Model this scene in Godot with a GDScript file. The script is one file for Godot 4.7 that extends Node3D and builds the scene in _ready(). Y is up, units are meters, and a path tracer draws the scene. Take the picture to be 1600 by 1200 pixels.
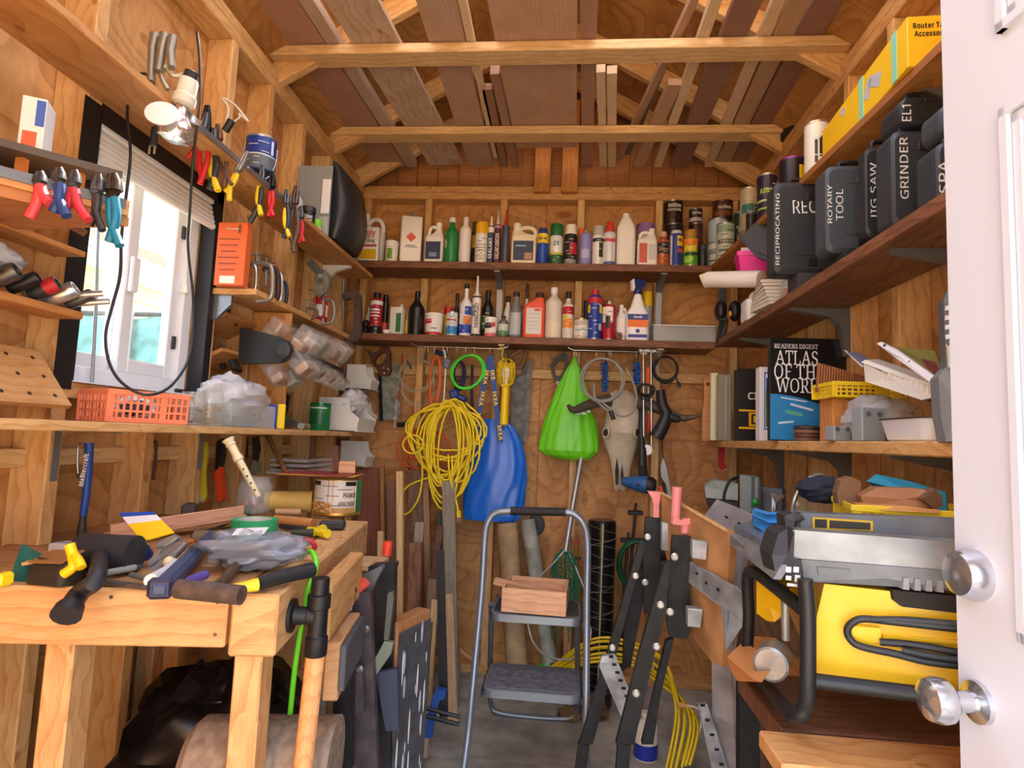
extends Node3D
# A timber tool shed seen from its open door.  Metres, y up, the camera stands in the doorway at z = 0 and looks towards -z.

const F := 920.0                         # focal length in pixels of the 1600 x 1200 frame
const EYE := Vector3(0, 1.2, 0)
var cb: Basis
var rng := RandomNumberGenerator.new()
var used := {}
var mats := {}
var tex := {}
var fonts := {}

# ---------------------------------------------------------------- measuring
func ray(px: float, py: float) -> Vector3:
	return cb * Vector3((px - 800.0) / F, -(py - 600.0) / F, -1.0)
func W(px: float, py: float, z: float) -> Vector3:      # the point seen there, z metres ahead
	var r := ray(px, py)
	return EYE + r * (z / -r.z)
func WX(px: float, py: float, x: float) -> Vector3:     # ... on the upright plane at that x
	var r := ray(px, py)
	return EYE + r * (x / r.x)
func WY(px: float, py: float, y: float) -> Vector3:     # ... at that height
	var r := ray(px, py)
	return EYE + r * ((y - EYE.y) / r.y)
func V(x: float, y: float, z: float) -> Vector3:
	return Vector3(x, y, z)
func T(p: Vector3, rx := 0.0, ry := 0.0, rz := 0.0) -> Transform3D:
	return Transform3D(Basis.from_euler(Vector3(deg_to_rad(rx), deg_to_rad(ry), deg_to_rad(rz))), p)
func along(a: Vector3, b: Vector3, up := Vector3.UP) -> Transform3D:   # x axis from a to b, origin half way
	var x := (b - a).normalized()
	var z := x.cross(up)
	if z.length() < 0.01:
		z = x.cross(Vector3.BACK)
	z = z.normalized()
	return Transform3D(Basis(x, z.cross(x), z), (a + b) * 0.5)

# ---------------------------------------------------------------- materials
func grain(seed_: int, wave: float, rings: float, knots: int, dark: Color) -> ImageTexture:
	var w := 1024
	var h := 256
	var im := Image.create(w, h, false, Image.FORMAT_RGB8)
	var n := FastNoiseLite.new()
	n.seed = seed_
	n.frequency = 1.0
	n.fractal_octaves = 3
	var r := RandomNumberGenerator.new()
	r.seed = seed_
	var ks := []
	for i in knots:
		ks.append(Vector3(r.randf(), 0.12 + 0.76 * r.randf(), 0.025 + 0.03 * r.randf()))
	for y in h:
		for x in w:
			var u := float(x) / w
			var v := float(y) / h
			var ca := cos(u * TAU)
			var sa := sin(u * TAU)
			var t := v * rings + wave * n.get_noise_3d(ca * 0.55, sa * 0.55, v * 1.3)
			var k := 0.0
			for q in ks:
				var du: float = absf(u - q.x)
				du = minf(du, 1.0 - du) * 4.0
				var dv: float = v - q.y
				var d: float = sqrt(du * du * 0.45 + dv * dv)
				t += 0.5 * exp(-d * d / (q.z * q.z * 6.0)) * signf(dv)
				if d < q.z:
					k = maxf(k, 1.0 - d / q.z)
			var ring := t - floorf(t)
			var val := 0.35 + 0.65 * (1.0 - pow(ring, 3.0))
			val = val * 0.55 + 0.45 * (0.62 + 0.5 * n.get_noise_3d(ca * 3.5, sa * 3.5, v * 60.0))
			val = val * (0.86 + 0.3 * n.get_noise_3d(ca * 1.2 + 9.0, sa * 1.2, v * 2.5))
			val = clampf(val * 1.25, 0.0, 1.0) * (1.0 - 0.75 * minf(1.0, k * 1.8))
			im.set_pixel(x, y, dark.lerp(Color.WHITE, val))
	return ImageTexture.create_from_image(im)
func blotch(seed_: int, freq: float, lo: Color, hi: Color, sharp: float) -> ImageTexture:
	var im := Image.create(512, 512, false, Image.FORMAT_RGB8)
	var n := FastNoiseLite.new()
	n.seed = seed_
	n.frequency = freq
	n.fractal_octaves = 5
	for y in 512:
		for x in 512:
			var a := minf(x, 512 - x) / 64.0
			var v := n.get_noise_2d(x, y)
			if a < 1.0:
				v = lerpf(n.get_noise_2d(512 - x if x > 256 else x, y), v, a)
			im.set_pixel(x, y, lo.lerp(hi, clampf(0.5 + v * sharp, 0.0, 1.0)))
	return ImageTexture.create_from_image(im)
func make_textures() -> void:
	tex.pine = grain(3, 1.6, 7.0, 3, Color(0.76, 0.63, 0.49))
	tex.clear = grain(8, 0.8, 10.0, 0, Color(0.78, 0.67, 0.57))
	tex.ply = grain(21, 5.5, 5.0, 3, Color(0.66, 0.53, 0.40))
	tex.fine = grain(40, 0.4, 16.0, 0, Color(0.86, 0.80, 0.75))
	tex.dark = grain(33, 1.4, 8.0, 1, Color(0.45, 0.36, 0.30))
	tex.scuff = blotch(5, 0.006, Color(0.72, 0.71, 0.70), Color.WHITE, 0.9)
	tex.concrete = blotch(9, 0.008, Color(0.74, 0.73, 0.71), Color.WHITE, 0.8)
	tex.paint = blotch(14, 0.012, Color(0.22, 0.22, 0.23), Color.WHITE, 2.2)
func M(c: String, rough := 0.5, metal := 0.0) -> StandardMaterial3D:
	var key := "%s %.2f %.2f" % [c, rough, metal]
	if not mats.has(key):
		var m := StandardMaterial3D.new()
		m.albedo_color = Color(c)
		m.roughness = rough
		m.metallic = metal
		mats[key] = m
	return mats[key]
func wood(c: String, kind := "pine", rough := 0.62) -> StandardMaterial3D:
	var key := "wood " + c + kind
	if not mats.has(key):
		var m := StandardMaterial3D.new()
		m.albedo_color = Color(c)
		m.albedo_texture = tex[kind]
		if kind == "ply":
			m.uv1_scale = Vector3(0.55, 0.17, 1)
		m.roughness = rough
		mats[key] = m
	return mats[key]
func worn(c: String, kind := "scuff", rough := 0.5, metal := 0.0, scale := 4.0) -> StandardMaterial3D:
	var key := "worn %s%s%.2f%.1f" % [c, kind, rough, scale]
	if not mats.has(key):
		var m := StandardMaterial3D.new()
		m.albedo_color = Color(c)
		m.albedo_texture = tex[kind]
		m.uv1_triplanar = true
		m.uv1_scale = Vector3.ONE * scale
		m.roughness = rough
		m.metallic = metal
		mats[key] = m
	return mats[key]
func clear(c: String, alpha: float, rough := 0.06) -> StandardMaterial3D:
	var key := "clear %s%.2f%.2f" % [c, alpha, rough]
	if not mats.has(key):
		var m := StandardMaterial3D.new()
		m.albedo_color = Color(Color(c), alpha)
		m.transparency = BaseMaterial3D.TRANSPARENCY_ALPHA
		m.roughness = rough
		mats[key] = m
	return mats[key]

# ---------------------------------------------------------------- shapes
func st() -> SurfaceTool:
	var s := SurfaceTool.new()
	s.begin(Mesh.PRIMITIVE_TRIANGLES)
	s.set_uv(Vector2.ZERO)
	s.set_smooth_group(-1)
	return s
func quad(s: SurfaceTool, a: Vector3, b: Vector3, c: Vector3, d: Vector3, ua := Vector2.ZERO, ub := Vector2.ZERO, uc := Vector2.ZERO, ud := Vector2.ZERO) -> void:
	# a b c d run counter-clockwise as seen from outside
	for e in [[a, ua], [c, uc], [b, ub], [a, ua], [d, ud], [c, uc]]:
		s.set_uv(e[1])
		s.add_vertex(e[0])
func tri(s: SurfaceTool, a: Vector3, b: Vector3, c: Vector3) -> void:
	s.add_vertex(a)
	s.add_vertex(c)
	s.add_vertex(b)
func bx(s: SurfaceTool, size: Vector3, xf := Transform3D.IDENTITY, ch := 0.0) -> void:
	# a box about the origin of xf, its edges cut by ch; texture coordinates run along the longest side
	s.set_smooth_group(-1)
	var h := size * 0.5
	var off := Vector2(rng.randf(), rng.randf())
	var la := size.max_axis_index()
	for ax in 3:
		for sg in [-1.0, 1.0]:
			var u := (ax + 1) % 3
			var v := (ax + 2) % 3
			var q := []
			var uvs := []
			for k in [[-1, -1], [1, -1], [1, 1], [-1, 1]]:
				var p := Vector3.ZERO
				p[ax] = sg * h[ax]
				p[u] = k[0] * (h[u] - ch)
				p[v] = k[1] * (h[v] - ch)
				q.append(xf * p)
				var lo := p[la] if la != ax else p[u]
				var ac := 0.0
				for m in 3:
					if m != la and m != ax:
						ac = p[m]
				if la == ax:
					ac = p[v]
				uvs.append(Vector2(lo, ac * 4.0 + ax * 0.31) + off)
			if sg > 0:
				quad(s, q[0], q[1], q[2], q[3], uvs[0], uvs[1], uvs[2], uvs[3])
			else:
				quad(s, q[3], q[2], q[1], q[0], uvs[3], uvs[2], uvs[1], uvs[0])
	if ch > 0.0:
		for ax in 3:
			var u := (ax + 1) % 3
			var v := (ax + 2) % 3
			for su in [-1.0, 1.0]:
				for sv in [-1.0, 1.0]:
					var q := []
					for k in [[-1, 0], [1, 0], [1, 1], [-1, 1]]:
						var p := Vector3.ZERO
						p[ax] = k[0] * (h[ax] - ch)
						p[u] = su * (h[u] if k[1] == 0 else h[u] - ch)
						p[v] = sv * (h[v] - ch if k[1] == 0 else h[v])
						q.append(xf * p)
					var ub := Vector2(-h[ax], 0.1) + off
					var ue := Vector2(h[ax], 0.1) + off
					if su * sv > 0:
						quad(s, q[0], q[1], q[2], q[3], ub, ue, ue, ub)
					else:
						quad(s, q[3], q[2], q[1], q[0], ub, ue, ue, ub)
		for sx in [-1.0, 1.0]:
			for sy in [-1.0, 1.0]:
				for sz in [-1.0, 1.0]:
					var a := xf * Vector3(sx * h.x, sy * (h.y - ch), sz * (h.z - ch))
					var b := xf * Vector3(sx * (h.x - ch), sy * h.y, sz * (h.z - ch))
					var c := xf * Vector3(sx * (h.x - ch), sy * (h.y - ch), sz * h.z)
					if sx * sy * sz > 0:
						tri(s, a, b, c)
					else:
						tri(s, a, c, b)
func bar(s: SurfaceTool, a: Vector3, b: Vector3, w: float, t: float, up := Vector3.UP, ch := 0.0) -> void:
	# a bar from a to b: w across (sideways), t along up
	bx(s, Vector3(a.distance_to(b), t, w), along(a, b, up), ch)
func loft(s: SurfaceTool, rings: Array, cap0 := true, cap1 := true, smooth := true) -> void:
	# rings of equally many points, each running counter-clockwise seen from the end
	var n: int = rings[0].size()
	var grp := 1
	s.set_smooth_group(grp if smooth else -1)
	for i in rings.size() - 1:
		if smooth and i > 0:
			var d0: Vector3 = (rings[i][0] - rings[i - 1][0])
			var d1: Vector3 = (rings[i + 1][0] - rings[i][0])
			if d0.length() > 1e-6 and d1.length() > 1e-6 and d0.normalized().dot(d1.normalized()) < 0.8:
				grp += 1
				s.set_smooth_group(grp)
		for k in n:
			var k2 := (k + 1) % n
			quad(s, rings[i][k], rings[i][k2], rings[i + 1][k2], rings[i + 1][k], Vector2(float(k) / n, i), Vector2(float(k + 1) / n, i), Vector2(float(k + 1) / n, i + 1), Vector2(float(k) / n, i + 1))
	s.set_smooth_group(-1)
	for e in [[0, cap0], [rings.size() - 1, cap1]]:
		if e[1]:
			var c := Vector3.ZERO
			for p in rings[e[0]]:
				c += p
			c /= n
			for k in n:
				var k2 := (k + 1) % n
				if e[0] == 0:
					tri(s, c, rings[0][k2], rings[0][k])
				else:
					tri(s, c, rings[e[0]][k], rings[e[0]][k2])
func lathe(s: SurfaceTool, prof: Array, n := 20, xf := Transform3D.IDENTITY, sx := 1.0, sz := 1.0, cap0 := true, cap1 := true) -> void:
	# profile of [radius, y] pairs going up
	var rings := []
	for p in prof:
		var rg := []
		for k in n:
			var a := -TAU * k / n
			rg.append(xf * Vector3(cos(a) * p[0] * sx, p[1], sin(a) * p[0] * sz))
		rings.append(rg)
	loft(s, rings, cap0, cap1)
func ball(s: SurfaceTool, c: Vector3, r: Vector3, n := 12, xf := Transform3D.IDENTITY) -> void:
	var prof := []
	for i in 9:
		var a := -PI / 2 + PI * i / 8.0
		prof.append([maxf(0.002, cos(a)), sin(a)])
	lathe(s, prof, n, xf * Transform3D(Basis.from_scale(r), c))
func tube(s: SurfaceTool, pts: Array, r: float, n := 8, closed := false, r1 := -1.0) -> void:
	var m := pts.size()
	var rings := []
	var up := Vector3.UP
	var d0: Vector3 = (pts[1] - pts[0]).normalized()
	if absf(d0.dot(up)) > 0.9:
		up = Vector3.RIGHT
	var side := d0.cross(up).normalized()
	for i in m:
		var a: Vector3 = pts[(i - 1 + m) % m] if closed else pts[maxi(i - 1, 0)]
		var b: Vector3 = pts[(i + 1) % m] if closed else pts[mini(i + 1, m - 1)]
		var d := (b - a).normalized()
		side = (side - d * side.dot(d)).normalized()
		var nrm := d.cross(side)
		var rr := r if r1 < 0 else lerpf(r, r1, float(i) / (m - 1))
		var rg := []
		for k in n:
			var t := TAU * k / n
			rg.append(pts[i] + (side * cos(t) + nrm * sin(t)) * rr)
		rings.append(rg)
	if closed:
		rings.append(rings[0])
	loft(s, rings, not closed, not closed)
func curve(pts: Array, per := 6, closed := false) -> Array:   # smooth points through these
	var out := []
	var m := pts.size()
	var segs := m if closed else m - 1
	for i in segs:
		var p0: Vector3 = pts[(i - 1 + m) % m] if closed else pts[maxi(i - 1, 0)]
		var p1: Vector3 = pts[i]
		var p2: Vector3 = pts[(i + 1) % m]
		var p3: Vector3 = pts[(i + 2) % m] if closed else pts[mini(i + 2, m - 1)]
		for k in per:
			out.append(p1.cubic_interpolate(p2, p0, p3, float(k) / per))
	if not closed:
		out.append(pts[m - 1])
	return out
func prism(s: SurfaceTool, poly: Array, depth: float, xf := Transform3D.IDENTITY, hole := []) -> void:
	# an outline in x, y made depth thick in z, counter-clockwise; a hole is bridged in
	var pl := PackedVector2Array(poly)
	if Geometry2D.is_polygon_clockwise(pl):
		pl.reverse()
	var rim := [pl]
	if not hole.is_empty():
		var hp := PackedVector2Array(hole)
		if not Geometry2D.is_polygon_clockwise(hp):
			hp.reverse()
		rim.append(hp)
		var bi := 0
		var bj := 0
		var best := INF
		for i in pl.size():
			for j in hp.size():
				var d := pl[i].distance_squared_to(hp[j])
				if d < best:
					best = d
					bi = i
					bj = j
		var whole := PackedVector2Array()
		for i in bi + 1:
			whole.append(pl[i])
		for j in hp.size() + 1:
			whole.append(hp[(bj + j) % hp.size()])
		for i in range(bi, pl.size()):
			whole.append(pl[i] + (Vector2(1e-5, 1e-5) if i == bi else Vector2.ZERO))
		pl = whole
	s.set_smooth_group(-1)
	var h := depth * 0.5
	var off := Vector2(rng.randf(), rng.randf())
	var idx := Geometry2D.triangulate_polygon(pl)
	for i in range(0, idx.size(), 3):
		var a := pl[idx[i]]
		var b := pl[idx[i + 1]]
		var c := pl[idx[i + 2]]
		if (b - a).cross(c - a) < 0:
			var q := b
			b = c
			c = q
		for e in [a, c, b]:
			s.set_uv(Vector2(e.x, e.y * 4.0) + off)
			s.add_vertex(xf * Vector3(e.x, e.y, h))
		for e in [a, b, c]:
			s.set_uv(Vector2(e.x, e.y * 4.0) + off)
			s.add_vertex(xf * Vector3(e.x, e.y, -h))
	for rm in rim:
		var m: int = rm.size()
		for i in m:
			var a: Vector2 = rm[i]
			var b: Vector2 = rm[(i + 1) % m]
			quad(s, xf * Vector3(a.x, a.y, -h), xf * Vector3(b.x, b.y, -h), xf * Vector3(b.x, b.y, h), xf * Vector3(a.x, a.y, h), off, off, off, off)
func rr(w: float, h: float, r: float, n := 4) -> Array:   # rounded rectangle about 0
	var out := []
	for q in 4:
		var c := Vector2((w / 2 - r) * [1, -1, -1, 1][q], (h / 2 - r) * [1, 1, -1, -1][q])
		for k in n + 1:
			var a := PI / 2 * (q + float(k) / n)
			out.append(c + Vector2(cos(a), sin(a)) * r)
	return out
func stack(s: SurfaceTool, lv: Array, xf := Transform3D.IDENTITY, n := 4) -> void:
	# levels [y, width, depth, corner radius, dx] of rounded rectangles piled up: bottles, jugs, cases
	var rings := []
	for l in lv:
		var rg := []
		var dx: float = l[4] if l.size() > 4 else 0.0
		for p in rr(l[1], l[2], minf(l[3], minf(l[1], l[2]) * 0.499), n):
			rg.append(xf * Vector3(p.x + dx, l[0], -p.y))
		rings.append(rg)
	loft(s, rings)
func patch(s: SurfaceTool, r: float, y0: float, y1: float, a0: float, a1: float, n := 10) -> void:
	# a curved label on a round body; angle 0 looks along +z
	s.set_smooth_group(1)
	for k in n:
		var t0 := deg_to_rad(lerpf(a0, a1, float(k) / n))
		var t1 := deg_to_rad(lerpf(a0, a1, float(k + 1) / n))
		var p0 := Vector3(sin(t0) * r, y0, cos(t0) * r)
		var p1 := Vector3(sin(t1) * r, y0, cos(t1) * r)
		quad(s, p0, p1, p1 + V(0, y1 - y0, 0), p0 + V(0, y1 - y0, 0))

# ---------------------------------------------------------------- things and parts
func numbered(n: String) -> String:
	used[n] = used.get(n, -1) + 1
	return n if used[n] == 0 else "%s_%03d" % [n, used[n]]
func tag(o: Node, label := "", category := "", group := "", kind := "") -> void:
	for e in [["label", label], ["category", category], ["group", group], ["kind", kind]]:
		if e[1] != "":
			o.set_meta(e[0], e[1])
func thing(n: String, label: String, category: String, at := Vector3.ZERO, turn := 0.0, group := "") -> Node3D:
	var o := Node3D.new()
	o.name = numbered(n)
	add_child(o)
	o.position = at
	o.rotation_degrees.y = turn
	tag(o, label, category, group)
	return o
func part(o: Node, n: String, s: SurfaceTool, m: Material, xf := Transform3D.IDENTITY) -> MeshInstance3D:
	s.generate_normals()
	var i := MeshInstance3D.new()
	i.mesh = s.commit()
	i.material_override = m
	i.name = n
	i.transform = xf
	o.add_child(i, true)
	return i
func partw(o: Node3D, n: String, s: SurfaceTool, m: Material) -> MeshInstance3D:   # shape given in world coordinates
	return part(o, n, s, m, o.transform.affine_inverse())
func solo(n: String, label: String, category: String, s: SurfaceTool, m: Material, xf := Transform3D.IDENTITY, group := "") -> MeshInstance3D:
	var i := part(self, numbered(n), s, m, xf)
	if xf == Transform3D.IDENTITY:          # shape given in world coordinates: bring the origin to its base
		var bb := i.mesh.get_aabb()
		var base := Vector3(bb.get_center().x, bb.position.y, bb.get_center().z)
		var t := SurfaceTool.new()
		t.append_from(i.mesh, 0, Transform3D(Basis(), -base))
		i.mesh = t.commit()
		i.position = base
	tag(i, label, category, group)
	return i
func struct(n: String, s: SurfaceTool, m: Material) -> MeshInstance3D:
	var i := part(self, n, s, m)
	tag(i, "", "", "", "structure")
	return i
func font(f: String, weight := 400, stretch := 100) -> SystemFont:
	var key := f + str(weight) + str(stretch)
	if not fonts.has(key):
		var sf := SystemFont.new()
		sf.font_names = PackedStringArray([f])
		sf.font_weight = weight
		sf.font_stretch = stretch
		fonts[key] = sf
	return fonts[key]
func text_mesh(t: String, h: float, f := "Droid Sans", weight := 700) -> TextMesh:
	var m := TextMesh.new()
	m.text = t
	m.font = font(f, weight)
	m.font_size = 32
	m.pixel_size = h / 24.0
	m.depth = 0.0006
	m.curve_step = 4.0
	return m
func lettering(o: Node, t: String, h: float, m: Material, xf: Transform3D, width := 0.0, f := "Droid Sans", weight := 700) -> MeshInstance3D:
	# flat letters about h high, facing +z of xf, squeezed to width if given
	var i := MeshInstance3D.new()
	var tm := text_mesh(t, h, f, weight)
	var w := tm.get_aabb().size.x
	if width > 0.0 and w > 0.0:
		xf = xf * Transform3D(Basis.from_scale(Vector3(width / w, 1, 1)), Vector3.ZERO)
	i.mesh = tm
	i.material_override = m
	i.name = "lettering"
	i.transform = xf
	o.add_child(i, true)
	return i
func wrapped(o: Node, t: String, h: float, m: Material, r: float, y: float, ang := 0.0, width := 0.0, upright := false) -> MeshInstance3D:
	# the same bent round a body of radius r; upright reads from below
	var tm := text_mesh(t, h)
	var a := tm.get_mesh_arrays()
	var w := tm.get_aabb().size.x
	var sc := width / w if width > 0.0 else 1.0
	var vs: PackedVector3Array = a[Mesh.ARRAY_VERTEX]
	var ns: PackedVector3Array = a[Mesh.ARRAY_NORMAL]
	var off := deg_to_rad(ang)
	for k in vs.size():
		var p := vs[k]
		if upright:
			p = Vector3(-p.y, p.x * sc, p.z)
		else:
			p.x *= sc
		var t2 := p.x / r + off
		var q := r + 0.0008 + p.z
		vs[k] = Vector3(sin(t2) * q, y + p.y, cos(t2) * q)
		ns[k] = ns[k].rotated(Vector3.UP, t2)
	a[Mesh.ARRAY_VERTEX] = vs
	a[Mesh.ARRAY_NORMAL] = ns
	a[Mesh.ARRAY_TANGENT] = null
	var am := ArrayMesh.new()
	am.add_surface_from_arrays(Mesh.PRIMITIVE_TRIANGLES, a)
	var i := MeshInstance3D.new()
	i.mesh = am
	i.material_override = m
	i.name = "lettering"
	o.add_child(i, true)
	return i

# ---------------------------------------------------------------- build
func _ready() -> void:
	rng.seed = 7
	# camera: the way the walls run meets at (880, 688) in the frame, and the frame leans by 0.042
	var v := Vector3((880.0 - 800.0) / F, -(688.0 - 600.0) / F, -1.0).normalized()
	var u := Vector3(1, -0.042, 0).cross(v).normalized()
	u = u if u.y > 0 else -u
	var r := v.cross(u)
	cb = Basis(r, u, -v).transposed()
	var cam := Camera3D.new()
	cam.fov = rad_to_deg(2.0 * atan(600.0 / F))
	cam.transform = Transform3D(cb, EYE)
	cam.near = 0.05
	cam.far = 200.0
	cam.current = true
	add_child(cam)
	# daylight: a bright sky with thin cloud, the sun high behind the shed's front
	var env := Environment.new()
	var sky := Sky.new()
	var sm := ProceduralSkyMaterial.new()
	sm.sky_top_color = Color(0.76, 0.82, 0.93)
	sm.sky_horizon_color = Color(0.93, 0.95, 0.98)
	sm.ground_bottom_color = Color(0.42, 0.42, 0.38)
	sm.ground_horizon_color = Color(0.75, 0.77, 0.76)
	sky.sky_material = sm
	env.background_mode = Environment.BG_SKY
	env.sky = sky
	env.background_energy_multiplier = SKY_ENERGY
	env.tonemap_mode = Environment.TONE_MAPPER_LINEAR
	env.tonemap_exposure = EXPOSURE
	env.sdfgi_enabled = true
	env.ssao_enabled = true
	env.ssil_enabled = true
	var we := WorldEnvironment.new()
	we.environment = env
	add_child(we)
	var sun := DirectionalLight3D.new()
	sun.name = "sun"
	sun.light_energy = SUN_ENERGY
	sun.light_color = Color(1.0, 0.95, 0.86)
	sun.light_angular_distance = 0.6
	sun.shadow_enabled = true
	sun.look_at_from_position(SUN_FROM, Vector3.ZERO)
	add_child(sun)
	make_textures()
	build_shell()
	build_outside()
	build_roof_lumber()
	build_shelves()
	build_bench()
	build_back_shelf_things()
	build_hooks()
	build_left_things()
	build_bench_things()
	build_leaning()
	build_ladder()
	build_trestles()
	build_saw()
	build_right_things()
	build_door()

const SKY_ENERGY := 1.0
const SUN_ENERGY := 3.0
const SUN_FROM := Vector3(0.15, 5.0, -3.2)
const EXPOSURE := 6.5

# ---------------------------------------------------------------- the shed itself
const XL := -1.24     # inner faces of the boarding
const XR := 1.03
const ZB := -3.19
const SL := -1.15     # inner faces of the studs
const SR := 0.94
const SB := -3.10
const PLATE := 2.58
const RIDGE_X := -0.105
const RIDGE_Y := 3.24
func cuboid(s: SurfaceTool, a: Vector3, b: Vector3, ch := 0.0) -> void:
	bx(s, (b - a).abs(), Transform3D(Basis(), (a + b) * 0.5), ch)
func build_shell() -> void:
	var pine := [wood("dfb67c"), wood("d8aa6e"), wood("e3c088", "clear")]
	var ply := wood("cd9b60", "ply")
	# floor
	var s := st()
	cuboid(s, V(-1.34, -0.12, 0.2), V(1.13, 0, -3.3))
	struct("floor", s, worn("c6c2b6", "concrete", 0.8, 0.0, 1.3))
	# back wall: boarding, studs, rail and top plates
	s = st()
	for i in 2:
		var a := [-1.34, -0.13][i] as float
		var b := [-0.135, 1.13][i] as float
		cuboid(s, V(a, 0, ZB - 0.015), V(b, 1.22, ZB))
		cuboid(s, V(a, 1.222, ZB - 0.015), V(b, 2.60, ZB))
	cuboid(s, V(-1.34, 0, ZB - 0.03), V(1.13, 3.2, ZB - 0.0155))
	var wb := struct("wall_back", s, ply)
	for x in [-1.13, -0.785, -0.365, 0.055, 0.472, 0.862]:
		s = st()
		cuboid(s, V(x - 0.019, 0.04, ZB), V(x + 0.019, 2.5, SB), 0.003)
		part(wb, "stud", s, pine[int(absf(x) * 100) % 3])
	for e in [[0.0, 0.04], [2.5, 2.54], [2.54, 2.58]]:
		s = st()
		cuboid(s, V(XL, e[0] + 0.001, ZB), V(XR, e[1], SB - (0.0 if e[0] < 2.52 else 0.012)), 0.003)
		part(wb, "plate", s, pine[1])
	for i in 5:
		var xs := [-1.13, -0.785, -0.365, 0.055, 0.472, 0.862]
		s = st()
		cuboid(s, V(xs[i] + 0.0195, 1.525, ZB), V(xs[i + 1] - 0.0195, 1.575, SB - 0.045), 0.003)
		part(wb, "nailing_block", s, pine[2])
	# gable above the plates, of grooved upright boards, with a post of two boards
	for i in 19:
		var x0 := XL + 0.12 * i
		var x1 := minf(x0 + 0.115, XR)
		var top := func(x: float) -> float: return RIDGE_Y - absf(x - RIDGE_X) * 0.58
		if x0 < x1:
			s = st()
			prism(s, [Vector2(x0, 2.58), Vector2(x1, 2.58), Vector2(x1, top.call(x1)), Vector2(x0, top.call(x0))], 0.014, T(V(0, 0, ZB - 0.007)))
			part(wb, "gable_board", s, wood("a86f3c", "clear"))
	for x in [-0.16, -0.012]:
		s = st()
		cuboid(s, V(x - 0.043, 2.53, SB + 0.001), V(x + 0.043, 3.05, SB + 0.036), 0.002)
		part(wb, "gable_post", s, wood("cf8f4c"))
	# left wall with the window opening
	s = st()
	var zw0 := -1.285
	var zw1 := -1.765
	for e in [[0.3, zw0, 0.0, 2.6], [zw1, -3.3, 0.0, 2.6], [zw0, zw1, 0.0, 1.29], [zw0, zw1, 1.95, 2.6]]:
		cuboid(s, V(XL - 0.015, e[2], e[0]), V(XL, e[3], e[1]))
	var wl := struct("wall_left", s, ply)
	for e in [[-0.30, 0.04, 2.5], [-0.62, 0.04, 2.5], [-0.92, 0.04, 2.5], [-1.235, 0.04, 2.5], [-1.54, 0.04, 1.25], [-1.775, 0.04, 2.5], [-2.03, 0.04, 2.5], [-2.31, 0.04, 2.5], [-2.60, 0.04, 2.5], [-2.88, 0.04, 2.5]]:
		s = st()
		cuboid(s, V(XL, e[1], e[0]), V(SL, e[2], e[0] - 0.038), 0.003)
		part(wl, "stud", s, pine[int(absf(e[0]) * 100) % 3])
	for e in [[0.001, 0.04], [2.5, 2.54], [2.54, 2.58]]:
		s = st()
		cuboid(s, V(XL, e[0], 0.1), V(SL, e[1], -3.09), 0.003)
		part(wl, "plate", s, pine[0])
	for e in [[-0.958, -1.235], [-1.273, -1.54], [-1.578, -1.775], [-1.813, -2.03], [-2.068, -2.31], [-2.348, -2.60]]:
		s = st()
		cuboid(s, V(XL, 1.09, e[0] - 0.001), V(SL - 0.05, 1.13, e[1] + 0.001), 0.002)
		part(wl, "nailing_block", s, pine[2])
	s = st()
	cuboid(s, V(XL, 1.25, -1.274), V(SL, 1.288, -1.774), 0.002)
	part(wl, "window_plate", s, pine[1])
	s = st()
	cuboid(s, V(XL, 1.952, -1.274), V(SL, 2.05, -1.774), 0.002)
	part(wl, "lintel", s, pine[0])
	# right wall
	s = st()
	cuboid(s, V(XR, 0, 0.3), V(XR + 0.015, 2.6, -3.3))
	var wr := struct("wall_right", s, ply)
	for z in [-0.3, -0.7, -1.05, -1.40, -1.74, -2.02, -2.335, -2.61, -2.86]:
		s = st()
		cuboid(s, V(SR, 0.04, z), V(XR, 2.5, z - 0.038), 0.003)
		part(wr, "stud", s, pine[int(absf(z) * 100) % 3])
	for e in [[0.001, 0.04], [2.5, 2.54], [2.54, 2.58]]:
		s = st()
		cuboid(s, V(SR, e[0], 0.1), V(XR, e[1], -3.09), 0.003)
		part(wr, "plate", s, pine[1])
	# front wall behind the camera, with the doorway
	s = st()
	for e in [[-1.34, -0.42, 0.0, 2.6], [0.60, 1.13, 0.0, 2.6], [-0.42, 0.60, 2.06, 2.6]]:
		cuboid(s, V(e[0], e[2], 0.1), V(e[1], e[3], 0.2))
	prism(s, [Vector2(-1.34, 2.6), Vector2(1.13, 2.6), Vector2(RIDGE_X, RIDGE_Y + 0.05)], 0.02, T(V(0, 0, 0.15)))
	struct("wall_front", s, ply)
	# roof: plywood on rafters, ties from wall to wall
	s = st()
	var slope := func(sd: float, r: float, z: float) -> Vector3: return V(RIDGE_X + sd * r, RIDGE_Y + 0.01 - r * 0.58, z)
	for sd in [-1.0, 1.0]:
		for e in [[0.0, 1.45, 0.1, 0.7], [0.0, 1.45, -2.675, 1.55], [0.0, 0.14, -1.075, 1.65], [0.85, 1.45, -1.075, 1.65]]:   # a roof light is left open on each slope
			bar(s, slope.call(sd, e[0], e[2]), slope.call(sd, e[1], e[2]), e[3], 0.018)
	var roof := struct("ceiling", s, wood("bd8a4e", "ply"))
	for z in [-0.30, -0.90, -1.50, -2.10, -2.66, -3.02]:
		for sd in [-1.0, 1.0]:
			s = st()
			var ex: float = RIDGE_X + sd * 1.13
			bar(s, V(RIDGE_X + sd * 0.02, RIDGE_Y - 0.056, z), V(ex, RIDGE_Y - 0.045 - 1.13 * 0.58, z), 0.038, 0.088, Vector3.UP, 0.003)
			part(roof, "rafter", s, pine[0])
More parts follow.
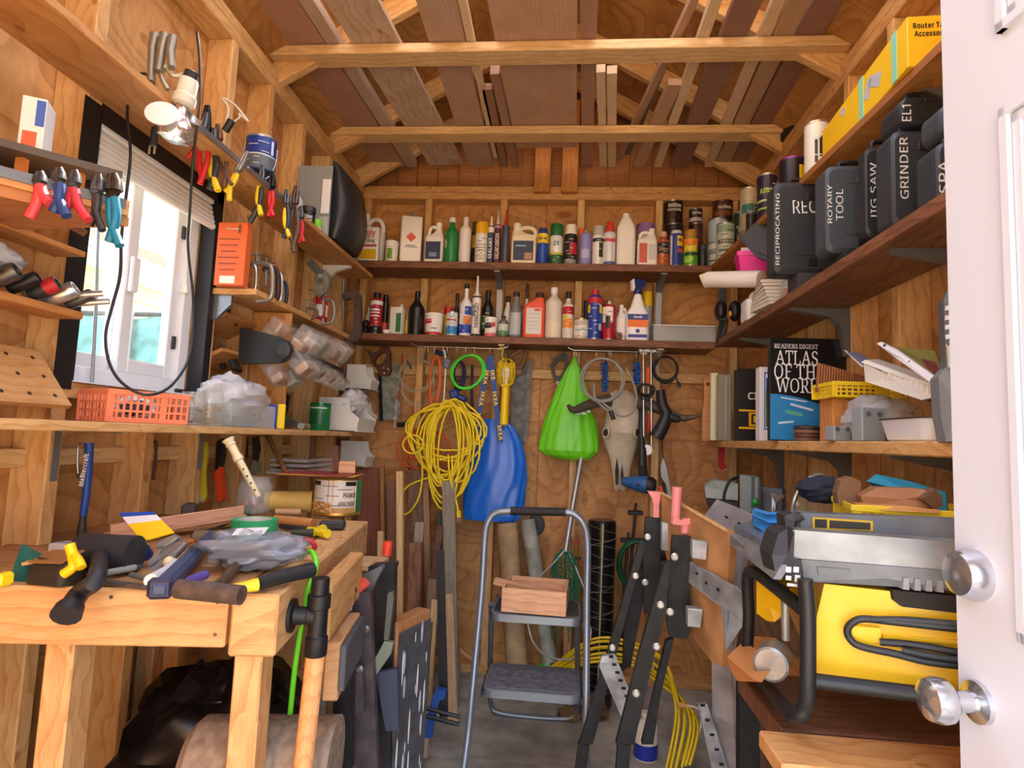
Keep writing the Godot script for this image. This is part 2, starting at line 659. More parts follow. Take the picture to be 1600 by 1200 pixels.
	for sd in [-1.0, 1.0]:
		s = st()
		bar(s, slope.call(sd, 0.14, -1.075) + V(0, 0.012, 0), slope.call(sd, 0.85, -1.075) + V(0, 0.012, 0), 1.67, 0.004)
		part(roof, "roof_light_pane", s, clear("f2f6f8", 0.1))
	s = st()
	cuboid(s, V(RIDGE_X - 0.019, RIDGE_Y - 0.16, 0.1), V(RIDGE_X + 0.019, RIDGE_Y - 0.02, -3.18), 0.002)
	part(roof, "ridge_board", s, pine[1])
	for z in [-0.40, -2.035, -2.625]:
		s = st()
		cuboid(s, V(XL + 0.02, 2.622, z), V(XR - 0.02, 2.66, z - 0.089), 0.003)
		part(roof, "tie_beam", s, pine[2] if z < -2.5 else wood("e2c08c", "clear"))
	# window: white vinyl slider, black tape round the opening
	s = st()
	var fz := [zw0 - 0.002, zw1 + 0.002]
	for e in [[fz[0], fz[0] - 0.045, 1.292, 1.948], [fz[1] + 0.045, fz[1], 1.292, 1.948], [fz[0] - 0.045, fz[1] + 0.045, 1.292, 1.335], [fz[0] - 0.045, fz[1] + 0.045, 1.905, 1.948]]:
		cuboid(s, V(XL - 0.03, e[2], e[0]), V(XL + 0.04, e[3], e[1]), 0.003)
	var vinyl := M("eef0f2", 0.35)
	var win := struct("window_1", s, vinyl)
	for e in [[-1.33, -1.53, -0.015], [-1.49, -1.72, 0.012]]:
		s = st()
		var x: float = XL + e[2]
		for q in [[e[0], e[0] - 0.04, 1.336, 1.904], [e[1] + 0.04, e[1], 1.336, 1.904], [e[0] - 0.04, e[1] + 0.04, 1.336, 1.376], [e[0] - 0.04, e[1] + 0.04, 1.864, 1.904]]:
			cuboid(s, V(x - 0.012, q[2], q[0]), V(x + 0.012, q[3], q[1]), 0.003)
		var sash := part(win, "sash", s, vinyl)
		s = st()
		cuboid(s, V(x - 0.002, 1.378, e[0] - 0.041), V(x + 0.002, 1.862, e[1] + 0.041))
		part(sash, "pane", s, clear("eaf4f2", 0.06))
	s = st()
	cuboid(s, V(XL + 0.026, 1.56, -1.495), V(XL + 0.04, 1.66, -1.525), 0.004)
	part(win, "latch", s, vinyl)
	for h in [1.45, 1.80]:
		s = st()
		cuboid(s, V(XL + 0.025, h - 0.02, -1.700), V(XL + 0.032, h + 0.02, -1.712))
		part(win, "catch", s, M("3a3c40", 0.5))
	var tape := M("16171a", 0.45)
	s = st()
	cuboid(s, V(SL, 1.27, -1.226), V(SL + 0.002, 1.965, -1.276))
	cuboid(s, V(XL + 0.042, 1.292, -1.276), V(SL + 0.002, 1.95, -1.28))
	part(win, "flashing_tape", s, tape)
	s = st()
	cuboid(s, V(SL, 1.27, -1.771), V(SL + 0.002, 1.965, -1.80))
	cuboid(s, V(XL + 0.042, 1.292, -1.766), V(SL + 0.002, 1.95, -1.7705))
	part(win, "flashing_tape", s, tape)
	s = st()
	cuboid(s, V(SL, 1.925, -1.276), V(SL + 0.002, 2.03, -1.80))
	part(win, "flashing_tape", s, tape)
	s = st()
	cuboid(s, V(XL + 0.042, 1.2885, -1.278), V(SL + 0.012, 1.2915, -1.764))
	part(win, "sill", s, vinyl)

func leafy(s: SurfaceTool, c: Vector3, r: Vector3, n: int, size: float) -> void:
	for i in n:
		var d := Vector3(rng.randfn(), rng.randfn(), rng.randfn()).normalized() * pow(rng.randf(), 0.4)
		var p := c + d * r
		var a := Vector3(rng.randfn(), rng.randfn(), rng.randfn()).normalized() * size
		var b := a.cross(Vector3(rng.randfn(), rng.randfn(), rng.randfn())).normalized() * size * 0.5
		quad(s, p - a, p - b, p + a, p + b)
func build_outside() -> void:
	var s := st()
	cuboid(s, V(-30, -0.3, 20), V(30, -0.13, -30))
	struct("ground_outside", s, worn("b3aa98", "concrete", 0.9, 0.0, 0.4))
	# neighbouring house
	var h := thing("house", "pale yellow house with white eave beyond the teal screen fence", "building", V(-6, -0.13, -8))
	s = st()
	cuboid(s, V(-1, 0, -5), V(1.1, 3.1, 5))
	part(h, "wall", s, M("d9d3a0", 0.8))
	for i in 14:
		s = st()
		cuboid(s, V(1.1, 0.1 + i * 0.2, -5), V(1.115, 0.285 + i * 0.2, 5))
		part(h, "siding_board", s, M("dcd6a6", 0.8))
	s = st()
	cuboid(s, V(1.1, 2.9, -5.3), V(1.5, 3.1, 5.3))
	part(h, "eave", s, M("f2f2f0", 0.6))
	s = st()
	bar(s, V(1.55, 3.1, 0), V(-1.5, 4.3, 0), 10.8, 0.1)
	part(h, "roof", s, M("8a8580", 0.8))
	for z in [2.2, -0.5]:
		s = st()
		cuboid(s, V(1.115, 0.0, z), V(1.19, 2.9, z + 0.16))
		part(h, "post", s, M("f0f0ee", 0.6))
	# fence with a teal wind screen
	var f := thing("screen_fence", "teal fabric screen fence outside the window", "fence", V(-2.75, -0.13, -4.3))
	s = st()
	var rows := []
	for i in 41:
		var x := -1.95 + 3.9 * i / 40.0
		var dz := 0.03 * sin(i * 1.3)
		rows.append([V(x, 0.15, dz), V(x, 2.15 + 0.02 * sin(i * 0.9), dz * 0.4)])
	for i in 40:
		quad(s, rows[i][0], rows[i + 1][0], rows[i + 1][1], rows[i][1])
		quad(s, rows[i][1] + V(0, 0, -0.004), rows[i + 1][1] + V(0, 0, -0.004), rows[i + 1][0] + V(0, 0, -0.004), rows[i][0] + V(0, 0, -0.004))
	part(f, "fabric", s, worn("6fb3b4", "scuff", 0.8, 0.0, 2.0))
	s = st()
	tube(s, [V(-1.95, 2.18, 0), V(1.95, 2.18, 0)], 0.02)
	part(f, "top_rail", s, M("2a3a3c", 0.6))
	for i in 4:
		s = st()
		tube(s, [V(-1.95 + 1.3 * i, 0, 0.04), V(-1.95 + 1.3 * i, 2.25, 0.04)], 0.025)
		part(f, "post", s, M("9aa0a0", 0.5, 0.6))
	for e in [[-10.0, 6.0, -9.0, 2.3, "broad pale green tree rising above the neighbouring house"], [-3.95, 1.7, -5.3, 0.7, "young bright green shrub beside the teal screen fence"], [-2.6, 5.4, -12.5, 2.0, "leafy tree far behind the screen fence"]]:
		var t := thing("tree", e[4], "tree", V(e[0], -0.13, e[2]), 0.0, "trees outside the window")
		s = st()
		tube(s, [V(0, 0, 0), V(0.1, e[1] * 0.5, 0), V(0, e[1], 0)], 0.05 * e[3], 8, false, 0.02 * e[3])
		part(t, "trunk", s, M("6a5a48", 0.9))
		s = st()
		leafy(s, V(0, e[1], 0), Vector3(e[3], e[3] * 0.9, e[3]), 2600, 0.05 + 0.045 * e[3])
		var m := M("86b055", 0.6).duplicate() as StandardMaterial3D
		m.backlight_enabled = true
		m.backlight = Color(0.35, 0.45, 0.12)
		var cr := part(t, "crown", s, m)
		tag(cr, "", "", "", "stuff")

# ---------------------------------------------------------------- boards stored on the ties
func build_roof_lumber() -> void:
	# [left and right edge and y in the frame where it enters or begins, the same at its far end, colour, thickness, runs on towards the door, label]
	var rows := [
		[465, 526, 98, 591, 639, 267, "a4745a", 0.02, true, "wide reddish-brown board nearest the left wall plate"],
		[528, 551, 98, 640, 652, 265, "b0957c", 0.04, true, "grey-brown narrow rail beside the reddish board"],
		[567, 643, 98, 672, 722, 258, "c0a68c", 0.02, true, "wide pale board with a dark knot near its far end"],
		[681, 733, 98, 733, 771, 260, "b08c70", 0.02, true, "plain tan board between two pale ones overhead"],
		[737, 749, 98, 771, 780, 247, "d8b98e", 0.02, true, "thin pale lath beside the tan board overhead"],
		[754, 767, 140, 782, 797, 272, "8d5f45", 0.03, false, "short brown strip with a stepped end overhead"],
		[766, 780, 116, 802, 814, 272, "9a6c50", 0.04, false, "brown strip longer than its stepped neighbour overhead"],
		[782, 900, 98, 806, 902, 231, "b48a6a", 0.02, true, "widest tan plank in the middle overhead"],
		[909, 929, 98, 908, 927, 275, "9a6c52", 0.02, true, "dark brown strip right of the widest plank"],
		[931, 946, 113, 938, 948, 276, "dcc09a", 0.035, false, "left of two pale square sticks overhead"],
		[948, 964, 115, 950, 962, 276, "dabc94", 0.035, false, "right of two pale square sticks overhead"],
		[1040, 1052, 98, 958, 966, 270, "9c7350", 0.03, true, "slanting brown lath right of the pale sticks"],
		[1036, 1046, 120, 970, 979, 274, "6f5f55", 0.03, false, "grey weathered lath overhead"],
		[1044, 1065, 133, 982, 1000, 275, "b08862", 0.03, false, "short tan board with sawn end among the right boards"],
		[1077, 1093, 98, 1016, 1028, 276, "d6b88e", 0.03, true, "long pale batten crossing the right boards"],
		[1110, 1148, 98, 1040, 1068, 276, "7c5242", 0.03, true, "dark red-brown pair board overhead on the right"],
		[1169, 1184, 98, 1095, 1108, 275, "d2b38a", 0.03, true, "slim pale batten between darker boards on the right"],
		[1188, 1219, 98, 1110, 1130, 275, "a98460", 0.02, true, "tan board second from the right overhead"],
		[1222, 1262, 98, 1132, 1158, 275, "7e5342", 0.03, true, "dark red-brown board furthest right overhead"]]
	var yb := 2.664
	for e in rows:
		var n0 := WY(e[0], e[2], yb)
		var n1 := WY(e[1], e[2], yb)
		var f0 := WY(e[3], e[5], yb)
		var f1 := WY(e[4], e[5], yb)
		var a := (n0 + n1) * 0.5
		var b := (f0 + f1) * 0.5
		if b.z < -3.06:
			b = a.lerp(b, (a.z + 3.06) / (a.z - b.z))
		if e[8]:
			a = b.lerp(a, (b.z + 1.8) / (b.z - a.z))
		var w: float = (n0.distance_to(n1) + f0.distance_to(f1)) * 0.5
		var s := st()
		bar(s, a, b, w, e[7], Vector3.UP, 0.0015)
		var kind := "fine" if w < 0.06 or e[6] != "c0a68c" else "pine"
		var o := solo("stored_board", e[9], "board", s, wood(Color(e[6]).lightened(0.16).to_html(false), kind, 0.6), Transform3D.IDENTITY, "boards stored on the ceiling ties")
		o.position.y = yb + (0.037 if e[6] == "9c7350" else 0.07 if e[6] == "6f5f55" else 0.0)

# ---------------------------------------------------------------- shelves
func bracket_arm(o: Node3D, wall: Vector3, out_: Vector3, reach: float, drop: float, m: Material, w := 0.022) -> void:
	# pressed-metal shelf bracket: a leg down the wall and a tapering arm under the shelf, joined by a bend
	var s := st()
	var side := out_.cross(Vector3.UP)
	var basis_ := Basis(out_, Vector3.UP, -side)
	prism(s, [Vector2(0.0, 0), Vector2(reach, 0), Vector2(reach, -0.006), Vector2(0.06, -0.03), Vector2(0.03, -0.06), Vector2(0.012, -drop), Vector2(0, -drop)], w, Transform3D(basis_, wall))
	partw(o, "bracket", s, m)
func build_shelves() -> void:
	var dark := wood("85573a", "dark", 0.55)
	var steel := M("8d9298", 0.4, 0.7)
	var s := st()
	var o := thing("wall_shelf", "dark stained upper plank shelf on the back wall under the paint cans", "shelf", V(-0.2, 2.048, -3.0))
	cuboid(s, V(-1.14, 2.048, -2.895), V(0.70, 2.085, -3.098), 0.003)
	partw(o, "plank", s, dark)
	for x in [-0.365, 0.472]:
		bracket_arm(o, V(x, 2.047, -3.099), Vector3.BACK, 0.19, 0.28, steel, 0.03)
	o = thing("wall_shelf", "dark stained lower plank shelf on the back wall above the hooks", "shelf", V(-0.2, 1.668, -3.0))
	s = st()
	cuboid(s, V(-1.14, 1.668, -2.895), V(0.715, 1.705, -3.098), 0.003)
	partw(o, "plank", s, dark)
	for x in [-0.345, 0.44]:
		bracket_arm(o, V(x + 0.02, 1.667, -3.099), Vector3.BACK, 0.19, 0.12, M("b9b4a8", 0.4, 0.6), 0.03)
	# left wall
	var light := wood("d79f5c")
	o = thing("wall_shelf", "long upper left shelf carrying the grey case, pliers along its edge", "shelf", V(-1.06, 1.97, -1.7))
	s = st()
	cuboid(s, V(-1.148, 1.972, -0.75), V(-0.985, 1.992, -2.84), 0.002)
	partw(o, "plank", s, wood("c79358"))
	bracket_arm(o, V(-1.149, 1.971, -2.62), Vector3.RIGHT, 0.13, 0.2, M("e6e6e4", 0.4))
	o = thing("wall_shelf", "middle left shelf edged with small clamps", "shelf", V(-1.07, 1.62, -2.2))
	s = st()
	cuboid(s, V(-1.148, 1.625, -1.78), V(-1.0, 1.645, -2.62), 0.002)
	partw(o, "plank", s, wood("d0a164"))
	for z in [-1.80, -2.58]:
		bracket_arm(o, V(-1.149, 1.624, z), Vector3.RIGHT, 0.06, 0.08, steel, 0.014)
	o = thing("wall_shelf", "long left shelf at eye level below the window", "shelf", V(-1.05, 1.178, -1.8))
	s = st()
	cuboid(s, V(-1.148, 1.178, -0.55), V(-0.95, 1.198, -2.84), 0.002)
	partw(o, "plank", s, wood("dfb67c"))
	for z in [-1.254, -1.794, -2.62]:
		s = st()
		cuboid(s, V(-1.149, 1.174, z - 0.009), V(-1.0, 1.177, z + 0.009))
		cuboid(s, V(-1.149, 1.06, z - 0.009), V(-1.146, 1.177, z + 0.009))
		partw(o, "bracket", s, steel)
	# right wall
	o = thing("wall_shelf", "top right plywood shelf carrying the yellow box", "shelf", V(0.88, 2.072, -2.0))
	s = st()
	prism(s, [Vector2(0.695, -3.09), Vector2(0.805, -0.85), Vector2(0.938, -0.85), Vector2(0.938, -3.09)], 0.022, Transform3D(Basis(Vector3.RIGHT, Vector3.BACK, Vector3.DOWN), V(0, 2.083, 0)))
	partw(o, "plank", s, wood("c98f4e", "ply"))
	for z in [-1.42, -2.04, -2.63]:
		bracket_arm(o, V(0.9395, 2.071, z), Vector3.LEFT, 0.11, 0.2, steel, 0.025)
	o = thing("wall_shelf", "wide dark plank shelf on the right carrying the tool cases", "shelf", V(0.86, 1.68, -2.0))
	for e in [[0.72, 0.868], [0.872, 1.02]]:
		s = st()
		cuboid(s, V(e[0], 1.679, -0.9), V(minf(e[1], 0.938), 1.713, -2.89), 0.003)
		partw(o, "plank", s, wood("8f5f40", "dark", 0.55))
	for z in [-1.42, -2.04, -2.63]:
		bracket_arm(o, V(0.9395, 1.678, z), Vector3.LEFT, 0.19, 0.16, M("7d8286", 0.45, 0.6), 0.03)
	o = thing("wall_shelf", "light pine shelf on the right carrying the atlas and trays", "shelf", V(0.83, 1.2, -2.0))
	s = st()
	cuboid(s, V(0.72, 1.198, -0.9), V(0.938, 1.228, -2.98), 0.003)
	partw(o, "plank", s, wood("e2b476"))
	for z in [-1.42, -2.04, -2.63]:
		bracket_arm(o, V(0.9395, 1.197, z), Vector3.LEFT, 0.19, 0.2, M("7d8286", 0.45, 0.6), 0.03)

# ---------------------------------------------------------------- work bench on the left
const BENCH_AT := Vector3(-0.474, 0.0, -1.005)
func bench_thing(n: String, label: String, cat: String, px: float, py: float, turn := 0.0, up := 0.0, group := "") -> Node3D:
	return thing(n, label, cat, WY(px, py, 0.921 + up) , turn, group)
func build_bench() -> void:
	var o := thing("workbench", "heavy timber workbench on the left covered in tools", "workbench", BENCH_AT, 9.0)
	var fresh := [wood("dfb27a"), wood("dbac74", "clear"), wood("e3bd86", "clear")]
	for i in 6:                                   # top boards run from left to right
		var s := st()
		var z0 := -0.042 - i * 0.139
		cuboid(s, V(-0.70, 0.882, z0), V(-0.082, 0.92 - (i % 2) * 0.001, z0 - 0.136), 0.003)
		part(o, "top_board", s, wood(["b98e60", "c69a68", "ae845a"][i % 3]))
	var s2 := st()
	cuboid(s2, V(-0.70, 0.825, 0.0), V(-0.088, 0.92, -0.038), 0.003)
	var ap := part(o, "apron", s2, fresh[1])
	for p in [[-0.105, 0.90], [-0.105, 0.847], [-0.28, 0.905], [-0.50, 0.91], [-0.50, 0.86]]:
		var sc := st()
		lathe(sc, [[0.0035, 0.0], [0.003, 0.0012]], 8, T(V(p[0], p[1], 0.0), 90, 0, 0))
		part(ap, "screw", sc, M("6a6660", 0.4, 0.8))
	s2 = st()
	cuboid(s2, V(-0.078, 0.815, 0.012), V(0.0, 0.918, -0.87), 0.004)
	part(o, "side_beam", s2, wood("d9ae76"))
	s2 = st()
	cuboid(s2, V(-0.70, 0.825, -0.84), V(-0.088, 0.88, -0.876), 0.003)
	part(o, "apron", s2, fresh[0])
	for p in [[-0.62, -0.052, 0.825], [-0.62, -0.82, 0.825], [-0.062, -0.045, 0.815], [-0.062, -0.83, 0.815], [-0.385, -0.055, 0.825]]:
		s2 = st()
		cuboid(s2, V(p[0] - 0.02, 0.0, p[1] + 0.012), V(p[0] + 0.028, p[2], p[1] - 0.055), 0.003)
		part(o, "leg", s2, fresh[0])
	s2 = st()
	cuboid(s2, V(-0.70, 0.17, -0.12), V(-0.02, 0.2, -0.80), 0.002)
	part(o, "lower_shelf", s2, wood("9c6f44", "dark"))
	for y in [0.32, 0.24]:
		s2 = st()
		cuboid(s2, V(-0.005, y, -0.09), V(0.03, y + 0.07, -0.85), 0.003)
		part(o, "stretcher", s2, fresh[1])
	# vise on the side: jaw board, screw flange, pipe tee and a wooden handle
	var v := thing("bench_vise", "home made side vise with black pipe tee and wooden handle on the workbench", "vise", BENCH_AT, 9.0)
	s2 = st()
	cuboid(s2, V(0.028, 0.80, -0.11), V(0.062, 0.905, -0.44), 0.004)
	part(v, "jaw_board", s2, wood("d2a468"))
	s2 = st()
	cuboid(s2, V(0.05, 0.68, -0.14), V(0.08, 0.79, -0.34), 0.003)
	var jl := part(v, "lower_jaw", s2, wood("c49a6c"))
	s2 = st()
	cuboid(s2, V(0.08, 0.70, -0.135), V(0.092, 0.785, -0.33), 0.002)
	part(jl, "dark_facing", s2, M("4b4c52", 0.6))
	s2 = st()
	lathe(s2, [[0.03, 0], [0.03, 0.006], [0.017, 0.008], [0.015, 0.03], [0.018, 0.032], [0.018, 0.045]], 18, T(V(0.0005, 0.862, -0.065), 0, 0, -90))
	part(v, "flange", s2, M("2b2d30", 0.45, 0.6))
	s2 = st()
	lathe(s2, [[0.019, -0.062], [0.02, -0.06], [0.02, -0.03], [0.017, -0.027], [0.017, 0.02], [0.021, 0.022], [0.021, 0.045], [0.0165, 0.047], [0.0165, 0.075], [0.013, 0.075]], 18, T(V(0.05, 0.855, -0.065), 0, 0, 0))
	part(v, "pipe_tee", s2, M("232528", 0.42, 0.5))
	s2 = st()
	lathe(s2, [[0.0165, -0.60], [0.0175, -0.58], [0.0168, -0.35], [0.0172, 0.0]], 16, T(V(0.05, 0.795, -0.065), -1, 0, -2.2))
	part(v, "wooden_handle", s2, wood("e0a870", "clear"))
	# the lime cord that hangs over the bench edge
	var pts := []
	for q in [[473, 868, 1.25], [487, 862, 1.22], [494, 882, 1.20], [488, 905, 1.17], [481, 922, 1.16], [474, 960, 1.16], [466, 1010, 1.17], [459, 1060, 1.18], [454, 1110, 1.2], [449, 1160, 1.22], [445, 1195, 1.23]]:
		pts.append(W(q[0], q[1], q[2]))
	s2 = st()
	tube(s2, curve(pts, 5), 0.0055, 8)
	solo("lime_cord", "lime green cord hanging over the workbench corner", "cord", s2, M("6fe02a", 0.45))

# ---------------------------------------------------------------- cans, tins, bottles, jugs
var seat := {}                                   # where the next container stands and how big it is
func at(xl: float, xr: float, ytop: float, z: float, base_y: float) -> void:
	var c := W((xl + xr) * 0.5, ytop, z)
	seat = {"p": Vector3(c.x, base_y, -z), "w": (xr - xl) * z / F, "h": c.y - base_y}
var shelf_group := ""
func holder(n: String, label: String, cat: String, turn := 0.0) -> Node3D:
	return thing(n, label, cat, seat.p, turn, shelf_group)
func dress(o: Node3D, r: float, y0: float, h: float, bands: Array, texts: Array) -> void:
	# printed bands [from, to, colour, angle from, angle to] and words [text, at, height, colour, angle, width, upright] on a round body
	var k := 0
	for b in bands:
		var s := st()
		patch(s, r + 0.0004 + 0.0001 * k, y0 + h * b[0], y0 + h * b[1], b[3] if b.size() > 3 else -180.0, b[4] if b.size() > 4 else 180.0, 12 if b.size() > 3 else 24)
		part(o, "printed_label", s, M(b[2], 0.4))
		k += 1
	if bands.size() > 1:
		var s := st()
		for i in 7:
			var a0 := -55.0 + 13.0 * ((i * 5 + bands.size()) % 6)
			var y := y0 + h * (0.12 + 0.1 * ((i * 3) % 8))
			patch(s, r + 0.0014, y, y + minf(0.004, h * 0.02), a0, a0 + 22.0 + 9.0 * (i % 3), 4)
		tag(part(o, "fine_print", s, M("4c4c52" if Color(bands[0][2]).get_luminance() > 0.45 else "d6d6d2", 0.5)), "", "", "", "stuff")
	for t in texts:
		wrapped(o, t[0], t[2], M(t[3], 0.5), r + 0.0008, y0 + h * t[1], t[4] if t.size() > 4 else 0.0, t[5] if t.size() > 5 else 0.0, t[6] if t.size() > 6 else false)
func aerosol(label: String, body: String, cap: String, bands := [], texts := [], cap_h := 0.16, cap_w := 0.92, style := "cap", turn := 0.0) -> Node3D:
	var o := holder("spray_can", label, "spray can", turn)
	var r: float = seat.w * 0.5
	var h: float = seat.h
	var bh := h * (1.0 - cap_h)
	var s := st()
	lathe(s, [[r * 0.9, 0.0], [r * 0.98, 0.002], [r, 0.005], [r, bh * 0.93], [r * 0.97, bh * 0.95], [r * 0.9, bh * 0.97], [r * 0.75, bh]], 24)
	part(o, "body", s, M(body, 0.35, 0.1))
	s = st()
	lathe(s, [[r * 0.985, 0.0], [r * 1.01, 0.002], [r * 1.01, 0.005], [r, 0.0065]], 24)
	part(o, "rim", s, M("b9bcc0", 0.3, 0.9))
	s = st()
	if style == "nozzle":
		lathe(s, [[r * 0.6, bh], [r * 0.45, bh + h * cap_h * 0.35], [r * 0.25, bh + h * cap_h * 0.4], [r * 0.25, h]], 16)
	elif style == "dome":
		lathe(s, [[r * cap_w, bh * 0.95], [r * cap_w, bh + h * cap_h * 0.45], [r * cap_w * 0.8, bh + h * cap_h * 0.6], [r * 0.5, h]], 20)
	else:
		lathe(s, [[r * cap_w, bh * 0.955], [r * cap_w, h - 0.004], [r * cap_w * 0.94, h]], 24)
	part(o, "cap", s, M(cap, 0.4))
	dress(o, r, 0.006, bh * 0.91, bands, texts)
	return o
func tin(label: String, body: String, lid: String, bands := [], texts := [], name_ := "paint_can", cat := "paint can", turn := 0.0) -> Node3D:
	var o := holder(name_, label, cat, turn)
	var r: float = seat.w * 0.5
	var h: float = seat.h
	var s := st()
	lathe(s, [[r * 0.97, 0.0], [r, 0.003], [r, h - 0.006]], 28, Transform3D.IDENTITY, 1, 1, true, false)
	part(o, "body", s, M(body, 0.38, 0.05))
	s = st()
	lathe(s, [[r, h - 0.007], [r * 1.025, h - 0.004], [r * 1.025, h], [r * 0.95, h], [r * 0.94, h - 0.004], [r * 0.8, h - 0.004], [r * 0.79, h - 0.001]], 28, Transform3D.IDENTITY, 1, 1, false, true)
	part(o, "lid", s, M(lid, 0.3, 0.8))
	dress(o, r, 0.004, h - 0.012, bands, texts)
	return o
func tub(label: String, body: String, lid: String, bands := [], texts := [], lid_h := 0.14, turn := 0.0) -> Node3D:
	var o := holder("plastic_tub", label, "tub", turn)
	var r: float = seat.w * 0.5
	var h: float = seat.h
	var bh := h * (1.0 - lid_h)
	var s := st()
	lathe(s, [[r * 0.86, 0.0], [r * 0.88, 0.003], [r * 0.95, bh]], 28)
	part(o, "body", s, M(body, 0.45))
	s = st()
	lathe(s, [[r * 0.95, bh], [r, bh + 0.001], [r, h - 0.003], [r * 0.96, h], [r * 0.9, h - 0.002]], 28)
	part(o, "lid", s, M(lid, 0.45))
	dress(o, r * 0.935, 0.003, bh - 0.004, bands, texts)
	return o
func bottle(label: String, body: Material, cap: String, neck := 0.35, shoulder := 0.68, neck_at := 0.84, cap_h := 0.12, bands := [], texts := [], flat := 1.0) -> Node3D:
	# round shouldered bottle: heights as parts of the whole
	var o := holder("bottle", label, "bottle")
	var r: float = seat.w * 0.5
	var h: float = seat.h
	var ch := h * cap_h
	var s := st()
	lathe(s, [[r * 0.9, 0.0], [r * 0.98, 0.004], [r, 0.01], [r, h * shoulder], [r * 0.96, h * (shoulder + 0.03)], [r * lerpf(1.0, neck, 0.55), h * lerpf(shoulder, neck_at, 0.6)], [r * neck, h * neck_at], [r * neck, h - ch * 0.8]], 24, Transform3D.IDENTITY, 1.0, flat)
	part(o, "body", s, body)
	s = st()
	var cr := r * neck * 1.15
	lathe(s, [[cr * 0.98, h - ch], [cr, h - ch + 0.001], [cr, h - 0.002], [cr * 0.92, h]], 18)
	part(o, "cap", s, M(cap, 0.4))
	dress(o, r, 0.01, h * shoulder - 0.012, bands, texts)
	return o
func cartridge(label: String, body: String, nozzle: String, tip: String, tube_top: float, bands := [], texts := []) -> Node3D:
	# sealant cartridge with a tapering nozzle; tube_top is the part of the height that the tube fills
	var o := holder("sealant_cartridge", label, "sealant tube")
	var r: float = seat.w * 0.5
	var h: float = seat.h
	var s := st()
	lathe(s, [[r * 0.92, 0.0], [r, 0.003], [r, h * tube_top - 0.004], [r * 0.97, h * tube_top]], 22)
	part(o, "tube", s, M(body, 0.35))
	s = st()
	lathe(s, [[r * 0.55, h * tube_top], [r * 0.5, h * (tube_top + 0.04)], [r * 0.42, h * (tube_top + 0.05)], [r * 0.2, h * 0.93]], 16)
	part(o, "nozzle", s, M(nozzle, 0.4))
	s = st()
	lathe(s, [[r * 0.26, h * 0.91], [r * 0.24, h * 0.985], [r * 0.12, h]], 12)
	part(o, "tip", s, M(tip, 0.4))
	dress(o, r, 0.004, h * tube_top - 0.01, bands, texts)
	return o
func flat_label(o: Node3D, w: float, h: float, y: float, z: float, c: String, x := 0.0) -> void:
	var s := st()
	bx(s, Vector3(w, h, 0.0008), T(V(x, y, z + 0.0004)))
	part(o, "printed_label", s, M(c, 0.45))
func box_tin(label: String, body: String, cap: String, depth := 0.5, cap_x := -0.25, turn := 0.0) -> Node3D:
	var o := holder("metal_tin", label, "tin", turn)
	var w: float = seat.w
	var h: float = seat.h
	var s := st()
	var bh := h * 0.9
	stack(s, [[0.0, w * 0.98, w * depth * 0.98, 0.008], [0.003, w, w * depth, 0.009], [bh - 0.003, w, w * depth, 0.009], [bh, w * 0.97, w * depth * 0.95, 0.008]])
	part(o, "body", s, M(body, 0.4, 0.05))
	s = st()
	lathe(s, [[w * 0.14, bh], [w * 0.14, h - 0.002], [w * 0.12, h]], 16, T(V(w * cap_x, 0, 0)))
	part(o, "cap", s, M(cap, 0.4))
	return o
func jug(label: String, body: String, cap: String, depth := 0.55, cap_side := -1.0, turn := 0.0, handle_h := 0.34, m: Material = null) -> Node3D:
	# blow-moulded jug with a spout at one side and a loop handle at the other
	var o := holder("plastic_jug", label, "jug", turn)
	var w: float = seat.w
	var h: float = seat.h
	var d := w * depth
	var mat: Material = m if m else M(body, 0.45)
	var y1 := h * (1.0 - handle_h)
	var s := st()
	var sx := w * 0.26 * cap_side
	stack(s, [[0.0, w * 0.94, d * 0.94, 0.012], [0.006, w, d, 0.015], [y1 * 0.93, w, d, 0.018], [y1, w * 0.94, d * 0.9, 0.018], [y1 + h * 0.05, w * 0.62, d * 0.6, 0.016, sx * 0.65], [y1 + h * 0.14, w * 0.34, d * 0.5, 0.016, sx], [h * 0.93, w * 0.26, w * 0.26, 0.013, sx]], Transform3D.IDENTITY, 5)
	part(o, "body", s, mat)
	s = st()
	lathe(s, [[w * 0.15, h * 0.9], [w * 0.155, h * 0.905], [w * 0.155, h * 0.985], [w * 0.14, h]], 16, T(V(sx, 0, 0)))
	part(o, "cap", s, M(cap, 0.4))
	s = st()
	var hx := -w * 0.36 * cap_side
	tube(s, curve([V(sx * 0.7, y1 + h * 0.15, 0), V(0.0, h * 0.9, 0), V(hx * 0.75, h * 0.89, 0), V(hx * 1.12, y1 + h * 0.1, 0), V(hx * 1.08, y1 * 0.96, 0)], 5), w * 0.085, 10)
	part(o, "handle", s, mat)
	return o

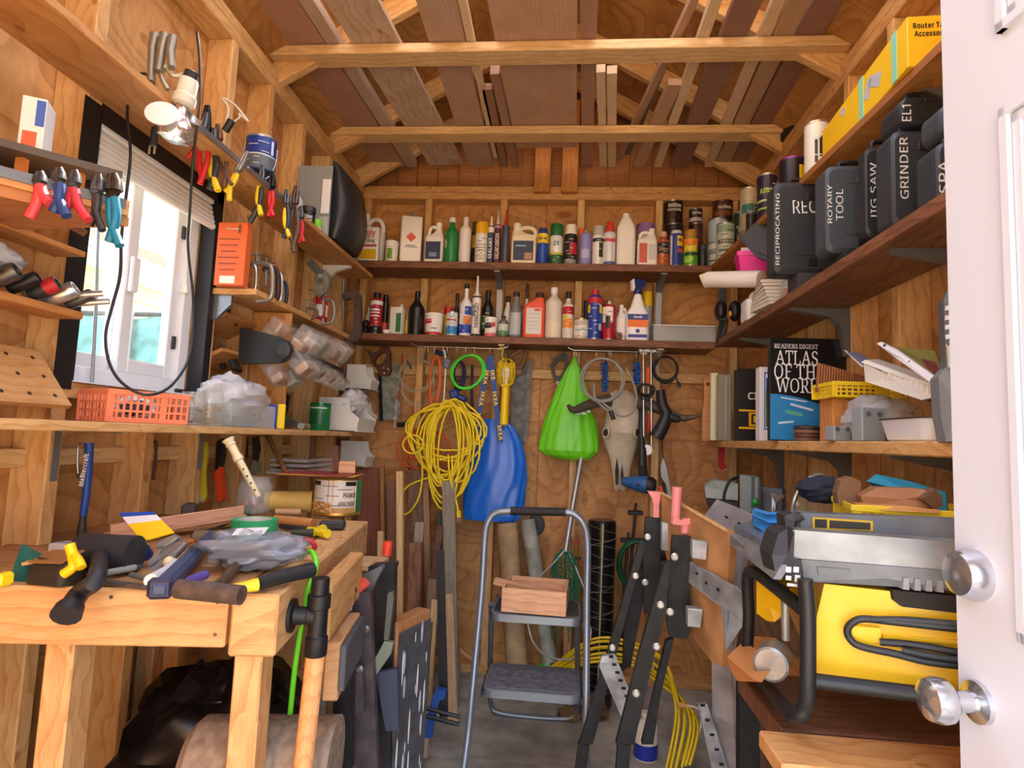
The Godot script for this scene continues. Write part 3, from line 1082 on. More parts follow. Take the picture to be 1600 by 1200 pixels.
func build_back_shelf_things() -> void:
	var y := 2.0855
	shelf_group = "cans and bottles on the upper back shelf"
	at(561, 606, 336, 3.05, y)
	jug("large white jug with loop handle behind the poly tin", "e9e8e2", "f0efe9", 0.42, -1.0)
	at(563, 596, 351, 2.945, y)
	var o := box_tin("white tin with red poly lettering and yellow bottom print", "f2f0ea", "e9e6dd", 0.4, -0.28)
	flat_label(o, seat.w * 0.86, seat.h * 0.25, seat.h * 0.2, seat.w * 0.2, "e5b91f")
	flat_label(o, seat.w * 0.86, seat.h * 0.06, seat.h * 0.42, seat.w * 0.2, "c2554a")
	lettering(o, "Poly", 0.034, M("cc2a22", 0.5), T(V(0, seat.h * 0.75, seat.w * 0.2 + 0.001)), seat.w * 0.62)
	lettering(o, "super", 0.018, M("2a2522", 0.5), T(V(-0.012, seat.h * 0.64, seat.w * 0.2 + 0.001)), seat.w * 0.4)
	lettering(o, "strong", 0.02, M("2a2522", 0.5), T(V(0, seat.h * 0.55, seat.w * 0.2 + 0.001)), seat.w * 0.62)
	at(602, 624, 378, 2.97, y)
	tub("small white tub with green and yellow square label", "efeee8", "f4f3ee", [[0.2, 0.75, "6ca83a", -20, 22], [0.2, 0.75, "d9c23a", -34, -20]])
	at(628, 662, 334, 2.985, y)
	o = box_tin("tall white solvent tin with a red hazard diamond", "edebe4", "8a7f70", 0.75, 0.05, 14.0)
	var s := st()
	bx(s, Vector3(0.038, 0.038, 0.0008), T(V(0, seat.h * 0.5, seat.w * 0.375 + 0.0006), 0, 0, 45))
	part(o, "hazard_diamond", s, M("e2563c", 0.5))
	flat_label(o, 0.05, 0.004, seat.h * 0.34, seat.w * 0.375, "55504a")
	flat_label(o, 0.07, 0.003, seat.h * 0.31, seat.w * 0.375, "55504a")
	at(666, 696, 349, 2.96, y)
	o = jug("white cleaner jug with a navy label", "f1f0ea", "f4f3ee", 0.7, 0.8)
	flat_label(o, seat.w * 0.82, seat.h * 0.42, seat.h * 0.3, seat.w * 0.35, "2a3a5e")
	flat_label(o, seat.w * 0.4, seat.h * 0.10, seat.h * 0.2, seat.w * 0.351, "7f8fb0")
	at(697, 718, 341, 2.97, y)
	bottle("plain green bottle with a white cap", M("1f8a45", 0.3), "eeeee8", 0.42, 0.66, 0.84, 0.1, [[0.5, 0.78, "c9b9a0", -70, -35]])
	at(719, 738, 340, 2.97, y)
	bottle("plain white bottle right of the green one", M("eceae6", 0.35), "e2e0dc", 0.42, 0.72, 0.84, 0.11)
	at(738, 752, 348, 3.05, y)
	aerosol("dark can with a yellow band, half hidden behind the yellow capped can", "3a3326", "4a4436", [[0.55, 0.9, "c9a82c"]])
	at(744, 764, 349, 2.96, y)
	aerosol("white can with a bright yellow cap", "efeeea", "f0b913", [[0.1, 0.3, "d8d4cb", -60, 60], [0.4, 0.43, "8d8a84", -50, 50], [0.5, 0.53, "8d8a84", -50, 50], [0.6, 0.63, "8d8a84", -50, 50]], [], 0.24, 1.02)
	at(764, 774, 331, 2.955, y)
	cartridge("blue and white sealant tube with red tipped nozzle", "2f4568", "f0efea", "d4352c", 0.72, [[0.85, 1.0, "e9e8e2"]], [["SEALANT", 0.42, 0.02, "f2f2f0", 0, 0.11, true]])
	at(774, 785, 328, 2.955, y)
	cartridge("maroon sealant tube with white lettering and a pale nozzle", "5a2738", "d9d0d2", "c9bcc0", 0.72, [[0.93, 1.0, "b98a98"]], [["SCELLANT ADDITION", 0.46, 0.022, "f4f2f0", 0, 0.135, true]])
	at(786, 798, 327, 2.965, y)
	cartridge("slate sealant tube with a long red nozzle", "4a5468", "c22a2c", "c22a2c", 0.7, [[0.0, 0.08, "b23034"]])
	for e in [[813, 822, 333, "grey nozzled tube behind the cream jug, left one"], [829, 838, 336, "grey nozzled tube behind the cream jug, right one"]]:
		at(e[0], e[1], e[2], 3.06, y)
		cartridge(e[3], "5c554c", "a9a7a4", "a9a7a4", 0.66)
	at(800, 840, 350, 2.955, y)
	o = jug("cream jug with a dark blue label and side handle", "eee3c2", "efe6cb", 0.5, -1.1, 0.0, 0.3)
	flat_label(o, seat.w * 0.8, seat.h * 0.46, seat.h * 0.32, seat.w * 0.25, "1f3a55")
	flat_label(o, seat.w * 0.3, seat.h * 0.16, seat.h * 0.19, seat.w * 0.2505, "b08a6a", seat.w * 0.2)
	flat_label(o, seat.w * 0.42, seat.h * 0.035, seat.h * 0.43, seat.w * 0.2505, "8fb0c4", -seat.w * 0.1)
	at(840, 858, 358, 2.955, y)
	aerosol("blue spray can with yellow shield lettered WD-40, left one", "1c4fb0", "27406f", [[0.66, 0.97, "f2d02a"]], [["WD-40", 0.8, 0.016, "1b2f6a", 0, 0.044]], 0.08, 0.8)
	at(860, 881, 352, 2.955, y)
	aerosol("white and green paint spray with a green cap", "e9ece6", "1c6b38", [[0.0, 0.32, "2b6a40"], [0.32, 0.4, "cfc53a"]], [["2X", 0.72, 0.024, "2a5f9c", 0, 0.03]], 0.26, 1.0)
	at(882, 903, 353, 2.955, y)
	aerosol("black spray can with a red panel and cream cap", "242424", "ece8d6", [[0.32, 0.72, "c03038", -5, 75], [0.0, 0.16, "8c8c8c", -60, 60]], [], 0.21, 0.9)
	at(903, 914, 359, 3.05, y)
	aerosol("can with an orange cap behind the lilac one", "d8d4ce", "f06a20", [], [], 0.2, 1.0)
	at(906, 925, 360, 2.955, y)
	aerosol("lilac spray can without a cap", "8f8fcb", "9a9aa0", [[0.2, 0.5, "b6b6dd", -40, 40]], [], 0.1, 0.5, "nozzle")
	at(926, 945, 355, 2.955, y)
	aerosol("white spray can with black label and clear grey cap", "e9e6df", "b7b4ae", [[0.78, 0.9, "2a2a2a", -70, 70], [0.25, 0.75, "3a3836", 5, 50]], [], 0.2, 0.95)
	at(944, 963, 347, 2.955, y)
	aerosol("white foam can with a red trigger cap", "dfe2e8", "d43a34", [[0.72, 0.84, "d0484a", -60, 60], [0.0, 0.1, "5a6fae"]], [], 0.24, 0.7, "dome")
	at(964, 993, 335, 2.97, y)
	var mj := M("efece4", 0.5)
	o = holder("plastic_jug", "plain tall white jug with a slanting top", "jug")
	s = st()
	var w: float = seat.w
	var h: float = seat.h
	stack(s, [[0.0, w * 0.94, w * 0.9, 0.015], [0.006, w, w * 0.95, 0.02], [h * 0.58, w, w * 0.95, 0.02], [h * 0.74, w * 0.97, w * 0.9, 0.02], [h * 0.86, w * 0.66, w * 0.6, 0.02], [h * 0.94, w * 0.4, w * 0.4, 0.015]], Transform3D.IDENTITY, 5)
	part(o, "body", s, mj)
	s = st()
	lathe(s, [[w * 0.19, h * 0.93], [w * 0.19, h], [w * 0.17, h]], 16)
	part(o, "cap", s, M("e4dfd2", 0.5))
	s = st()
	tube(s, curve([V(w * 0.15, h * 0.86, 0), V(w * 0.4, h * 0.8, 0), V(w * 0.48, h * 0.62, 0)], 5), w * 0.07, 8)
	part(o, "handle", s, mj)
	at(995, 1024, 352, 3.05, y)
	tub("white tub with a purple lid behind the red lettered jug", "dcd8e2", "8c6fae", [[0.3, 0.8, "b04a5a", -50, 50]], [], 0.2)
	at(996, 1027, 358, 2.95, y)
	o = jug("white jug with red printing and a top handle", "f0ece6", "efeae2", 0.6, 0.9, 0.0, 0.3)
	flat_label(o, seat.w * 0.4, seat.h * 0.5, seat.h * 0.33, seat.w * 0.3, "c8604a", -seat.w * 0.22)
	flat_label(o, seat.w * 0.36, seat.h * 0.4, seat.h * 0.36, seat.w * 0.3, "c9ccc9", seat.w * 0.22)
	# stacked varnish tins
	at(1038, 1067, 353, 3.03, y)
	tin("dark lower varnish tin under the tall black one", "241d1c", "7f7a74", [[0.1, 0.8, "3a2f36"]])
	var lower: float = y + float(seat.h) + 0.001
	at(1037, 1067, 317, 3.03, lower)
	tin("black varnish tin lettered PROFESSIONAL on top of another", "1b1615", "9a948c", [[0.12, 0.4, "2d1b16", -60, 60]], [["Varathane", 0.8, 0.022, "efe9dc", 0, 0.07], ["PROFESSIONAL", 0.58, 0.013, "e9e2d2", 0, 0.075]])
	at(1077, 1098, 351, 3.03, y)
	tin("slim brown tin under a smaller varnish tin", "3c2418", "8a8378", [[0.2, 0.9, "5a3320", -50, 50]])
	lower = y + float(seat.h) + 0.001
	at(1077, 1097, 328, 3.03, lower)
	tin("slim dark varnish tin with a pale band, topmost of its pair", "2a2422", "8f8a86", [[0.05, 0.35, "b3aeb0"]], [["Varathane", 0.72, 0.014, "efe9dc", 0, 0.05]])
	at(1027, 1046, 363, 2.945, y)
	bottle("amber bottle with a black label and pink cap", M("b35a1e", 0.2), "d8a890", 0.5, 0.72, 0.82, 0.14, [[0.45, 0.95, "2c241c"], [0.6, 0.68, "a08a5a", -50, 50]])
	at(1047, 1067, 362, 2.945, y)
	aerosol("blue spray can lettered WD on a yellow corner", "2a3f98", "c9ccd4", [[0.62, 0.95, "f0d02c", 0, 80], [0.4, 0.55, "c9486a", 5, 75], [0.0, 0.98, "c9d0e6", -80, -45]], [["WD", 0.8, 0.018, "1b2f6a", 28, 0.022]], 0.07, 0.85)
	at(1068, 1091, 361, 2.945, y)
	aerosol("green and orange spray can with a gold cap", "5fae35", "b98a3a", [[0.72, 0.98, "e88a2a"], [0.5, 0.72, "e3d23a", -70, 40], [0.36, 0.46, "1f3a1c", -60, 70], [0.1, 0.3, "a6d84a", -60, 10]], [], 0.2, 0.8)
	at(1092, 1105, 384, 2.95, y)
	aerosol("small dark can between the green spray and the white cans", "26303a", "39424c")
	at(1106, 1137, 382, 3.04, y)
	tin("white tin with grey lettering bars, lower of its pair", "e2e4e4", "a9acae", [[0.15, 0.2, "55585c", -70, 70], [0.35, 0.4, "55585c", -70, 70], [0.6, 0.8, "8f969c", -70, 20]])
	lower = y + float(seat.h) + 0.001
	at(1107, 1137, 345, 3.04, lower)
	tin("pale blue and black striped tin on the white tin", "b6cbd8", "8a929a", [[0.1, 0.8, "20303a", -10, 8], [0.1, 0.8, "20303a", 24, 40]])
	lower = lower + float(seat.h) + 0.001
	at(1114, 1144, 317, 3.04, lower)
	tin("brown varnish tin on top of the striped tin", "4a2a1c", "5d4638", [[0.1, 0.4, "7a4a2a", -60, 60]], [["Varathane", 0.62, 0.018, "efe6d8", 0, 0.07]])
	at(1120, 1147, 351, 2.93, y)
	tin("grey green tin of eggshell paint", "c3cfc6", "9ba6a0", [[0.80, 0.97, "8fae94"], [0.52, 0.62, "3a443c", -65, 65], [0.32, 0.38, "6a746c", -60, 60]], [["IT ISGSH LLAC", 0.57, 0.011, "eef2ee", 0, 0.075]])

	# lower shelf
	y = 1.7055
	shelf_group = "cans and bottles on the lower back shelf"
	at(566, 579, 494, 2.98, y)
	o = holder("hose_fitting", "black ribbed fitting at the left end of the lower back shelf", "fitting")
	s = st()
	lathe(s, [[0.02, 0], [0.024, 0.004], [0.018, 0.02], [0.024, 0.036], [0.018, 0.05], [0.022, 0.066], [0.012, 0.08]], 14)
	part(o, "body", s, M("1d1e20", 0.4))
	s = st()
	tube(s, [V(0, 0.04, 0), V(0.03, 0.045, 0.03)], 0.011, 10)
	part(o, "spout", s, M("2a2b2e", 0.4))
	at(572, 582, 480, 3.06, y)
	bottle("white bottle behind the red aerosol", M("e8e6e0", 0.4), "dad6ce")
	at(580, 600, 458, 2.96, y)
	aerosol("red aerosol with white lettering bars and black cap", "b02634", "1b1b1d", [[0.0, 0.22, "24201f"], [0.86, 0.98, "e9e4e0"], [0.6, 0.64, "f0eae6", -50, 50], [0.5, 0.54, "f0eae6", -50, 50], [0.68, 0.73, "f0eae6", -50, 50]], [], 0.14, 0.6)
	at(598, 609, 461, 3.03, y)
	aerosol("plain black aerosol behind the red one", "1c1c1e", "141416", [[0.1, 0.4, "c4454a"]], [], 0.14, 0.8)
	at(598, 611, 516, 2.92, y)
	tub("tiny white lidded pot beside the red aerosol", "e2e0dc", "f0eeea", [], [], 0.4)
	at(611, 633, 476, 2.97, y)
	o = box_tin("pale tin with a dark green side", "dfe4da", "b9c2b8", 0.6, 0.3, -12)
	flat_label(o, seat.w * 0.4, seat.h * 0.6, seat.h * 0.4, seat.w * 0.3, "3f7a52", seat.w * 0.27)
	at(633, 640, 495, 2.99, y)
	bottle("thin amber bottle between pale tin and black bottle", M("c09a3a", 0.3), "b08a2e")
	at(640, 666, 456, 2.98, y)
	bottle("black glue bottle with a narrow neck", M("17171a", 0.32), "1c1c20", 0.3, 0.6, 0.8, 0.1, [[0.25, 0.7, "3a3632", 35, 75]])
	at(664, 694, 491, 2.95, y)
	tub("white paste tub with red label blocks", "eeece8", "f3f1ed", [[0.58, 0.82, "bf2d34", -75, -5], [0.0, 0.14, "bf2d34", -75, 75], [0.3, 0.36, "3a3836", -10, 30]], [], 0.12)
	at(694, 709, 480, 3.04, y)
	aerosol("yellow can with a red cap", "e3c232", "c4262c", [], [], 0.22, 1.0)
	at(698, 716, 488, 2.945, y)
	tin("short tin with a bright blue band", "d9dee0", "aab0b4", [[0.05, 0.4, "2f8fd0"], [0.65, 0.72, "c0504a", -60, 60]])
	at(709, 721, 459, 3.05, y)
	bottle("dark glass bottle with a red label", M("2c2a26", 0.25), "1c1c1c", 0.42, 0.55, 0.72, 0.1, [[0.3, 0.8, "8c2a2c"]])
	at(720, 740, 444, 2.96, y)
	bottle("white bottle with blue and orange label, black topped", M("e9e9ee", 0.35), "1c1c1f", 0.34, 0.6, 0.74, 0.09, [[0.05, 0.35, "2e4fb4"], [0.35, 0.62, "d8803a", -10, 70], [0.66, 0.95, "2e4fb4", 0, 70]])
	at(740, 754, 431, 2.945, y)
	cartridge("white sealant tube lettered THERMO-PLAST", "ece8e2", "e6dfe2", "e9e4e6", 0.68, [[0.0, 0.05, "3a3a3c"], [0.95, 1.0, "4a4a4a"]], [["THERMO-PLAST", 0.5, 0.02, "201f20", 14, 0.13, true], ["100% AM", 0.62, 0.016, "201f20", -26, 0.06, true]])
	at(754, 773, 454, 3.02, y)
	bottle("black oil bottle with green label", M("1a1d1c", 0.35), "161818", 0.4, 0.62, 0.8, 0.1, [[0.25, 0.75, "3f7a4a", -70, 60], [0.45, 0.5, "cfe0cf", -50, 40]])
	at(757, 778, 497, 2.94, y)
	tub("small white pot with a red sticker", "efece6", "f4f2ec", [[0.5, 0.85, "28282a", -70, 20], [0.6, 0.9, "c9303a", 10, 50], [0.0, 0.2, "d8666a"]], [], 0.16)
	at(779, 795, 494, 2.94, y)
	bottle("short green labelled tin with a dark cone top", M("6b6f60", 0.35, 0.2), "2d2f2c", 0.4, 0.72, 0.86, 0.1, [[0.2, 0.85, "c9d6c4"], [0.05, 0.35, "5f9a66"]])
	at(788, 801, 463, 3.05, y)
	bottle("white bottle behind the grey oil bottle", M("e4e2dc", 0.4), "222222", 0.45, 0.6, 0.8, 0.14)
	at(798, 817, 457, 2.96, y)
	bottle("grey oil bottle with a silver label", M("77797d", 0.4), "2a2a2c", 0.45, 0.62, 0.8, 0.1, [[0.05, 0.88, "b9bdc2", -70, 60]])
	at(817, 832, 444, 3.05, y)
	bottle("white bottle with a pointed dark spout", M("dedcd6", 0.4), "3a3230", 0.28, 0.5, 0.68, 0.26)
	at(819, 853, 458, 2.96, y)
	o = holder("plastic_jug", "orange oil jug with a pale paper label", "jug")
	w = seat.w
	h = seat.h
	s = st()
	stack(s, [[0.0, w * 0.95, w * 0.5, 0.01], [0.006, w, w * 0.55, 0.014], [h * 0.66, w, w * 0.55, 0.014], [h * 0.75, w * 0.86, w * 0.5, 0.014, w * 0.05], [h * 0.85, w * 0.42, w * 0.38, 0.014, w * 0.22], [h * 0.9, w * 0.36, w * 0.34, 0.014, w * 0.24]], Transform3D.IDENTITY, 5)
	part(o, "body", s, M("e8502a", 0.4))
	s = st()
	lathe(s, [[w * 0.2, h * 0.89], [w * 0.2, h - 0.003], [w * 0.18, h]], 16, T(V(w * 0.24, 0, 0)))
	part(o, "cap", s, M("3c211c", 0.45))
	flat_label(o, w * 0.7, h * 0.56, h * 0.37, w * 0.275, "d9d6d2")
	flat_label(o, w * 0.28, h * 0.05, h * 0.61, w * 0.2756, "d8452f", w * 0.16)
	for k in 5:
		flat_label(o, w * 0.55, 0.002, h * (0.2 + 0.08 * k), w * 0.2758, "a8a4a0")
	at(853, 880, 450, 2.97, y)
	bottle("frosted half full bottle with a white cap", M("d9d4c8", 0.35), "f2f1ee", 0.36, 0.7, 0.85, 0.11, [[0.0, 0.45, "e6dcc0", -45, 40]])
	at(880, 898, 456, 2.95, y)
	bottle("red and white bottle with orange label and black cap", M("d9d2c6", 0.4), "1c1c1e", 0.42, 0.68, 0.78, 0.15, [[0.75, 1.0, "b8262c"], [0.3, 0.6, "e88a2c", -60, 60], [0.55, 0.72, "d6c23c", -60, -10]])
	at(897, 920, 499, 2.94, y)
	tin("glass jar with a paper label and brass lid", "cfc6b4", "b9a27a", [[0.15, 0.7, "e6e2d6", -75, 75], [0.42, 0.48, "7fae9a", -60, 60]], [], "glass_jar", "jar")
	at(912, 921, 470, 3.05, y)
	aerosol("dark can behind the large blue spray can, left side", "2c2630", "1f1c22", [[0.4, 0.6, "8a3a6a"]])
	at(919, 942, 453, 2.945, y)
	aerosol("large blue spray can with a red cap and red collar", "24449e", "c22a30", [[0.86, 1.0, "c8323a"], [0.62, 0.82, "e8cc34", 35, 80], [0.62, 0.82, "e8cc34", -80, -40], [0.2, 0.36, "c9cfe0", 30, 70]], [], 0.12, 0.5)
	at(941, 953, 470, 3.05, y)
	aerosol("black can with a red tip behind the red brake cleaner", "1e1e22", "8a2a2e", [], [], 0.1, 0.5)
	at(942, 963, 471, 2.945, y)
	aerosol("red and white cleaner can with no cap", "b81f30", "c9c6c0", [[0.5, 0.98, "efe9e6", -80, 30], [0.3, 0.7, "2a2426", -35, 5]], [], 0.1, 0.55, "nozzle")
	at(963, 985, 477, 2.99, y)
	o = jug("small white jug with loop handle beside the trigger spray", "e9e7e2", "e9e7e2", 0.6, -0.5)
	at(961, 973, 514, 2.915, y)
	o = holder("wire_spool", "small brown spool lying before the white jug", "spool")
	s = st()
	lathe(s, [[0.016, -0.012], [0.019, -0.008], [0.019, 0.008], [0.016, 0.012]], 16, T(V(0, 0.0192, 0), 90, 0, 0))
	part(o, "body", s, M("7a4a30", 0.6))
	s = st()
	lathe(s, [[0.006, 0.0121], [0.006, 0.0128]], 12, T(V(0, 0.0192, 0), 90, 0, 0))
	part(o, "hub", s, M("3a2a22", 0.6))
	# trigger spray bottle
	at(979, 1015, 436, 2.945, y)
	o = holder("trigger_spray_bottle", "white trigger spray bottle with orange and navy label", "spray bottle")
	w = seat.w
	h = seat.h
	s = st()
	stack(s, [[0.0, w * 0.9, w * 0.5, 0.02], [0.008, w, w * 0.56, 0.024], [h * 0.36, w, w * 0.56, 0.024], [h * 0.46, w * 0.9, w * 0.5, 0.024], [h * 0.55, w * 0.6, w * 0.4, 0.02], [h * 0.7, w * 0.36, w * 0.34, 0.016], [h * 0.76, w * 0.28, w * 0.28, 0.014]], Transform3D.IDENTITY, 5)
	part(o, "body", s, M("f0f0f2", 0.35))
	s = st()
	lathe(s, [[w * 0.17, h * 0.745], [w * 0.17, h * 0.82], [w * 0.12, h * 0.84]], 14)
	part(o, "collar", s, M("23367a", 0.4))
	s = st()
	prism(s, [Vector2(-w * 0.2, h * 0.88), Vector2(-w * 0.22, h * 0.97), Vector2(w * 0.05, h), Vector2(w * 0.3, h * 0.96), Vector2(w * 0.28, h * 0.88), Vector2(w * 0.1, h * 0.82), Vector2(-w * 0.08, h * 0.83)], w * 0.3, T(Vector3.ZERO, 0, 20, 0))
	part(o, "head", s, M("22346e", 0.4))
	s = st()
	prism(s, [Vector2(-w * 0.14, h * 0.9), Vector2(-w * 0.24, h * 0.99), Vector2(-w * 0.34, h * 0.96), Vector2(-w * 0.28, h * 0.80), Vector2(-w * 0.22, h * 0.80)], w * 0.2, T(Vector3.ZERO, 0, 20, 0))
	part(o, "trigger", s, M("f2f2f2", 0.4))
	var zf := w * 0.28
	flat_label(o, w * 0.86, h * 0.09, h * 0.37, zf, "2c3f9a")
	flat_label(o, w * 0.86, h * 0.12, h * 0.27, zf, "ef7a2a")
	flat_label(o, w * 0.8, h * 0.05, h * 0.04 + 0.01, zf, "2c3f9a")
	lettering(o, "Gunk", 0.012, M("f4f4f6", 0.5), T(V(0, h * 0.37, zf + 0.0012)), w * 0.36)
	s = st()
	lathe(s, [[w * 0.09, 0.0], [w * 0.09, 0.0006]], 14, T(V(0, h * 0.15, zf + 0.0004), 90, 0, 0))
	part(o, "round_mark", s, M("2c3f9a", 0.5))
	at(1004, 1020, 457, 3.05, y)
	aerosol("grey can with a yellow cap behind the trigger spray", "a9a8a4", "e6c81e", [], [], 0.24, 1.0)
	# clear bin with brushes
	var a := W(1018, 505, 2.93)
	var b := W(1121, 505, 2.93)
	o = thing("clear_bin", "clear plastic bin at the right end of the lower back shelf", "bin", V((a.x + b.x) * 0.5, y, -2.99), 0, shelf_group)
	w = b.x - a.x - 0.02
	s = st()
	for e in [[V(w, 0.003, 0.13), V(0, 0.0016, 0)], [V(w, 0.078, 0.003), V(0, 0.042, 0.0645)], [V(w, 0.078, 0.003), V(0, 0.042, -0.0645)], [V(0.003, 0.078, 0.126), V(-w / 2 + 0.0015, 0.042, 0)], [V(0.003, 0.078, 0.126), V(w / 2 - 0.0015, 0.042, 0)]]:
		bx(s, e[0], T(e[1]))
	part(o, "walls", s, clear("cfd6d6", 0.35, 0.2))
	s = st()
	for sx in [-1, 1]:
		cuboid(s, V(sx * (w / 2 + 0.006), 0.078, -0.072), V(sx * (w / 2 - 0.004), 0.084, 0.072))
		cuboid(s, V(-w / 2, 0.078, sx * 0.064), V(w / 2, 0.084, sx * 0.072))
	part(o, "rim", s, M("c9cfcf", 0.35))
	var br := thing("wire_brush", "black bristle brush in the clear bin", "brush", V(a.x + 0.17, y + 0.06, -3.0), 4, shelf_group)
	s = st()
	bx(s, Vector3(0.16, 0.014, 0.03), T(V(0, 0, 0)), 0.003)
	part(br, "handle", s, wood("5a4434", "dark"))
	s = st()
	for i in 18:
		for j in 3:
			bx(s, Vector3(0.004, 0.026, 0.005), T(V(-0.072 + i * 0.0085, 0.019, -0.009 + j * 0.009), 8.0 * sin(i * 2.1 + j), 0, 10.0 * cos(i * 1.7)))
	part(br, "bristles", s, M("22221f", 0.8))
	o = thing("sandpaper_pack", "pale folded packet lying in the clear bin", "packet", V(a.x + 0.09, y + 0.0035, -2.97), -6, shelf_group)
	s = st()
	bx(s, Vector3(0.12, 0.045, 0.05), T(V(0, 0.0225, 0)), 0.008)
	part(o, "pouch", s, M("b6c3cc", 0.6))
	s = st()
	bx(s, Vector3(0.02, 0.04, 0.002), T(V(0.03, 0.0225, 0.0262)))
	part(o, "sticker", s, M("e4e6e6", 0.6))

# ---------------------------------------------------------------- hanging on the back wall
func coil(top: Vector3, rx: float, ry: float, loops: int, jit: float, sd: int, depth := 0.05, skew := 0.0) -> Array:
	# a hank of cord hanging from top: loops that share their upper end
	var r := RandomNumberGenerator.new()
	r.seed = sd
	var keys := []
	for i in loops + 1:
		keys.append([1.0 + jit * r.randf_range(-1, 1), 1.0 + jit * r.randf_range(-1, 1), r.randf_range(-1, 1) * depth, r.randf_range(-1, 1) * jit * rx * 0.5, r.randf_range(-0.3, 0.3) * jit * ry])
	var pts := []
	var per := 18
	for i in loops * per:
		var t := float(i) / per
		var k := int(t)
		var f := t - k
		f = f * f * (3.0 - 2.0 * f)
		var a: Array = keys[k]
		var b: Array = keys[k + 1]
		var th := TAU * t
		var x: float = lerpf(a[0], b[0], f) * rx * sin(th) + lerpf(a[3], b[3], f)
		var y: float = -lerpf(a[1], b[1], f) * ry * (1.0 - cos(th)) + lerpf(a[4], b[4], f) * cos(th)
		pts.append(top + V(x + skew * y, y, lerpf(a[2], b[2], f)))
	return pts
func sack(s: SurfaceTool, lv: Array, z: float, flat: float, pleats: float, amp: float) -> void:
	# cloth hanging: levels [y, left, right] in the frame, folds running down it
	var rings := []
	var n := 96
	var m4 := (lv.size() - 1) * 4
	for q in range(m4, -1, -1):
		var i := q / 4.0
		var l0: Array = lv[int(i)]
		var l1: Array = lv[mini(int(i) + 1, lv.size() - 1)]
		var f := i - int(i)
		var a := W(lerpf(l0[1], l1[1], f), lerpf(l0[0], l1[0], f), z)
		var b := W(lerpf(l0[2], l1[2], f), lerpf(l0[0], l1[0], f), z)
		var w := a.distance_to(b) * 0.5
		var c := (a + b) * 0.5
		var rg := []
		for k in n:
			var t := TAU * k / n
			var sway := 0.6 * sin(i * 0.9) + 0.25 * sin(i * 2.3)
			var fold := 1.0 - 2.0 * absf(sin(t * pleats * 0.5 + sway))
			var m := 1.0 + amp * fold * (1.15 - i / lv.size()) + amp * 0.5 * sin(t * (pleats * 1.7) - sway * 2.0 + i * 0.6) + amp * 0.35 * sin(t * 3.0 + i * 1.4)
			rg.append(c + V(cos(t) * w * m, 0, -sin(t) * w * flat * m))
		rings.append(rg)
	loft(s, rings)
func poly_px(pts: Array, z: float) -> Array:      # an outline in the frame as an outline in x, y at that distance
	var out := []
	for p in pts:
		var q := W(p[0], p[1], z)
		out.append(Vector2(q.x, q.y))
	return out
func cutout(o: Node3D, n: String, pts: Array, z: float, thick: float, m: Material, hole := []) -> MeshInstance3D:
	var s := st()
	prism(s, poly_px(pts, z), thick, T(V(0, 0, -z)), poly_px(hole, z))
	return partw(o, n, s, m)
func path_px(pts: Array) -> Array:
	var out := []
	for p in pts:
		out.append(W(p[0], p[1], p[2]))
	return out
func cord(o: Node3D, n: String, pts: Array, r: float, m: Material, per := 5, sides := 7) -> MeshInstance3D:
	var s := st()
	tube(s, curve(path_px(pts), per), r, sides)
	return partw(o, n, s, m)
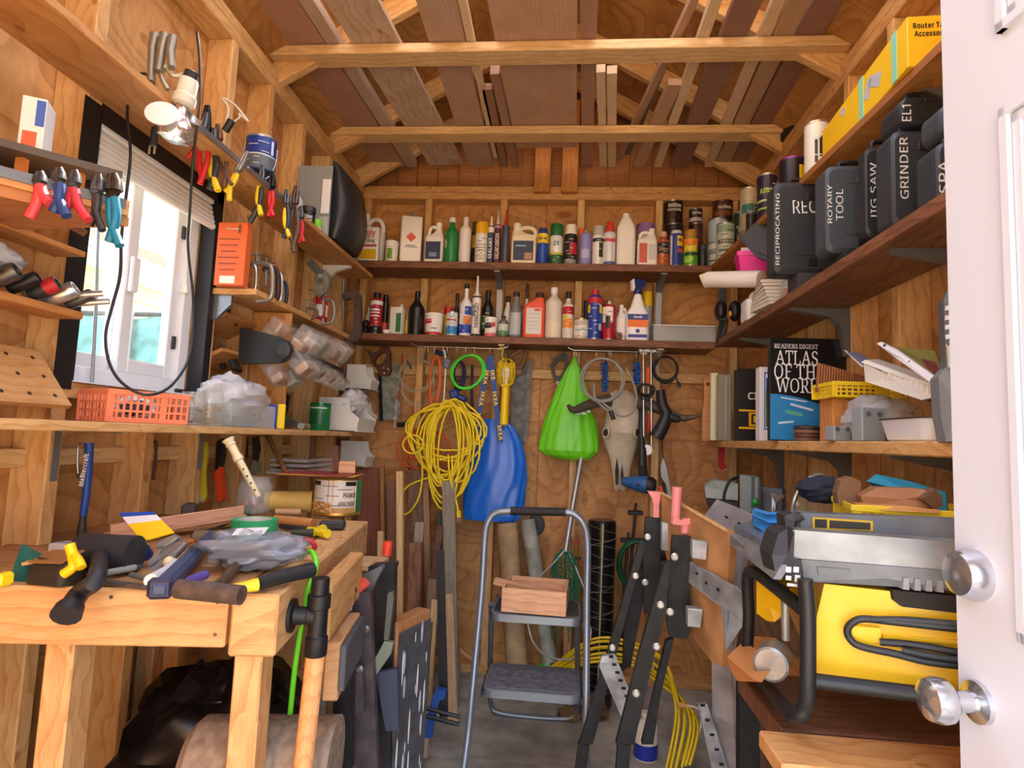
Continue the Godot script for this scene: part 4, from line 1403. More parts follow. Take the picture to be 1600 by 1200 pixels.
func build_hooks() -> void:
	var chrome := M("cfd2d4", 0.25, 0.9)
	var steel := worn("a7aaa8", "scuff", 0.4, 0.6, 9.0)
	var hg := "things hanging under the lower back shelf"
	# two wire rails with hooks
	for e in [[643, 530, 650, 541, 786, 545, 795, 532, "left wire hanging rail under the lower back shelf", [665, 669, 680, 693, 699, 715, 728, 742, 766, 784]], [887, 535, 894, 547, 1034, 551, 1042, 538, "right wire hanging rail under the lower back shelf", [897, 901, 932, 952, 955, 994, 1005, 1018, 1030]]]:
		var p := W((e[0] + e[6]) * 0.5, e[3], 2.94)
		var o := thing("hanging_rail", e[8], "rail", p)
		var s := st()
		var a := W(e[0], e[1], 2.94)
		var b := W(e[6], e[7], 2.94)
		a.y = 1.667
		b.y = 1.667
		tube(s, [a, W(e[0], e[1] + 6, 2.94), W(e[0] + 2, e[3] - 3, 2.94), W(e[2] + 2, e[3], 2.94), W(e[4] - 3, e[5], 2.94), W(e[6] - 2, e[5] - 3, 2.94), W(e[6], e[7] + 6, 2.94), b], 0.0028, 8)
		partw(o, "wire", s, chrome)
		for x in e[9]:
			var y: float = lerpf(e[3], e[5], (x - e[2]) / (e[4] - e[2]))
			s = st()
			var c := W(x, y, 2.94)
			tube(s, curve([c + V(0, 0, -0.006), c + V(0, 0.005, 0), c + V(0, 0, 0.006), c + V(0, -0.03, 0.004), c + V(0.002, -0.045, 0.014), c + V(0, -0.036, 0.022)], 3), 0.0016, 6)
			partw(o, "hook", s, chrome)
	# saws
	var o := thing("hand_saw", "mitre saw with brown handle and wide grey green blade, leftmost", "hand saw", W(605, 655, 3.13))
	cutout(o, "blade", [[594, 570], [625, 567], [626, 656], [597, 657]], 3.13, 0.003, worn("9aa39a", "scuff", 0.45, 0.5, 6.0))
	cutout(o, "spine", [[591, 572], [596, 571], [599, 657], [593, 658]], 3.13, 0.008, M("25272a", 0.4, 0.6))
	var hd := cutout(o, "handle", [[574, 546], [579, 552], [590, 550], [598, 541], [602, 533], [606, 541], [611, 551], [610, 566], [612, 580], [608, 587], [594, 588], [590, 577], [583, 571], [580, 562]], 3.11, 0.024, wood("6b4030", "dark"), [[586, 567], [588, 559], [596, 552], [603, 551], [605, 556], [600, 566], [592, 571]])
	for q in [[599, 575], [606, 577], [600, 583]]:
		var s := st()
		ball(s, W(q[0], q[1], 3.097), V(0.005, 0.005, 0.002))
		part(hd, "rivet", s, chrome)
	o = thing("hand_saw", "long hand saw with a carved wooden handle behind the blue bag", "hand saw", W(812, 690, 3.11))
	cutout(o, "blade", [[801, 572], [832, 564], [828, 640], [823, 690], [797, 690], [799, 640]], 3.12, 0.003, worn("6a6c6c", "scuff", 0.5, 0.5, 6.0))
	var hs := st()
	tube(hs, curve(path_px([[797, 558, 3.09], [808, 550, 3.09], [822, 545, 3.09], [819, 560, 3.09], [813, 574, 3.09], [804, 570, 3.09]]), 5, true), 0.0115, 10, true)
	partw(o, "handle", hs, wood("a07c54", "dark"))
	cutout(o, "cheek", [[803, 570], [816, 568], [815, 584], [809, 588], [803, 580]], 3.1, 0.022, wood("a07c54", "dark"))
	o = thing("hand_saw", "saw with a black plastic handle beside the green bag", "hand saw", W(875, 620, 3.11))
	cutout(o, "blade", [[868, 596], [884, 590], [896, 640], [890, 650]], 3.12, 0.003, steel)
	cutout(o, "handle", [[859, 571], [866, 562], [880, 551], [885, 552], [888, 566], [884, 585], [877, 594], [866, 597]], 3.11, 0.026, M("2a2b2d", 0.5), [[866, 573], [876, 562], [882, 563], [881, 580], [874, 588], [868, 587]])
	# wire coil
	o = thing("wire_coil", "coil of thin galvanised wire left of the orange cord", "wire", W(654, 636, 2.96), 0, hg)
	var s := st()
	tube(s, coil(W(652, 560, 2.96), 0.085, 0.085, 5, 0.12, 4, 0.012), 0.0016, 5)
	tube(s, coil(W(656, 566, 2.97), 0.10, 0.115, 3, 0.2, 9, 0.012), 0.0016, 5)
	partw(o, "loops", s, M("a9a890", 0.4, 0.6))
	s = st()
	tube(s, path_px([[636, 563, 2.93], [643, 577, 2.93]]), 0.004, 6)
	partw(o, "tie", s, M("2c2c2c", 0.6))
	# red strap and chain with a black grip
	o = thing("keyed_chain", "red strap with a steel chain and black grip", "chain", W(620, 680, 3.0), 0, hg)
	s = st()
	tube(s, path_px([[629, 553, 3.04], [629, 575, 3.04], [626, 605, 3.02], [622, 625, 3.0]]), 0.005, 6)
	partw(o, "strap", s, M("a8362e", 0.6))
	for i in 7:
		s = st()
		var c := W(620 - i * 0.6, 627 + i * 6.5, 3.0)
		var lk := []
		for k in 10:
			var t := TAU * k / 10
			lk.append(c + (V(cos(t) * 0.005, sin(t) * 0.011, 0) if i % 2 == 0 else V(0, sin(t) * 0.011, cos(t) * 0.005)))
		tube(s, lk, 0.0018, 5, true)
		partw(o, "link", s, chrome)
	s = st()
	tube(s, path_px([[622, 664, 2.99], [632, 663, 2.98], [645, 657, 2.97]]), 0.013, 10)
	partw(o, "grip", s, M("232427", 0.45))
	# orange cord
	o = thing("extension_cord", "orange extension cord in a long hank behind the yellow one", "cord", W(680, 745, 3.0), 0, hg)
	s = st()
	tube(s, coil(W(682, 558, 2.965), 0.026, 0.13, 5, 0.18, 11, 0.014), 0.0038, 7)
	tube(s, coil(W(662, 672, 3.03), 0.1, 0.12, 9, 0.5, 15, 0.02), 0.0036, 6)
	partw(o, "loops", s, M("e0662f", 0.5))
	# pale strap that carries the yellow coil
	o = thing("hook_strap", "white strap with grey buckle carrying the yellow cord", "strap", W(695, 640, 2.93), 0, hg)
	s = st()
	tube(s, path_px([[694, 547, 2.94], [697, 565, 2.93], [695, 600, 2.915], [693, 634, 2.90]]), 0.0045, 6)
	partw(o, "strap", s, M("d6d6d2", 0.6))
	s = st()
	bx(s, Vector3(0.03, 0.05, 0.018), T(W(698, 568, 2.92), 0, 0, -8), 0.004)
	partw(o, "buckle", s, M("5d6a86", 0.5))
	# lime coil
	o = thing("rope_coil", "lime green hose coil on the left rail", "hose", W(725, 608, 2.95), 0, hg)
	s = st()
	tube(s, coil(W(735, 555, 2.945), 0.082, 0.083, 4, 0.08, 21, 0.014, 0.14), 0.006, 8)
	partw(o, "loops", s, M("3fd82c", 0.45))
	# blue clamps behind
	o = thing("ratchet_strap", "dark blue ratchet strap behind the lime hose", "strap", W(725, 630, 3.02), 0, hg)
	s = st()
	tube(s, path_px([[680, 549, 3.0], [690, 553, 2.99], [699, 551, 2.99]]), 0.013, 8)
	tube(s, coil(W(718, 565, 3.03), 0.028, 0.06, 4, 0.3, 25, 0.012), 0.006, 6)
	tube(s, path_px([[738, 570, 3.05], [737, 610, 3.05], [738, 645, 3.05]]), 0.008, 6)
	partw(o, "webbing", s, M("1f2c4c", 0.7))
	s = st()
	bx(s, Vector3(0.05, 0.045, 0.03), T(W(710, 616, 3.0), 0, 0, 15), 0.008)
	bx(s, Vector3(0.05, 0.03, 0.03), T(W(722, 622, 3.0), 0, 0, -20), 0.008)
	partw(o, "ratchet", s, M("20489a", 0.45))
	# the big yellow cord
	o = thing("extension_cord", "big yellow extension cord coil with its plug dangling", "cord", W(705, 805, 2.9), 0, hg)
	var yl := M("ecd21c", 0.42)
	s = st()
	tube(s, coil(W(700, 634, 2.885), 0.15, 0.165, 9, 0.4, 31, 0.03), 0.0052, 8)
	tube(s, coil(W(703, 632, 2.86), 0.09, 0.19, 8, 0.5, 38, 0.025), 0.0052, 8)
	tube(s, coil(W(646, 680, 2.86), 0.055, 0.045, 1, 0.05, 39, 0.01), 0.0052, 8)
	tube(s, curve(path_px([[655, 700, 2.86], [660, 735, 2.87], [655, 775, 2.87], [640, 800, 2.87], [627, 800, 2.87], [632, 765, 2.88], [665, 748, 2.88], [702, 742, 2.88], [735, 720, 2.88], [755, 690, 2.88], [752, 655, 2.88], [728, 630, 2.88]]), 5), 0.0052, 8)
	tube(s, curve(path_px([[700, 710, 2.85], [703, 745, 2.85], [712, 780, 2.85], [716, 800, 2.85]]), 5), 0.0052, 8)
	tube(s, curve(path_px([[706, 712, 2.87], [707, 760, 2.87], [704, 800, 2.87], [704, 818, 2.87]]), 5), 0.0052, 8)
	partw(o, "loops", s, yl)
	s = st()
	tube(s, path_px([[716, 798, 2.85], [717, 808, 2.85]]), 0.012, 10)
	partw(o, "plug", s, yl)
	s = st()
	for dx in [-2, 2]:
		tube(s, path_px([[717 + dx, 808, 2.85], [717 + dx, 816, 2.85]]), 0.0022, 6)
	partw(o, "prongs", s, chrome)
	# blue carrier bag
	o = thing("carrier_bag", "big blue woven carrier bag with lettered straps", "bag", W(772, 815, 2.98), 0, hg)
	var blue := M("1e6ddc", 0.3)
	s = st()
	sack(s, [[655, 756, 790], [668, 750, 802], [690, 744, 815], [720, 737, 822], [755, 729, 822], [785, 724, 818], [805, 723, 812], [813, 726, 806]], 3.0, 0.3, 7.0, 0.055)
	partw(o, "bag", s, blue)
	var k := 0
	for e in [[[766, 556, 2.95], [755, 605, 2.94], [745, 668, 2.93], [743, 690, 2.92], [8, 0, 0]], [[767, 556, 2.94], [772, 605, 2.92], [779, 668, 2.91], [782, 690, 2.91], [-6, 0, 0]]]:
		s = st()
		for i in 3:
			var pa := W(e[i][0], e[i][1], e[i][2])
			var pb := W(e[i + 1][0], e[i + 1][1], e[i + 1][2])
			bar(s, pa, pb, 0.004, 0.026, V(1, 0.1, 0))
		var strap := partw(o, "strap", s, M("1c4a94", 0.55))
		for i in 3:
			var pa := W(e[0][0], e[0][1], e[0][2]).lerp(W(e[2][0], e[2][1], e[2][2]), 0.3 + 0.3 * i)
			if i == 2 and k == 1:
				pa = W(782, 676, 2.905)
			var dir := (W(e[2][0], e[2][1], e[2][2]) - W(e[0][0], e[0][1], e[0][2])).normalized()
			var side := dir.cross(Vector3.BACK).normalized()
			lettering(strap, "IKEA", 0.02, M("e8d23c", 0.5), Transform3D(Basis(dir, -side, dir.cross(-side)).orthonormalized(), pa + V(0, 0, 0.007 + 0.006 * i)), 0.075)
		k += 1
	# yellow inspection lamp
	o = thing("inspection_lamp", "yellow caged inspection lamp with ribbed handle", "lamp", W(787, 665, 2.92), 0, hg)
	var lamp_yellow := M("f2cf16", 0.4)
	s = st()
	tube(s, curve(path_px([[779, 547, 2.93], [783, 543, 2.93], [786, 549, 2.92], [784, 556, 2.92], [787, 562, 2.92]]), 4), 0.003, 6)
	partw(o, "hook", s, lamp_yellow)
	s = st()
	var lb := W(787, 665, 2.92)
	lathe(s, [[0.017, 0.0], [0.021, 0.004]], 14, T(lb))
	var prof := []
	for i in 9:
		prof.append([0.0195 + 0.0016 * (i % 2), 0.006 + i * 0.0085])
	prof += [[0.019, 0.09], [0.019, 0.19], [0.026, 0.195], [0.026, 0.205]]
	lathe(s, prof, 16, T(lb))
	partw(o, "handle", s, lamp_yellow)
	s = st()
	for i in 8:
		var t := TAU * i / 8
		var d := V(cos(t), 0, sin(t))
		tube(s, curve([lb + d * 0.024 + V(0, 0.20, 0), lb + d * 0.042 + V(0, 0.235, 0), lb + d * 0.045 + V(0, 0.29, 0), lb + d * 0.03 + V(0, 0.325, 0), lb + d * 0.006 + V(0, 0.335, 0)], 4), 0.0022, 5)
	for yy in [[0.235, 0.042], [0.262, 0.0455], [0.29, 0.045]]:
		var rg := []
		for i in 20:
			rg.append(lb + V(cos(TAU * i / 20) * yy[1], yy[0], sin(TAU * i / 20) * yy[1]))
		tube(s, rg, 0.002, 5, true)
	partw(o, "cage", s, lamp_yellow)
	s = st()
	patch(s, 0.043, 0.21, 0.32, 90, 270, 12)
	part(o, "reflector", s, M("e8c41c", 0.4))
	s = st()
	lathe(s, [[0.012, 0.205], [0.014, 0.22], [0.024, 0.25], [0.024, 0.275], [0.012, 0.295], [0.002, 0.298]], 14, T(lb))
	partw(o, "bulb", s, M("efe6c0", 0.2))
	# green carrier bag
	o = thing("carrier_bag", "lime green plastic bag full of stuff on the right rail", "bag", W(888, 719, 2.94), 0, hg)
	s = st()
	sack(s, [[556, 896, 899], [566, 892, 902], [580, 884, 908], [605, 872, 916], [635, 859, 924], [665, 849, 931], [690, 842, 935], [704, 841, 935], [712, 852, 928], [718, 874, 918]], 3.02, 0.3, 9.0, 0.05)
	var bag := partw(o, "bag", s, M("6ad41c", 0.36))
	s = st()
	for e in [[903, 646, 7, 5], [912, 646, 8, 4], [920, 643, 6, 4]]:
		var c := W(e[0], e[1], 2.76)
		bx(s, Vector3(e[2] * 0.003, e[3] * 0.003, 0.0012), T(W(e[0], e[1], 2.965), 0, 12, 3))
	partw(o, "white_print", s, M("eef2ea", 0.6))
	# grey cable
	o = thing("cable_coil", "grey coiled power cable with black plug over the skull", "cable", W(945, 655, 2.94), 0, hg)
	var grey := M("8f9290", 0.5)
	s = st()
	tube(s, coil(W(942, 560, 2.90), 0.103, 0.108, 4, 0.08, 51, 0.02), 0.0052, 8)
	tube(s, curve(path_px([[928, 600, 2.9], [930, 622, 2.89], [942, 636, 2.88], [955, 646, 2.88]]), 5), 0.0052, 8)
	tube(s, curve(path_px([[978, 575, 2.9], [992, 605, 2.89], [994, 632, 2.88], [985, 647, 2.88], [970, 650, 2.88], [955, 640, 2.88], [940, 628, 2.88]]), 5), 0.0052, 8)
	partw(o, "loops", s, grey)
	s = st()
	tube(s, path_px([[954, 642, 2.87], [956, 648, 2.87], [959, 656, 2.87]]), 0.011, 8)
	partw(o, "plug", s, M("2c2c2e", 0.5))
	# blue cords
	for e in [[945, 566, 612, "blue cord hank in the middle of the right rail"], [995, 566, 600, "blue cord hank beside the two chrome rods"]]:
		o = thing("cord_hank", e[3], "cord", W(e[0], e[2], 2.99), 0, hg)
		s = st()
		var pts := []
		for i in 40:
			var t := float(i) / 39
			pts.append(W(e[0], lerpf(e[1], e[2], t), 3.0) + V(0.016 * sin(i * 2.4), 0, 0.012 * cos(i * 1.9)))
		tube(s, curve(pts, 2), 0.0055, 6)
		partw(o, "wraps", s, M("1d56a8", 0.6))
		s = st()
		tube(s, path_px([[e[0] + 3, e[1] - 18, 2.95], [e[0] + 2, e[1], 2.98]]), 0.003, 6)
		partw(o, "loop", s, M("3a3f48", 0.6))
	# cattle skull with horns
	o = thing("cattle_skull", "weathered cattle skull with dark horns", "skull", W(970, 765, 3.03))
	var bone := worn("d8cfb8", "scuff", 0.75, 0.0, 1.6)
	s = st()
	var rings := []
	for e in [[766, 962, 976, 0.35], [762, 959, 980, 0.5], [745, 957, 984, 0.6], [728, 955, 987, 0.65], [712, 951, 991, 0.65], [698, 946, 995, 0.62], [686, 942, 998, 0.58], [672, 943, 999, 0.55], [655, 947, 1000, 0.55], [638, 949, 999, 0.55], [624, 950, 996, 0.5], [615, 954, 990, 0.42], [611, 962, 982, 0.3]]:
		var a := W(e[1], e[0], 3.0)
		var b := W(e[2], e[0], 3.0)
		var c := (a + b) * 0.5
		var w := a.distance_to(b) * 0.5
		var rg := []
		for i in 28:
			var t := TAU * i / 28
			var crease := 1.0 - 0.05 * exp(-pow(wrapf(t - 1.5 * PI, -PI, PI) / 0.22, 2.0))
			rg.append(c + V(cos(t) * w, 0.006 * sin(3.0 * t), -sin(t) * w * e[3] * crease - 0.02))
		rings.append(rg)
	loft(s, rings)
	partw(o, "cranium", s, bone)
	for e in [[947, 676, 2.965, 25], [995, 676, 2.965, -25]]:
		s = st()
		var c := W(e[0], e[1], e[2])
		var rim := []
		for i in 18:
			var t := TAU * i / 18
			rim.append(c + Basis.from_euler(V(0, deg_to_rad(-e[3] * 1.6), 0)) * V(cos(t) * 0.018, sin(t) * 0.024, 0))
		tube(s, rim, 0.006, 8, true)
		var sk := partw(o, "eye_socket", s, bone)
		s = st()
		ball(s, c + V(0, 0, -0.003), V(0.015, 0.02, 0.01))
		part(sk, "hollow", s, M("2a221c", 0.9))
	for e in [[[964, 716], [967, 735], [966, 757], [962, 757], [961, 735]], [[972, 724], [974, 742], [974, 758], [971, 758], [970, 742]]]:
		cutout(o, "nasal_gap", e, 2.948, 0.012, M("3a2c22", 0.9))
	var horn := worn("5f574e", "scuff", 0.6, 0.0, 8.0)
	s = st()
	tube(s, curve(path_px([[953, 625, 3.0], [935, 628, 2.98], [913, 635, 2.94], [897, 641, 2.90], [890, 636, 2.88], [887, 633, 2.87]]), 5), 0.034, 14, false, 0.006)
	partw(o, "horn", s, horn)
	s = st()
	tube(s, curve(path_px([[997, 628, 3.0], [1018, 634, 2.99], [1045, 646, 2.96], [1065, 653, 2.93], [1082, 652, 2.91], [1096, 648, 2.9]]), 5), 0.034, 14, false, 0.006)
	partw(o, "horn", s, horn)
	# chrome rods with pulleys
	o = thing("rod_puller", "pair of long chrome rods joined by a pulley at the bottom", "tool", W(1011, 708, 2.94), 0, hg)
	for x in [[1005, 1006], [1017, 1018]]:
		s = st()
		tube(s, path_px([[x[0], 552, 2.93], [x[1], 703, 2.93]]), 0.0048, 8)
		partw(o, "rod", s, chrome)
	for e in [[1011, 703, 2.925, 0.026, "pulley"], [1006, 547, 2.955, 0.024, "washer"], [1019, 546, 2.96, 0.022, "washer"]]:
		s = st()
		lathe(s, [[e[3] * 0.95, -0.006], [e[3], -0.003], [e[3] * 0.8, 0], [e[3], 0.003], [e[3] * 0.95, 0.006]], 20, T(W(e[0], e[1], e[2]), 90, 0, 0))
		partw(o, e[4], s, M("d5d5d0", 0.35, 0.5))
	# black cables
	o = thing("power_cord", "black power cord coil with plug near the right end of the rail", "cord", W(1040, 605, 2.96), 0, hg)
	s = st()
	tube(s, coil(W(1040, 557, 2.96), 0.058, 0.062, 6, 0.12, 61, 0.02), 0.0042, 7)
	tube(s, curve(path_px([[1054, 585, 2.94], [1058, 594, 2.94], [1061, 601, 2.94]]), 3), 0.0042, 7)
	partw(o, "loops", s, M("1c1c1d", 0.5))
	s = st()
	tube(s, path_px([[1059, 597, 2.94], [1062, 605, 2.94]]), 0.009, 8)
	partw(o, "plug", s, M("2a2a2b", 0.5))
	o = thing("power_cord", "tangle of thin black flex across the chrome rods", "cord", W(1008, 622, 2.92), 0, hg)
	s = st()
	tube(s, coil(W(1008, 600, 2.92), 0.035, 0.032, 7, 0.35, 66, 0.016), 0.0034, 6)
	partw(o, "loops", s, M("18181a", 0.5))
	# orange handled screwdriver behind the rods
	o = thing("screwdriver", "orange handled tool hanging between the chrome rods", "screwdriver", W(1012, 680, 3.0), 0, hg)
	s = st()
	tube(s, path_px([[1013, 574, 3.0], [1013, 600, 3.0]]), 0.014, 10)
	partw(o, "handle", s, M("ef6a24", 0.45))
	s = st()
	tube(s, path_px([[1013, 600, 3.0], [1013, 650, 3.0]]), 0.004, 8)
	partw(o, "shaft", s, chrome)
	s = st()
	tube(s, path_px([[1015, 645, 3.0], [1013, 675, 3.0]]), 0.009, 8)
	partw(o, "red_sleeve", s, M("d8402c", 0.5))
	# black Y shaped hose attachment
	o = thing("hose_attachment", "black forked vacuum attachment on the right horn", "attachment", W(1035, 685, 2.92), 0, hg)
	s = st()
	tube(s, curve(path_px([[1032, 610, 2.93], [1035, 632, 2.92], [1041, 648, 2.91], [1036, 664, 2.9], [1025, 684, 2.9]]), 5), 0.022, 14, false, 0.036)
	partw(o, "main_tube", s, M("232326", 0.45))
	s = st()
	tube(s, path_px([[1040, 650, 2.91], [1054, 654, 2.90], [1062, 655, 2.90]]), 0.025, 12, false, 0.016)
	partw(o, "side_tube", s, M("2a2a2e", 0.45))
	# heat gun
	o = thing("heat_gun", "blue heat gun with black handle hanging below the rods", "heat gun", W(1000, 771, 2.9), 0, hg)
	s = st()
	tube(s, curve(path_px([[1003, 640, 2.98], [1002, 670, 2.95], [1003, 700, 2.92], [1004, 706, 2.91]]), 4), 0.012, 8, false, 0.02)
	tube(s, path_px([[1003, 700, 2.915], [1004, 730, 2.91], [1006, 748, 2.86]]), 0.02, 12, false, 0.024)
	partw(o, "handle", s, M("23242a", 0.5))
	s = st()
	var g0 := W(972, 752, 2.88)
	var g1 := W(1012, 758, 2.84)
	var ax := along(g0, g1)
	var tr := Transform3D(Basis(ax.basis.y, ax.basis.x, -ax.basis.z), g0)
	var gl := g0.distance_to(g1)
	lathe(s, [[0.014, 0.0], [0.02, 0.004], [0.026, gl * 0.25], [0.036, gl * 0.6], [0.041, gl * 0.85], [0.041, gl]], 20, tr)
	partw(o, "body", s, M("2c5f9e", 0.4))
	s = st()
	lathe(s, [[0.041, gl], [0.0415, gl + 0.002], [0.04, gl + 0.02], [0.03, gl + 0.036], [0.012, gl + 0.04]], 20, tr)
	partw(o, "end_cap", s, M("1f1c1c", 0.5))
	s = st()
	ball(s, W(997, 758, 2.812), V(0.006, 0.006, 0.003))
	partw(o, "button", s, M("16202e", 0.4))
	# utility knife set and small tools beside the right stud
	o = thing("hanging_snips", "steel snips with orange and yellow green grips by the right stud", "snips", W(1042, 785, 3.02), 0, hg)
	cutout(o, "blades", [[1032, 730], [1036, 715], [1041, 730], [1047, 760], [1050, 785], [1046, 786], [1040, 756], [1033, 745]], 3.03, 0.006, M("b9bbb8", 0.35, 0.7))
	cutout(o, "grip", [[1028, 760], [1033, 758], [1042, 786], [1034, 786]], 3.02, 0.016, M("f0542c", 0.5))
	cutout(o, "grip", [[1046, 766], [1052, 770], [1055, 780], [1049, 790]], 3.04, 0.012, M("c3d84a", 0.5))
	cutout(o, "dark_grip", [[1031, 756], [1038, 752], [1046, 786], [1040, 788]], 3.035, 0.01, M("202022", 0.5))
	s = st()
	tube(s, path_px([[1034, 690, 3.06], [1036, 717, 3.04]]), 0.003, 6)
	partw(o, "loop", s, M("2c2c2c", 0.5))
	o = thing("pry_tool", "red handled tool hanging from the end of the right pine shelf", "tool", W(1128, 735, 2.9))
	cutout(o, "handle", [[1123, 698], [1132, 698], [1131, 722], [1135, 732], [1128, 734], [1122, 728]], 2.92, 0.016, M("b0202c", 0.45))
	cutout(o, "tip", [[1128, 729], [1135, 731], [1136, 735], [1129, 735]], 2.92, 0.012, M("d9a9a4", 0.4))

# ---------------------------------------------------------------- left wall
func pliers(label: String, head: Array, pivot: Array, ha: Array, hb: Array, z: float, ca: String, cbx := "", r0 := 0.007, metal := "5a5c5e", jaw := 0.011, group := "pliers hanging on the left") -> Node3D:
	# jaws from head to pivot, two sleeved handles from the pivot to ha and hb (all in the frame)
	var p := W((ha[0] + hb[0]) * 0.5, maxf(ha[1], hb[1]), z)
	var o := thing("pliers", label, "pliers", p, 0, group)
	var r := r0 * 1.15
	var m := M(metal, 0.35, 0.7)
	var hp := W(head[0], head[1], z)
	var pv := W(pivot[0], pivot[1], z)
	for sd in [-1.0, 1.0]:
		var s := st()
		var off := V(sd * jaw * 0.4, 0, 0)
		tube(s, [hp + off * 0.5, hp.lerp(pv, 0.5) + off * 1.2, pv + off], jaw * 0.35, 6, false, jaw * 0.75)
		partw(o, "jaw", s, m)
	var s2 := st()
	lathe(s2, [[jaw * 0.7, -0.006], [jaw * 0.75, 0.0], [jaw * 0.7, 0.006]], 12, T(pv, 90, 0, 0))
	partw(o, "pivot", s2, m)
	var k := 0
	for e in [[ha, ca], [hb, cbx if cbx != "" else ca]]:
		var en := W(e[0][0], e[0][1], z)
		var d := en - pv
		var side := V(d.y, -d.x, 0).normalized() * (-1.0 if k == 0 else 1.0)
		var bow := d.length() * 0.10
		var pts := curve([pv, pv + d * 0.2 + side * bow * 0.6, pv + d * 0.55 + side * bow, en], 5)
		var s := st()
		tube(s, pts.slice(0, 6), r * 0.7, 7)
		partw(o, "shank", s, m)
		s = st()
		tube(s, pts.slice(4), r, 9)
		partw(o, "handle", s, M(e[1], 0.45))
		k += 1
	return o
func c_clamp(label: String, cx: float, y0: float, y1: float, wpx: float, z: float, m: Material, r := 0.006) -> Node3D:
	# the C frame opens towards the wall, screw along its opening
	var o := thing("c_clamp", label, "clamp", W(cx, y1, z), 0, "clamps on the middle left shelf")
	var s := st()
	tube(s, curve(path_px([[cx - wpx * 0.5, y0 + 6, z], [cx - wpx * 0.4, y0, z], [cx + wpx * 0.3, y0 + 2, z], [cx + wpx * 0.5, y0 + 12, z], [cx + wpx * 0.5, y1 - 14, z], [cx + wpx * 0.3, y1 - 3, z], [cx - wpx * 0.35, y1, z], [cx - wpx * 0.5, y1 - 8, z]]), 4), r, 8)
	partw(o, "frame", s, m)
	s = st()
	tube(s, path_px([[cx - wpx * 0.42, y0 - 14, z], [cx - wpx * 0.42, y0 + (y1 - y0) * 0.55, z]]), r * 0.6, 8)
	partw(o, "screw", s, M("8b8d8c", 0.35, 0.8))
	s = st()
	tube(s, path_px([[cx - wpx * 0.42 - 8, y0 - 13, z], [cx - wpx * 0.42 + 8, y0 - 13, z]]), r * 0.35, 6)
	partw(o, "tommy_bar", s, M("8b8d8c", 0.35, 0.8))
	return o
func build_left_things() -> void:
	var chrome := M("c9cccd", 0.25, 0.85)
	var iron := worn("4a4643", "scuff", 0.55, 0.4, 6.0)
	# slanting corner shelf close to the door with its magnetic bar
	var a := W(-70, 272, 0.82)
	var b := W(203, 330, 1.0)
	var o := thing("corner_shelf", "small slanting shelf with a magnetic tool bar, nearest on the left", "shelf", V(-0.86, minf(a.y, b.y), -0.92))
	b.y = a.y
	var dir := (b - a).normalized()
	var inn := dir.cross(Vector3.UP) * -1.0
	if inn.x > 0:
		inn = -inn
	inn = V(-0.75, 0, -0.5).normalized()
	var s := st()
	prism(s, [Vector2(a.x, a.z), Vector2(b.x, b.z), Vector2(b.x - 0.25, b.z - 0.02), Vector2(a.x - 0.25, a.z + 0.05)], 0.018, Transform3D(Basis(Vector3.RIGHT, Vector3.BACK, Vector3.DOWN), V(0, a.y - 0.009, 0)))
	partw(o, "plank", s, wood("b97e48"))
	s = st()
	bar(s, a + V(0, 0.014, 0.004), b + V(0, 0.014, 0.004), 0.012, 0.028)
	partw(o, "lip", s, wood("d09a5c", "clear"))
	s = st()
	bar(s, a + V(0.004, 0.02, 0.012), b + V(0.0, 0.02, 0.012), 0.005, 0.018)
	partw(o, "magnetic_bar", s, M("6d7072", 0.35, 0.7))
	s = st()
	var ua := W(-70, 196, 0.86)
	var ub := W(192, 268, 1.03)
	ub.y = ua.y
	prism(s, [Vector2(ua.x, ua.z), Vector2(ub.x, ub.z), Vector2(ub.x - 0.22, ub.z - 0.02), Vector2(ua.x - 0.22, ua.z + 0.05)], 0.014, Transform3D(Basis(Vector3.RIGHT, Vector3.BACK, Vector3.DOWN), V(0, ua.y - 0.007, 0)))
	partw(o, "upper_plank", s, M("4a4540", 0.6))
	for e in [[-1.0, -0.95], [-0.94, -1.01]]:
		s = st()
		cuboid(s, V(e[0] - 0.008, a.y, e[1] - 0.006), V(e[0] + 0.008, ua.y - 0.014, e[1] + 0.006))
		partw(o, "rail_post", s, wood("b97e48"))
	var zs := func(px: float) -> float: return lerpf(0.82, 1.0, (px + 70.0) / 273.0) - 0.022
	pliers("salmon handled pliers, leftmost on the magnetic bar", [62, 268], [62, 284], [46, 340], [78, 318], zs.call(62), "d4474f", "", 0.0075)
	pliers("navy handled pliers on the magnetic bar", [92, 262], [92, 280], [84, 332], [104, 338], zs.call(92) - 0.012, "23407c", "", 0.007)
	pliers("red handled pliers between navy and black ones", [116, 266], [116, 286], [92, 336], [138, 344], zs.call(116), "cc3640", "", 0.007)
	pliers("black handled pliers on the magnetic bar", [153, 272], [152, 298], [140, 352], [160, 360], zs.call(152), "2e2e30", "", 0.0055)
	pliers("teal handled end cutters on the magnetic bar", [176, 272], [176, 298], [171, 378], [187, 384], zs.call(176), "16789c", "", 0.0068, "4a4238", 0.016)
	# carton on the corner shelf
	o = thing("carton", "white printed carton standing on the slanting corner shelf", "box", V(W(54, 232, 0.99).x, ua.y + 0.0005, -0.99), 28)
	s = st()
	bx(s, Vector3(0.038, 0.115, 0.05), T(V(0, 0.0575, 0)), 0.001)
	part(o, "box", s, M("e9e6e2", 0.5))
	s = st()
	bx(s, Vector3(0.014, 0.05, 0.001), T(V(0.011, 0.085, 0.0256)))
	part(o, "blue_print", s, M("3f63b8", 0.5))
	s = st()
	bx(s, Vector3(0.022, 0.035, 0.001), T(V(-0.002, 0.03, 0.0256)))
	part(o, "orange_print", s, M("d8663f", 0.5))
